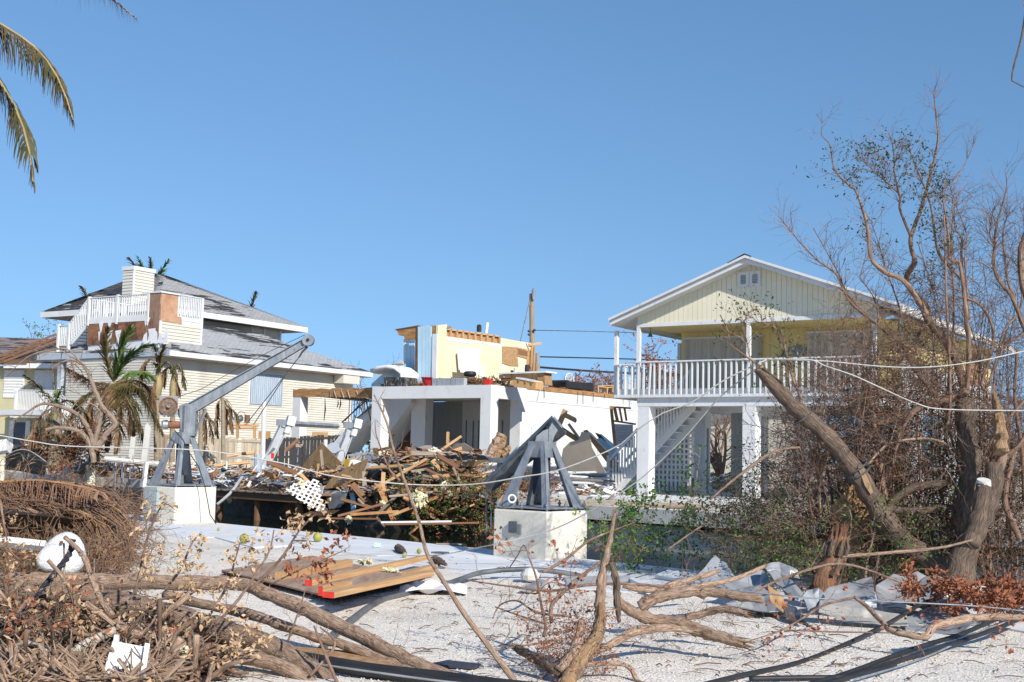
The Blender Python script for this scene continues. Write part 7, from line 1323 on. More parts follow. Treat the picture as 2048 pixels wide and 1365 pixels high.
stick(810, 1158, 868, 1143, zb-.02, .10, .09, 'short lumber end poking out past the stack of three', False)
for k, (x, y, r_) in enumerate(((730, 1124, .10), (775, 1140, .07), (790, 1142, .05))):
    mb = MB(); rng = np.random.default_rng(k+70); c = onz(x, y, .12)
    for q in range(50): d = rng.normal(0, 1, 3)*[1.6, 1, .5]; d /= np.linalg.norm(d); mb.tube([c, c+d*r_*.6, c+d*r_*rng.uniform(.8, 1.2)], (r_*.18, r_*.06), 4)
    single('foam_scrap', mb, foam, ('pale foam heaped between the back lumber on the plywood', 'foam bits beside the top of the long lumber', 'smallest foam bit beside the lumber stack')[k], 'insulation')
mb = MB(); rng = np.random.default_rng(6); c = onz(868, 1182, .05)
fnc = lambda u, v: c+np.array([(u-.5)*.75, (v-.5)*.6, .07*math.sin(u*9+v*4)*math.sin(v*7)+.05*math.sin(math.pi*u)])
single('white_cloth', MB().sheet(fnc, 18, 14), cloth, 'crumpled white cloth lying at the right end of the lumber', 'cloth', smooth=True)
# coconuts
for k, (x, y, r_, lb) in enumerate(((488, 1088, .085, 'green coconut on the dock nearest the cream block'), (635, 1085, .085, 'green coconut on the dock near the water edge'), (838, 1108, .04, 'small brown nut beside the log scrap'), (809, 1116, .04, 'small yellow nut on the gravel'), (437, 1062, .03, 'tiny red nut on the dock'))):
    mb = MB(); lathe(mb, onz(x, y, 0)+[0, 0, 0], [(.01, 0), (r_*.7, r_*.3), (r_, r_), (r_*.75, r_*1.7), (.01, r_*2.1)], 12); single('coconut', mb, coco, lb, 'coconut', smooth=True)
for k, (x0, y0, x1, y1, r_, m_, lb) in enumerate(((795, 1096, 812, 1107, .05, bark, 'broken brown log scrap on the dock'), (868, 1120, 893, 1130, .05, bark, 'second rough log scrap near the end of the long lumber'))):
    mb = MB(); limbs(mb, [([onz(x0, y0, .05), onz((x0+x1)/2, (y0+y1)/2-2, .07), onz(x1, y1, .04)], (r_, r_*1.2, r_*.4))], wob=.25); single('log_scrap', mb, m_, lb, 'log')
for k, (x, y, w, d, m_, lb) in enumerate(((900, 1091, .5, .12, wood_g, 'grey board lying flat by the water edge'), (880, 1108, .3, .1, galv_d, 'dark flat strip on the dock'), (600, 1084, .25, .06, galv_d, 'thin grey strip on the dock'), (905, 1338, .42, .2, tar, 'black roofing scrap lying on the gravel by the tubes'), (755, 1096, .12, .06, mat('sea_glass', [(.3, (.5, .62, .58)), (.7, (.58, .7, .66))], 4, rough=.2), 'small pale green glass jar on the gravel'))):
    c = onz(x, y, .0); single('flat_scrap', MB().prism([c+[-w/2, 0, .01], c+[w*.4, -d*.3, .01], c+[w/2, d*.4, .01], c+[-w*.1, d, .012]], (0, 0, .02 if k < 4 else .08)), m_, lb, 'scrap')
# pipes, hoses and cables on the gravel
def run(name, pts, r, m, label, cat, seg=8, n=30): return single(name, MB().tube(curve([onz(x, y, z) for x, y, z in pts], n), r, seg), m, label, cat, smooth=True)
run('black_hose', [(640, 1305, .03), (662, 1275, .03), (700, 1243, .03), (755, 1205, .03), (820, 1186, .04), (900, 1166, .05), (960, 1146, .08), (1030, 1139, .12), (1100, 1142, .10), (1160, 1152, .03)], .034, mat('dusty_hose', [(.3, (.04, .045, .05)), (.7, (.16, .17, .18))], 2, rough=.45), 'thick black hose curving over the gravel from the lumber to the block', 'hose')
for k, (dy, lb) in enumerate(((0, 'upper black pipe under the fallen saplings'), (11, 'lower black pipe with a pale edge under the fallen saplings'))):
    run('black_pipe', [(370, 1268+dy, .08), (480, 1292+dy, .08), (600, 1312+dy, .07), (740, 1336+dy, .05), (880, 1352+dy, .04), (1040, 1372+dy, .03), (1200, 1385+dy, .03)], .036, black, lb, 'pipe')
run('pale_strip', [(560, 1317, .10), (700, 1338, .08), (860, 1360, .07), (950, 1370, .06)], .008, alu, 'thin pale metal strip lying between the black pipes', 'strip', 4)
single('osb_plank', MB().prism([onz(395, 1283, .05), onz(760, 1312, .05), onz(790, 1340, .03), onz(410, 1304, .05)], (0, 0, .02)), osb, 'long orange plank under the black pipes', 'board')
for k, (pts, r_, lb) in enumerate((([(1400, 1372, .03), (1480, 1352, .03), (1600, 1325, .03), (1700, 1285, .05), (1780, 1245, .12), (1840, 1210, .2), (1880, 1196, .22)], .02, 'single black cable reaching up over the crumpled metal'), ([(1540, 1390, .03), (1680, 1352, .03), (1800, 1308, .05), (1860, 1288, .08), (1920, 1270, .12), (1990, 1240, .18), (2070, 1212, .25)], .021, 'upper strand of the twisted black cables'),
    ([(1560, 1398, .03), (1690, 1358, .03), (1810, 1318, .04), (1870, 1300, .06), (1930, 1280, .08), (2000, 1255, .14), (2070, 1224, .2)], .021, 'lower strand of the twisted black cables'), ([(1500, 1358, .03), (1600, 1356, .03), (1700, 1353, .03), (1790, 1330, .03)], .02, 'short black cable joining the twisted pair'), ([(1700, 1362, .05), (1850, 1315, .05), (1990, 1250, .1), (2070, 1225, .15)], .008, 'thin grey wire running beside the twisted cables'))):
    run('power_cable', pts, r_, black if k < 4 else galv, lb, 'cable', 7)
# ---------------------------------------------------------------- light ropes strung across the scene
def rope(label, pts, r=.014, m=rope_w): return single('strung_cable', MB().tube(curve([at(*p) for p in pts], 60), r, 6), m, label, 'cable', smooth=True)
rope('pale cable sagging across the whole canal from the trees to the frame edge', [(-30, 866, 17), (70, 884, 17), (140, 893, 17), (300, 897, 17), (420, 903, 17), (565, 927, 17), (667, 953, 17), (800, 968, 17), (895, 971, 17), (967, 967, 16.8), (1038, 955, 16.6), (1120, 940, 16.4), (1231, 895, 16.2), (1272, 862, 16), (1327, 826, 15.8), (1385, 805, 15.6), (1446, 762, 15.4), (1535, 719, 15.2)], .0095)
rope('pale cable rising from the gravel past the weathered block to the trunk', [(640, 1112, 19.), (760, 1108, 18.6), (860, 1112, 18.3), (960, 1095, 18), (1092, 1064, 17.6), (1178, 1024, 17), (1272, 965, 16.6), (1356, 889, 16.2), (1395, 846, 16), (1446, 789, 15.7), (1537, 720, 15.2)], .009)
rope('pale cable dropping right from the leaning trunk behind the sawn stub', [(1535, 719, 15), (1620, 720, 14.8), (1650, 732, 14.8), (1706, 751, 14.7), (1755, 773, 14.7), (1832, 807, 14.6), (1890, 819, 14.6), (2060, 822, 14.5)], .008)
rope('upper pale cable running right from the leaning trunk to the edge tree', [(1540, 720, 15), (1640, 722, 14.8), (1760, 733, 14.7), (1850, 735, 14.6), (1950, 724, 14.5), (2060, 700, 14.5)], .008)
rope('taut thin wire crossing in front of the crumpled metal', [(1355, 1178, 12.4), (1460, 1180, 12.2), (1600, 1195, 12), (1760, 1203, 11.9), (1940, 1212, 11.8), (2060, 1224, 11.7)], .008, galv)
for k, (y0, y1) in enumerate(((745, 762), (905, 926), (985, 1000))): pass
mb = MB()
for c0, r_ in (((1712, 938), .155), ((1718, 948), .158), ((1604, 838), .125)):
    p = at(*c0, YT); d = at(1805, 1080, YT)-at(1650, 868, YT); d /= np.linalg.norm(d); a = np.cross(d, [0, 1, .2]); a /= np.linalg.norm(a); b = np.cross(d, a); mb.tube([p+(a*math.cos(q)+b*math.sin(q))*r_ for q in np.linspace(0, 6.3, 20)], .012, 5)
single('trunk_wire', mb, galv_d, 'wire loops wound round the leaning trunk', 'wire')
# ---------------------------------------------------------------- crumpled metal at the right
def crumple(name, pts, th, m, label, seed, amp=.08, n=12, cat='sheet metal', fold=None):
    P = [onz(x, y, z) for x, y, z in pts]; rng = np.random.default_rng(seed); ph = rng.uniform(0, 6, 6); fr_ = rng.uniform(1.5, 4, 4)
    nn = np.cross(P[1]-P[0], P[3]-P[0]); nn /= np.linalg.norm(nn)
    def fn(u, v):
        q = (P[0]*(1-u)+P[1]*u)*(1-v)+(P[3]*(1-u)+P[2]*u)*v; k = abs(((u*fr_[0]+v*fr_[1]+ph[0]) % 1)-.5)*2-.5+.6*(abs(((v*fr_[2]-u*fr_[3]+ph[1]) % 1)-.5)*2-.5)
        return q+nn*amp*k
    return single(name, MB().sheet(fn, n, n), m, label, cat, solid=.006)
alu2 = mat('grey_sheet', [(.35, (.26, .28, .30)), (.65, (.38, .40, .43))], 1.5, rough=.5, metal=.25, two=(3, (.16, .17, .18), .58, .72))
beige_m = mat('beige_metal', [(.3, (.34, .32, .29)), (.7, (.46, .44, .40))], 2, rough=.5, metal=.2)
def flap(pts, Yb, tilt, m, label, crease=.06, seed=0):
    """bent sheet: corners as they show, lowest on the gravel, creased towards an off-centre point"""
    ym = max(p[1] for p in pts); P = [at(x, y, Yb+tilt*(ym-y)/50) for x, y in pts]; n = len(P); c = sum(P)/n; rng = np.random.default_rng(seed)
    nn = np.cross(P[1]-P[0], P[2]-P[0]); nn /= np.linalg.norm(nn); V = []; 
    mids = [(P[i]+P[(i+1) % n])/2+nn*rng.normal(0, crease*.35) for i in range(n)]; c = c+nn*crease; inn = [(P[i]*.5+c*.5)+nn*rng.normal(0, crease*.5) for i in range(n)]
    V = P+mids+inn+[c]; F_ = []
    for i in range(n): j = (i+1) % n; F_ += [(i, n+i, 2*n+i), (n+i, j, 2*n+j), (n+i, 2*n+j, 2*n+i), (2*n+i, 2*n+j, 3*n)]
    o = single('sheet_metal', MB().add(V, F_), m, label, 'sheet metal', smooth=True); q = o.modifiers.new('sub', 'SUBSURF'); q.subdivision_type = 'SIMPLE'; q.levels = q.render_levels = 4
    for sz, stg in ((.45, .08), (.10, .012)):
        tx = bpy.data.textures.new('dents', 'CLOUDS'); tx.noise_scale = sz; tx.noise_depth = 2; q = o.modifiers.new('dent', 'DISPLACE'); q.texture = tx; q.strength = stg; q.texture_coords = 'GLOBAL'
    q = o.modifiers.new('solid', 'SOLIDIFY'); q.thickness = .006; return o
flap([(1392, 1154), (1430, 1111), (1453, 1127), (1474, 1162), (1448, 1178)], 14.6, .5, alu2, 'upright grey metal flap at the left end of the crumpled metal', .05, 1)
flap([(1447, 1171), (1500, 1150), (1526, 1141), (1542, 1164), (1535, 1178), (1483, 1190)], 13.6, .8, alu2, 'darker grey bent sheet right of the upright flap', .10, 2)
flap([(1448, 1204), (1490, 1180), (1549, 1183), (1572, 1226), (1535, 1228), (1455, 1213)], 12.7, 1.2, alu, 'pale ridged sheet leaning in front of the bent grey one', .07, 3)
flap([(1528, 1131), (1558, 1124), (1596, 1141), (1600, 1156), (1558, 1148), (1540, 1150)], 13.8, .4, alu, 'thin bright metal peak highest in the crumpled pile', .04, 4)
flap([(1535, 1146), (1560, 1146), (1607, 1187), (1596, 1201), (1570, 1185)], 13.2, .5, alu, 'narrow pale sheet folding down from the bright peak', .06, 5)
flap([(1558, 1150), (1601, 1162), (1614, 1192), (1578, 1197)], 13.4, .5, galv_d, 'dark hollow metal channel under the bright peak', .10, 6)
flap([(1563, 1205), (1590, 1212), (1622, 1255), (1606, 1262), (1572, 1238)], 12.0, .8, galv_d, 'dark torn strip hanging to the gravel below the channel', .08, 7)
flap([(1600, 1200), (1625, 1180), (1650, 1190), (1648, 1215), (1615, 1222)], 12.6, .6, alu2, 'crumpled grey sheet scrap beside the dark channel', .08, 8)
flap([(1639, 1200), (1655, 1179), (1743, 1152), (1753, 1216), (1690, 1212)], 12.8, .6, alu, 'flat blue grey sheet with a raised corner right of the dark channel', .04, 9)
flap([(1722, 1208), (1752, 1190), (1753, 1216)], 12.7, .6, white, 'white turned up corner of the flat blue grey sheet', .01, 10)
flap([(1751, 1172), (1786, 1149), (1834, 1146), (1887, 1154), (1880, 1210), (1755, 1214)], 13.0, .8, alu, 'domed blue grey sheet under the rust red leaves', .12, 11)
flap([(1639, 1203), (1720, 1214), (1813, 1232), (1817, 1252), (1751, 1250), (1636, 1228)], 12.1, .5, beige_m, 'long beige grey panel along the front of the metal pile', .05, 12)
flap([(1808, 1234), (1858, 1212), (1927, 1204), (1953, 1248), (1927, 1268), (1810, 1260)], 11.8, 1.2, alu2, 'smooth grey sheet lying at the right end on the gravel', .05, 13)
flap([(1885, 1182), (1930, 1172), (1990, 1180), (1985, 1205), (1900, 1210)], 12.9, .5, cloth, 'white plastic scrap showing through the rust red leaves', .05, 14)
single('orange_shard', poly3([(1535, 1169, 12.5), (1568, 1195, 12.5), (1567, 1226, 12.5), (1541, 1204, 12.5)], .03), osb, 'orange plywood shard caught in the metal pile', 'plywood')
for k, (a, b, w, m_, lb) in enumerate((((1325, 1148), (1425, 1165), .25, white, 'white metal gutter length behind the metal pile'), ((1600, 1160), (1725, 1172), .2, white, 'second white gutter length behind the bright metal'), ((1130, 1162), (1262, 1160), .12, alu, 'pale metal channel lying behind the broken trunk'), ((1052, 1180), (1088, 1164), .10, alu, 'short metal channel end near the black hose'), ((1262, 1160), (1310, 1184), .06, white, 'thin white strip bent off the metal channel'))):
    p, q = onz(*a, .06), onz(*b, .06); board('gutter', p, q, w, .05, m_, n=(0, -.5, .8), label=lb, cat='gutter')
mb = MB(); lathe(mb, onz(1060, 1164, 0), [(.02, 0), (.11, .03), (.13, .09), (.08, .16), (.01, .18)], 9); single('round_stone', mb, concrete, 'round beige stone beside the black hose', 'stone')
# ---------------------------------------------------------------- broken trunk and its branches in the middle
def log(name, pts, r, m, label, seed=0, ntw=0, Lt=.3, wob=.1, cat='log', seg=12, tips=None, leaf=None, ln=4, lsz=(.06, .03), depth=1, twm=None, rt=.004, cap=None, curl=.6, grav=-.05):
    rng = np.random.default_rng(seed); P = [at(*p) for p in pts]; t = thing(name, label, cat, P[0]); mb = MB(); limbs(mb, [(P, r)], rng, seg, wob); obj('stem', mb, m, parent=t, world=True, smooth=True)
    if cap:      # broken wood showing at an end
        C_ = curve(P, 12); e = C_[0] if cap == 'a' else C_[-1]; d = (C_[0]-C_[1]) if cap == 'a' else (C_[-1]-C_[-2]); d /= np.linalg.norm(d); rr = r[0] if cap == 'a' else r[-1]; sp_ = MB()
        for k in range(22): q = rng.normal(0, .5, 3)*rr; sp_.tube([e-d*rr+q*.9, e+d*rr*rng.uniform(.3, 3.2)+q*1.2], (rr*.22, rr*.03), 4)
        obj('splinters', sp_, wood_s, parent=t, world=True)
    if ntw:
        tw = MB(); tl = []; dress(tw, tl, [(P, r)], ntw, Lt, rng, depth, rt, .25, grav, lo=.02); obj('twigs', tw, twm or bark_r, parent=t, world=True, kind='stuff')
        if leaf: lf_ = MB(); leafset(lf_, tl, rng, ln, lsz[0], lsz[1], curl, .04, .3); obj('leaves', lf_, leaf, parent=t, world=True, kind='stuff')
    return t
Z = 9.2
t0_ = log('snapped_tree', [(1130, 1372, 8.8), (1160, 1322, 9), (1188, 1281, 9.2), (1200, 1240, 9.3), (1201, 1199, 9.3), (1205, 1152, 9.3), (1215, 1105, 9.3), (1224, 1059, 9.3), (1229, 1027, 9.3)], (.058, .052, .048, .044, .040, .036, .028, .018, .012), bark_l, 'snapped half stripped tree trunk standing up from the gravel in the middle', 1, 7, .25, .14, cap='b')
mb = MB(); limbs(mb, [([at(*p) for p in ((1136, 1366, 8.78), (1164, 1318, 8.97), (1191, 1278, 9.16), (1202, 1240, 9.26), (1203, 1205, 9.27))], (.058, .054, .05, .044, .02))], np.random.default_rng(8), 12, .12); obj('stripped_wood', mb, wood_s, parent=t0_, world=True, smooth=True)
log('bark_strip', [(1222, 1125, 9.25), (1232, 1160, 9.25), (1234, 1200, 9.25), (1238, 1245, 9.3)], (.02, .026, .026, .012), bark, 'strip of bark hanging beside the stripped broken trunk', 2, 3, .15, .25)
log('broken_limb', [(1235, 1203, 10), (1262, 1222, 10.1), (1300, 1238, 10.2), (1345, 1243, 10.2), (1400, 1262, 10.1), (1440, 1275, 10), (1487, 1288, 9.9)], (.042, .042, .044, .048, .050, .046, .036), bark_l, 'splintered limb pointing right over the gravel', 3, 4, .2, .18, cap='b')
log('broken_limb', [(1280, 1215, 11), (1310, 1197, 11), (1365, 1186, 11), (1420, 1184, 11), (1470, 1192, 10.9), (1526, 1200, 10.8)], (.055, .05, .048, .045, .04, .035), bark_l, 'curved grey limb reaching from the broken trunk to the metal pile', 4, 8, .3, .12)
log('broken_limb', [(1372, 1236, 10.5), (1410, 1226, 10.5), (1450, 1219, 10.4), (1494, 1228, 10.3)], (.028, .032, .031, .025), bark_l, 'short peeled limb with a blunt end beside the gravel shadow', 5, 3, .2, .12, cap='b')
log('broken_limb', [(1180, 1312, 9.2), (1240, 1280, 9.4), (1270, 1264, 9.6), (1330, 1256, 9.9), (1385, 1262, 10)], (.022, .03, .034, .032, .02), bark_l, 'lower pinkish limb crossing behind the stripped trunk', 6, 6, .25, .1)
log('broken_limb', [(1033, 1296, 9.3), (1060, 1312, 9.2), (1100, 1335, 9), (1125, 1350, 8.9)], (.028, .034, .04, .035), bark, 'short grey stub left of the broken trunk', 7, 3, .2, .2, cap='a')
log('broken_limb', [(1120, 1345, 8.9), (1150, 1300, 9), (1160, 1262, 9.1), (1162, 1240, 9.1)], (.05, .045, .035, .02), bark_l, 'short upright grey limb just left of the stripped trunk', 8, 6, .2, .15)
log('broken_limb', [(1165, 1330, 9), (1250, 1330, 9.1), (1275, 1362, 9), (1300, 1370, 8.9)], (.018, .018, .017, .013), bark_l, 'thin peeled limb at the foot of the stripped trunk', 9, 5, .2, .12)
log('arched_branch', [(1087, 1274, 9.4), (1091, 1249, 9.4), (1083, 1212, 9.5), (1073, 1157, 9.6), (1060, 1120, 9.7), (1048, 1091, 9.8), (1035, 1112, 9.8), (1019, 1136, 9.9)], (.012, .011, .010, .008, .006, .005, .004), bark_r, 'thin red branch arching in front of the weathered block', 10, 8, .3, cat='branch', leaf=leaf_red, ln=2)
log('red_branch', [(1103, 1245, 9.4), (1103, 1212, 9.5), (1120, 1192, 9.6), (1149, 1163, 9.8), (1202, 1124, 10)], (.016, .015, .014, .012, .010), bark_r, 'red brown branch rising to the right in front of the pale channel', 11, 7, .25, cat='branch', leaf=leaf_red, ln=2)
log('red_branch', [(985, 1238, 9.8), (1000, 1211, 9.8), (1034, 1202, 9.7), (1075, 1226, 9.6), (1135, 1232, 9.5)], (.004, .006, .008, .009, .010), bark_r, 'thin red branch lying on the open gravel', 12, 8, .25, cat='branch')
log('red_branch', [(990, 1214, 10), (1040, 1232, 9.9), (1087, 1247, 9.7)], (.005, .007, .008), bark_r, 'second thin red branch below the first on the open gravel', 13, 7, .25, cat='branch')
log('red_branch', [(965, 1308, 9.3), (1020, 1296, 9.3), (1060, 1290, 9.3), (1120, 1280, 9.3)], (.004, .006, .008, .01), bark_r, 'low red branch left of the grey stub', 14, 9, .25, cat='branch')
log('red_branch', [(930, 1160, 12), (1010, 1172, 11.8), (1100, 1182, 11.6), (1180, 1170, 11.4), (1290, 1170, 11.4), (1400, 1190, 11.3)], (.005, .009, .012, .014, .012, .006), bark_r, 'long thin branch lying along the black hose', 15, 16, .35, cat='branch')
log('red_branch', [(1085, 1145, 12), (1130, 1120, 12.1), (1178, 1082, 12.3), (1230, 1060, 12.5), (1270, 1045, 12.6)], (.014, .013, .011, .008, .004), bark_r, 'thin branch crossing the right face of the weathered block', 16, 9, .35, cat='branch')
log('red_branch', [(1490, 1285, 10), (1560, 1262, 10.2), (1600, 1240, 10.4), (1650, 1210, 10.8), (1708, 1196, 11)], (.004, .007, .009, .010, .012), bark_r, 'red branch reaching over the metal pile from the gravel', 17, 9, .3, cat='branch', leaf=leaf_red, ln=3)
log('pale_branch', [(1708, 1194, 11), (1732, 1212, 10.9), (1765, 1245, 10.6), (1785, 1262, 10.4), (1850, 1273, 10.3), (1870, 1252, 10.4), (1960, 1235, 10.6), (2060, 1236, 10.6)], (.015, .02, .024, .028, .034, .034, .028, .022), bark_l, 'bent pale branch lying in front of the right metal sheets', 18, 10, .35, cat='branch', leaf=leaf_red, ln=2)
log('red_branch', [(1560, 1260, 10.2), (1660, 1264, 10.2), (1780, 1266, 10.2)], (.005, .007, .005), bark_r, 'thin straight branch lying flat before the metal pile', 19, 9, .25, cat='branch')
log('red_branch', [(1340, 1180, 12), (1400, 1172, 12.2), (1470, 1158, 12.4), (1530, 1132, 12.6)], (.024, .026, .024, .018), bark_l, 'peeled branch running up behind the upright metal flap', 20, 4, .25, cat='branch', cap='b')
log('grey_branch', [(1245, 1172, 13), (1300, 1180, 13), (1380, 1160, 13.2), (1440, 1142, 13.4)], (.025, .035, .03, .02), bark_l, 'grey branch lying behind the curved limb near the gutter', 21, 8, .3, cat='branch')
shrubmass('twig_nest', 'nest of small red twigs and roots around the foot of the broken trunk', inbox(1070, 1240, 1215, 1350, 8.9, 9.7), 120, 33, .2, (bark_r, leaf_red), (.03, .015), r=.0028, nl=1, upz=.2)
shrubmass('twig_nest', 'scatter of fine twigs under the curved limbs', lambda r: gnd(r.uniform(1230, 1480), r.uniform(1225, 1300), .04), 90, 34, .22, (bark_r,), r=.0025, upz=.15)
# tall thin sapling leaning across the picture
log('leaning_sapling', [(1036, 1372, 8.8), (975, 1290, 8.9), (930, 1230, 9), (895, 1175, 9.1), (855, 1110, 9.3), (839, 1047, 9.4), (821, 995, 9.5), (807, 956, 9.6), (788, 903, 9.7), (776, 854, 9.8), (765, 825, 9.8), (748, 790, 9.9)], (.024, .021, .019, .017, .015, .014, .013, .012, .010, .008, .004), bark_l, 'long bare sapling leaning diagonally from the gravel up past the white column', 30, 7, .22, .03, cat='branch')
log('sapling_fork', [(800, 962, 9.6), (778, 938, 9.6), (765, 905, 9.7), (752, 868, 9.7), (750, 842, 9.7)], (.009, .007, .006, .003), bark_r, 'thin forked stem beside the long leaning sapling', 31, 4, .2, .03, cat='branch')
log('sapling_fork', [(766, 828, 9.8), (768, 808, 9.8), (762, 795, 9.8)], (.006, .003), bark_r, 'short tip forking off the top of the leaning sapling', 32, 2, .1, .03, cat='branch')
# ---------------------------------------------------------------- the brush heap at the left
log('long_pole_log', [(-30, 1158, 11.5), (60, 1158, 11.4), (200, 1163, 11.2), (330, 1166, 11), (470, 1168, 10.8), (520, 1182, 10.6), (600, 1215, 10.3), (700, 1262, 9.9), (800, 1312, 9.5), (940, 1378, 9)], (.062, .066, .07, .066, .06, .058, .058, .057, .054, .05), bark_l, 'long smooth log spanning from the left edge down to the gravel', 40, 8, .25, .05)
log('thick_log', [(-30, 1195, 10.6), (80, 1192, 10.5), (190, 1200, 10.3), (300, 1222, 10), (380, 1243, 9.8), (480, 1272, 9.5), (560, 1305, 9.2), (620, 1340, 9), (670, 1380, 8.8)], (.085, .10, .105, .10, .095, .09, .085, .08, .07), bark_l, 'thickest weathered log below the long smooth one', 41, 6, .3, .09)
log('slender_log', [(330, 1190, 10.6), (400, 1207, 10.4), (470, 1222, 10.2), (530, 1238, 10), (620, 1270, 9.8), (700, 1295, 9.6), (800, 1335, 9.3), (880, 1370, 9)], (.04, .042, .042, .04, .038, .038, .036, .034), bark_l, 'slender log lying between the two big ones', 42, 7, .25, .06)
log('lower_log', [(230, 1275, 9.6), (330, 1290, 9.4), (420, 1302, 9.2), (520, 1318, 9), (600, 1352, 8.8), (640, 1380, 8.7)], (.06, .065, .06, .058, .05, .04), bark_l, 'short grey log under the thickest log near the bottom edge', 43, 4, .25, .08, cap='a')
log('crooked_limb', [(130, 1075, 9.6), (165, 1110, 9.5), (185, 1160, 9.4), (205, 1205, 9.3), (235, 1245, 9.1), (270, 1268, 9), (330, 1285, 9)], (.016, .018, .022, .024, .027, .030, .034), bark_l, 'crooked dark limb running down across the two big logs', 44, 6, .3, .08, cat='branch')
log('pale_limb', [(-20, 1330, 8.8), (30, 1290, 8.8), (80, 1292, 8.7), (120, 1330, 8.6), (140, 1375, 8.5)], (.018, .02, .022, .022, .02), mat('lichen_bark', [(.3, (.28, .24, .19)), (.5, (.46, .41, .34)), (.7, (.60, .56, .48))], 14, rough=.95), 'pale lichen covered limb curling down at the bottom left', 45, 4, .3, .08, cat='branch')
log('pale_limb', [(80, 1380, 8.6), (120, 1325, 8.7), (190, 1280, 8.8), (230, 1262, 8.9)], (.05, .042, .035, .03), mat('lichen_bark', []), 'thick speckled grey limb rising from the bottom edge', 46, 3, .3, .1, cat='branch')
log('forked_stump', [(-20, 1260, 9.6), (15, 1215, 9.5), (30, 1180, 9.4), (45, 1160, 9.4)], (.05, .045, .035, .02), bark_l, 'forked grey stub over the thick log at the left edge', 47, 3, .2, .12, cat='branch')
rng = np.random.default_rng(55)
LV = [((270, 1190, 9.4), (285, 1120, 9.4), (300, 1060, 9.4), (325, 1010, 9.4), (345, 1015, 9.4), 'dry leafed twig standing in front of the cream block'), ((330, 1180, 9.2), (360, 1140, 9.2), (385, 1085, 9.2), (400, 1070, 9.2), None, 'dry leafed twig with a broad cluster beside the dock'),
      ((380, 1290, 9), (450, 1180, 9), (470, 1120, 9), (480, 1085, 9), None, 'dry leafed twig reaching up over the long log'), ((430, 1250, 8.9), (480, 1195, 8.9), (535, 1110, 8.9), (548, 1060, 8.9), None, 'tallest dry leafed twig in front of the dock'),
      ((500, 1180, 9), (560, 1120, 9), (600, 1060, 9), (640, 1020, 9), None, 'thin rising twig with dead leaves crossing the water edge'), ((330, 1375, 8.7), (400, 1330, 8.7), (450, 1290, 8.7), (500, 1270, 8.7), None, 'leafy dead twig at the bottom under the pipes'),
      ((420, 1380, 8.6), (440, 1340, 8.6), (470, 1320, 8.6), (510, 1300, 8.6), None, 'curled leaf cluster at the bottom edge beside the lower log'), ((240, 1240, 9.2), (320, 1200, 9.2), (380, 1190, 9.2), (420, 1150, 9.2), None, 'leafy dead branch lying on the thick log'),
      ((60, 1280, 9), (120, 1240, 9), (200, 1260, 9), (250, 1300, 9), None, 'dead leafed branch in the dark of the brush heap'), ((0, 1000, 11), (10, 1060, 11), (20, 1100, 11), (40, 1120, 11), None, 'drooping dead leaves at the left edge above the foam float')]
for k, L_ in enumerate(LV):
    pts = [p for p in L_[:5] if p is not None and not isinstance(p, str)]
    log('dry_leafed_twig', pts, (.012, .010, .008, .004), bark_r, L_[-1], 60+k, 8, .12, cat='branch', leaf=leaf_dry, ln=3, lsz=(.06, .03), rt=.003, curl=1.2)
log('red_leafed_twig', [(540, 1170, 9.2), (600, 1140, 9.2), (690, 1100, 9.3), (700, 1090, 9.3)], (.006, .005, .003), bark_r, 'twig with dark red leaves hanging over the back lumber', 80, 10, .12, cat='branch', leaf=leaf_red, ln=4, lsz=(.06, .03), rt=.003)
log('bare_twig', [(620, 1352, 8.7), (670, 1290, 8.8), (640, 1255, 8.9)], (.012, .009, .005), bark_r, 'short bare twig crossing the pipes', 81, 4, .15, cat='branch'); log('bare_twig', [(680, 1380, 8.6), (655, 1320, 8.7), (628, 1252, 8.8)], (.014, .011, .006), bark_r, 'straight bare twig leaning over the slender log', 82, 3, .15, cat='branch')
log('bare_twig', [(575, 1285, 9), (600, 1215, 9), (615, 1165, 9)], (.008, .006, .003), bark_r, 'upright bare twig beside the lumber corner', 83, 4, .12, cat='branch')
def heapf(r):
    x = r.uniform(-50, 420); yt = 1190+130*max(0, x)/400; y = yt+(1400-yt)*r.random(); return at(x, y, 8.45+1.5*(1400-y)/210+r.uniform(-.15, .1))
shrubmass('brush_heap', 'deep heap of snapped twigs and leaves filling the lower left corner', tri(-40, 400, 1180, 1310, 1410, 8.6, 10.4), 760, 90, .34, (twig_d, leaf_dry, leaf_red), (.06, .03), r=.0055, nl=2, leafpart=.3, upz=.1, grav=-.1)
shrubmass('brush_heap', 'reddish heap of dead palm debris and roots beside the cream block', tri(-40, 270, 975, 1000, 1110, 14.5, 17), 480, 91, .5, (bark_r, frond_brown), (.16, .012), r=.007, nl=1, upz=.1, grav=-.12)
shrubmass('brush_heap', 'dark underside of the palm debris behind the white foam float', tri(-40, 260, 1090, 1090, 1165, 12, 14.5), 260, 92, .45, (twig_d, frond_brown), (.15, .012), r=.006, nl=1, upz=.1, grav=-.1)
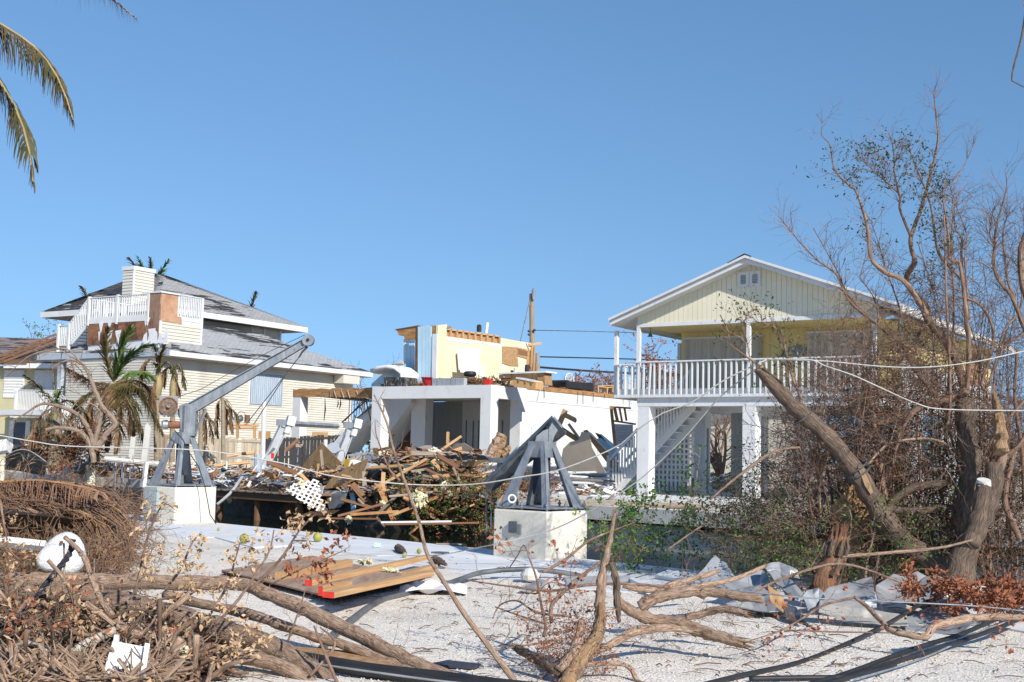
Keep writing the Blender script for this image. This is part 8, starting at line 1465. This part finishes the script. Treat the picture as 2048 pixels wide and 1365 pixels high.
for k, (P, lb) in enumerate(((((60, 985), (130, 1000), (195, 1035), (225, 1085), (235, 1130)), 'big dead palm frond draped over the front of the debris heap'), (((-20, 968), (70, 962), (150, 972), (200, 985)), 'dead palm frond lying flat along the top of the heap'), (((100, 1005), (160, 1035), (200, 1080), (205, 1125)), 'second dead frond curving down beside the big draped one'), (((-20, 1000), (60, 1010), (120, 1050), (140, 1075)), 'dark dead frond behind the white foam float'))):
    t = thing('dead_palm_frond', lb, 'palm frond', at(*P[0], 15)); ra, le = MB(), MB(); frond(ra, le, [at(x, y, 15.2-i*.35) for i, (x, y) in enumerate(P)], .55, np.random.default_rng(k+5), n=70, w=.018, droop=.7, fwd=1.2, r=.03, seg=4); obj('rachis', ra, mat('orange_rachis', [(.3, (.30, .15, .06)), (.7, (.48, .28, .13))], 4), parent=t, world=True); obj('leaflets', le, mat('dry_red_leaflet', [(.3, (.16, .08, .05)), (.55, (.30, .17, .11)), (.75, (.42, .28, .2))], 5, rough=.85), parent=t, world=True, kind='stuff')
    if k == 1: ra2 = MB(); [ra2.tube([at(-30, 968+j*5, 16), at(120, 964+j*4, 16), at(205, 975+j*6, 16)], .012, 4) for j in range(5)]; obj('stalks', ra2, mat('orange_rachis', []), parent=t, world=True)
rng = np.random.default_rng(17); sm = [MB(), MB(), MB()]
for k in range(620):                     # long drooping strands of dead palm leaflets
    x0 = rng.uniform(-40, 215); y0 = 962+.00045*(x0-40)**2+rng.uniform(0, 60); x1 = x0+rng.uniform(15, 110); y1 = min(1128, y0+rng.uniform(25, 130)*(.5+x0/220)); Yq = 15.4-1.6*(y0-960)/120+rng.uniform(-.3, .1)
    if x1 > 275: x1 = 275-rng.uniform(0, 25)
    P = curve([at(x0, y0, Yq), at(x0+(x1-x0)*.55, y0+(y1-y0)*.28-6, Yq-.12), at(x0+(x1-x0)*.88, y0+(y1-y0)*.65, Yq-.25), at(x1, y1, Yq-.35)], 8); r0 = rng.uniform(.004, .011); sm[k % 3].tube(P+rng.normal(0, .008, P.shape), (r0, r0*.8, r0*.3), 4)
for mb, m_, lb in zip(sm, (mat('strand_orange', [(.3, (.20, .10, .045)), (.6, (.36, .21, .11)), (.8, (.50, .34, .20))], 5, rough=.8), mat('strand_brown', [(.3, (.08, .045, .03)), (.6, (.19, .11, .075)), (.8, (.32, .22, .16))], 5, rough=.85), mat('strand_dull', [(.3, (.14, .09, .07)), (.6, (.27, .19, .15)), (.8, (.42, .33, .27))], 5, rough=.85)), ('orange brown palm strands draped over the debris heap', 'dark brown palm strands draped over the debris heap', 'dull grey brown palm strands draped over the debris heap')): tag(obj('palm_strands', mb, m_, kind='stuff', smooth=True), lb, 'palm strands')
obj('heap_core', MB().hexa([gnd(-80, 1150), gnd(235, 1115), gnd(240, 1085), gnd(-80, 1080), at(-80, 1020, 13.5), at(180, 1040, 14.2), at(200, 1020, 16.2), at(-80, 1000, 16.2)]), mat('leaf_mould_gap_shade', [(.3, (.02, .014, .01)), (.7, (.07, .045, .03))], 6, bump=1), kind='stuff', label='packed leaf core coloured dark for the shaded gaps inside the palm debris heap', cat='debris')  # leaf litter filler, near black to stand for shade between the strands
obj('heap_core', MB().hexa([gnd(-90, 1440), gnd(380, 1440), gnd(360, 1340), gnd(-90, 1250), at(-90, 1322, 8.4), at(330, 1368, 8.5), at(300, 1310, 9.6), at(-90, 1235, 9.9)]), mat('leaf_mould_gap_shade', []), kind='stuff', label='packed leaf core coloured dark for the shaded gaps under the corner brush heap', cat='debris')  # same filler here: its dark colour paints the shaded gaps among the sticks
rng = np.random.default_rng(66); mbs = [MB(), MB(), MB()]
for k in range(460):                     # sticks of every size thrown over the corner
    x = rng.uniform(-60, 420) if k % 3 else rng.uniform(-60, 250); yt = 1185+130*max(0, x)/400; yq = yt+(1385-yt)*rng.random(); c = at(x, yq, 8.45+1.5*(1400-yq)/210+rng.uniform(-.2, 0)); d = np.array([rng.normal(.5, .8), rng.normal(0, .5), rng.normal(0, .28)]); d /= np.linalg.norm(d); L_ = rng.uniform(.15, .6); r0 = rng.choice([.005, .008, .012, .018, .024]); mbs[k % 3].tube(curve([c-d*L_, c+rng.normal(0, .05, 3), c+d*L_*.6+rng.normal(0, .04, 3), c+d*L_], 8), (r0, r0*.6), 6, wob=.1, rng=rng)
for mb, m_, lb in zip(mbs, (bark, bark_l, twig_d), ('dark sticks thrown over the corner brush heap', 'pale brown sticks thrown over the corner brush heap', 'dull thin sticks thrown over the corner brush heap')): tag(obj('loose_sticks', mb, m_, kind='stuff', smooth=True), lb, 'sticks')
rng = np.random.default_rng(44); mb = MB(); mb2 = MB()
TPs = np.array([at(x, y, 8.42+1.5*(1400-y)/190)+[0, 0, .01] for x, y in zip(rng.uniform(-60, 400, 300), 1225+rng.random(300)*170)]); kp = rng.random(300) < .7
foliage(mb, TPs[kp], rng.normal(0, 1, (kp.sum(), 3))*[1, 1, .3]+1e-3, rng, 3, .07, .035); foliage(mb2, TPs[~kp], rng.normal(0, 1, ((~kp).sum(), 3))*[1, 1, .3]+1e-3, rng, 3, .06, .03)
TQ = np.array([at(x, y, 8.4-1.3*(y-1322)/118-.03) for x, y in zip(rng.uniform(-30, 330, 700), 1318+rng.random(700)*55)]); foliage(mb, TQ[:170], rng.normal(0, 1, (170, 3))+1e-3, rng, 3, .06, .03)
mb3 = MB()
for c in TQ[::2]: d = rng.normal(0, 1, 3)*[1.5, .5, .6]; d /= np.linalg.norm(d); mb3.tube([c-d*.2, c+rng.normal(0, .02, 3), c+d*.2], (rng.uniform(.004, .016), .004), 5)
tag(obj('loose_sticks', mb3, bark_l, kind='stuff'), 'short sticks at the very foot of the corner brush heap', 'sticks')
tag(obj('fallen_leaves', mb, leaf_dry, kind='stuff'), 'curled tan leaves fallen over the corner brush heap', 'leaves'); tag(obj('fallen_leaves', mb2, leaf_red, kind='stuff'), 'rust brown leaves fallen over the corner brush heap', 'leaves')
# foam float, rope, white beam, signs of the dock
ff = thing('foam_float', 'round white foam float with drilled holes on the brush heap', 'float', at(125, 1140, 11.6)); rng = np.random.default_rng(2)
for (x, y, r_, h, nm) in ((130, 1110, .195, .16, 'float_disc'), (104, 1118, .125, .12, 'float_lobe')):
    c = at(x, y, 11.6 if nm == 'float_disc' else 11.45); ax = np.array((.25, -1, .15)); ax /= np.linalg.norm(ax); mb = MB(); a = np.cross(ax, [0, 0, 1.]); a /= np.linalg.norm(a); b = np.cross(ax, a); n = 28; prof = ((.02, h), (.7, h*.98), (.93, h*.8), (1, h*.4), (.97, 0), (.02, -.02))
    V = [c+ax*hh+(a*math.cos(q)+b*math.sin(q))*r_*pr*(1+.05*math.sin(q*3+hh*9)+.03*rng.random()) for pr, hh in prof for q in np.arange(n)*2*math.pi/n]; mb.add(V, [(i*n+j, i*n+(j+1) % n, (i+1)*n+(j+1) % n, (i+1)*n+j) for i in range(len(prof)-1) for j in range(n)]+[tuple(range(n))[::-1]]); obj(nm, mb, mat('white_foam', [(.3, (.54, .55, .56)), (.7, (.70, .70, .70))], 6, rough=1, bump=.9, bscale=40, two=(9, (.45, .44, .42), .6, .7)), parent=ff, world=True, smooth=True)
for x, y in ((106, 1121), (134, 1131), (129, 1087)): h_ = MB(); lathe(h_, at(x, y, 11.6)+np.array([.03, -.165, .02]), [(.016, 0), (.016, .012), (.001, .012)], 10, (.25, -1, .15)); obj('drill_hole', h_, wood_d, parent=ff, world=True)
rp = thing('mooring_rope', 'black rope with orange flecks hanging diagonally across the logs', 'rope', at(145, 1085, 9.6)); c = curve([at(146, 1082, 9.7), at(138, 1110, 9.6), at(108, 1150, 9.5), at(70, 1195, 9.3), at(35, 1240, 9.1), at(-20, 1282, 8.9)], 60); ph = np.linspace(0, 46, 60)
for k, m_ in enumerate((mat('black_rope', [(.4, (.015, .017, .022)), (.7, (.05, .055, .07))], 30, rough=.8), mat('black_rope', []), mat('flecked_rope', [(.45, (.02, .02, .025)), (.56, (.05, .05, .06)), (.6, (.55, .25, .15))], 22, rough=.8))):
    o = np.stack([np.cos(ph+k*2.09), np.zeros(60), np.sin(ph+k*2.09)], -1)*.014; obj('strand', MB().tube(c+o, .013, 6), m_, parent=rp, world=True, smooth=True)
plank(-20, 1081, 92, 1093, 12.2, 13, white, th=.10, broken=False, label='long white painted beam end poking out left of the foam float', name='white_beam'); plank(66, 1097, 90, 1100, 12.4, 8, osb, th=.05, label='small orange wood block under the white beam', name='wood_block')
wb = thing('white_bracket', 'white folded metal bracket with scratches lying over the brush', 'bracket', at(250, 1300, 8.1)); obj('bracket_face', poly3([(226, 1282, 8.2), (298, 1296, 8.2), (276, 1392, 7.9), (192, 1392, 7.9)], .02), white, parent=wb, world=True); obj('bracket_lip', poly3([(290, 1286, 8.15), (300, 1288, 8.15), (284, 1392, 7.85), (274, 1392, 7.85)], .03), white, parent=wb, world=True); obj('bracket_tab', poly3([(228, 1270, 8.2), (236, 1272, 8.2), (236, 1290, 8.2), (226, 1290, 8.2)], .03), white, parent=wb, world=True)
for k, (x, y) in enumerate(((228, 1340), (236, 1333), (246, 1338), (252, 1345), (262, 1326), (232, 1352))): obj('scratch', MB().tube([at(x, y, 8.04), at(x+3, y+9, 8.02), at(x-2, y+14, 8.0)], .004, 4), galv_d, parent=wb, world=True)
for k, (x, y, r_) in enumerate(((310, 1358, .07), (368, 1300, .04), (10, 1360, .08))):
    mb = MB(); rng = np.random.default_rng(k+90); c = at(x, y, 8.7); lathe(mb, c-[0, 0, r_], [(.01, 0), (r_*.8, r_*.4), (r_, r_), (r_*.6, r_*1.7), (.01, r_*1.9)], 9); single('foam_chunk', mb, foam, ('pale green foam chunk beside the white bracket', 'small foam chunk on the lower log', 'speckled foam chunk in the bottom left corner')[k], 'foam', smooth=True)
# posts, ladder, fish table and tank across the water at the left
def fb(px, off, z): return fwall(px, off, z)
def postbox(name, x0, y0, x1, y1, w, Yq, m, label, cat='post', lean=0): 
    a, b = at(x0, y0, Yq), at(x1, y1, Yq); return single(name, MB().tube([a, b], w*Yq/2450/1.6, 4 if 'white' in label else 10), m, label, cat)
Yw = lambda x: fwY(x, -.4)
postbox('dock_post', 180, 985, 181, 930, 15, Yw(180), mat('cream_post', [(.3, (.66, .62, .48)), (.7, (.76, .72, .58))], 2), 'round cream mooring post in the left debris'); postbox('dock_post', 3, 975, 3, 915, 9, Yw(3), mat('cream_post', []), 'cream mooring post cut by the left frame edge')
postbox('leaning_post', 133, 955, 145, 893, 16, Yw(140), white, 'square white post leaning right at the canal edge'); postbox('thin_post', 287, 975, 293, 925, 8, Yw(290), white, 'thin white post standing left of the cream block'); postbox('thin_post', 399, 955, 397, 922, 7, Yw(398), white, 'short white post behind the davit legs')
ld = thing('pool_ladder', 'bent steel pool ladder with two looping handrails above the debris', 'ladder', at(245, 970, Yw(245)))
for x in (231, 247): Yq = Yw(245); obj('ladder_rail', MB().tube(curve([at(x+12, 975, Yq+.3), at(x+13, 940, Yq+.3), at(x+14, 922, Yq+.2), at(x+8, 915, Yq), at(x+2, 921, Yq-.2), at(x, 935, Yq-.3), at(x-1, 985, Yq-.3)], 20), .035, 6), galv, parent=ld, world=True, smooth=True)
ft = thing('cleaning_table', 'black topped fish cleaning table tilted on a pale blue pedestal', 'table', at(95, 960, Yw(95))); Yq = Yw(95); obj('table_top', MB().prism([at(80, 922, Yq-.4), at(112, 923, Yq-.4), at(124, 905, Yq+.6), at(92, 901, Yq+.6)], (0, 0, .09)), black, parent=ft, world=True); obj('pedestal', MB().tube([at(92, 925, Yq), at(96, 950, Yq)], .1, 4), shade_p, parent=ft, world=True)
tk = thing('black_tank', 'big ribbed black plastic dock float behind the cream block', 'tank', at(262, 1030, Yw(262)-1)); Yq = Yw(262)-2; mb = MB().hexa([at(240, 1034, Yq), at(288, 1034, Yq), at(288, 1030, Yq+1.2), at(240, 1030, Yq+1.2), at(240, 978, Yq), at(288, 976, Yq), at(288, 974, Yq+1.2), at(240, 975, Yq+1.2)]); obj('tank_body', mb, black, parent=tk, world=True, bevel=.08)
for j in range(3): obj('tank_rib', MB().tube([at(239, 990+j*13, Yq-.04), at(289, 989+j*13, Yq-.04)], .04, 5), black, parent=tk, world=True)
bt = thing('wrecked_boat', 'overturned silver hulled skiff with a dark canopy below the balcony', 'boat', at(40, 935, 46)); fnb = lambda u, v: at(12+u*80, 918+14*math.cos(u*3.1)*-.4-18*math.sin(math.pi*u)*math.sin(math.pi*v*.5), 46.5-v*1.8)-np.array([0, 0, .5*(1-v)])
obj('hull', MB().sheet(fnb, 14, 8), alu, parent=bt, world=True, smooth=True, solid=.03); obj('canopy', MB().sheet(lambda u, v: at(12+u*85, 908-16*math.sin(math.pi*u*.9+.2)+v*14, 47.2+v), 12, 4), mat('dark_canopy', [(.3, (.03, .04, .06)), (.7, (.10, .13, .17))], 2, rough=.4), parent=bt, world=True, smooth=True, solid=.03); obj('gunwale', MB().tube(curve([at(12, 925, 45.2), at(35, 913, 45.2), at(60, 914, 45.2), at(90, 926, 45.2)], 12), .04, 5), alu, parent=bt, world=True)
single('white_tank', MB().tube([at(-10, 897, 46), at(18, 892, 46)], .28, 10), cloth, 'white plastic drum lying at the left edge by the skiff', 'drum')
single('fallen_column', MB().tube([at(210, 918, 44.5), at(330, 930, 44.5)], (.08, .10), 8), concrete, 'long pale fallen column lying across the bank behind the ladder', 'column')
for k, (x0, y0, x1, y1, w, lb) in enumerate(((289, 925, 298, 845, 17, 'tilted white column fragment beside the slim palm'), (262, 930, 268, 870, 14, 'leaning white panel leaf under the palm fronds'))): plank(x0, y0, x1, y1, 45.5, w*.7, concrete, th=.15, label=lb, name='column_fragment', seed=k)
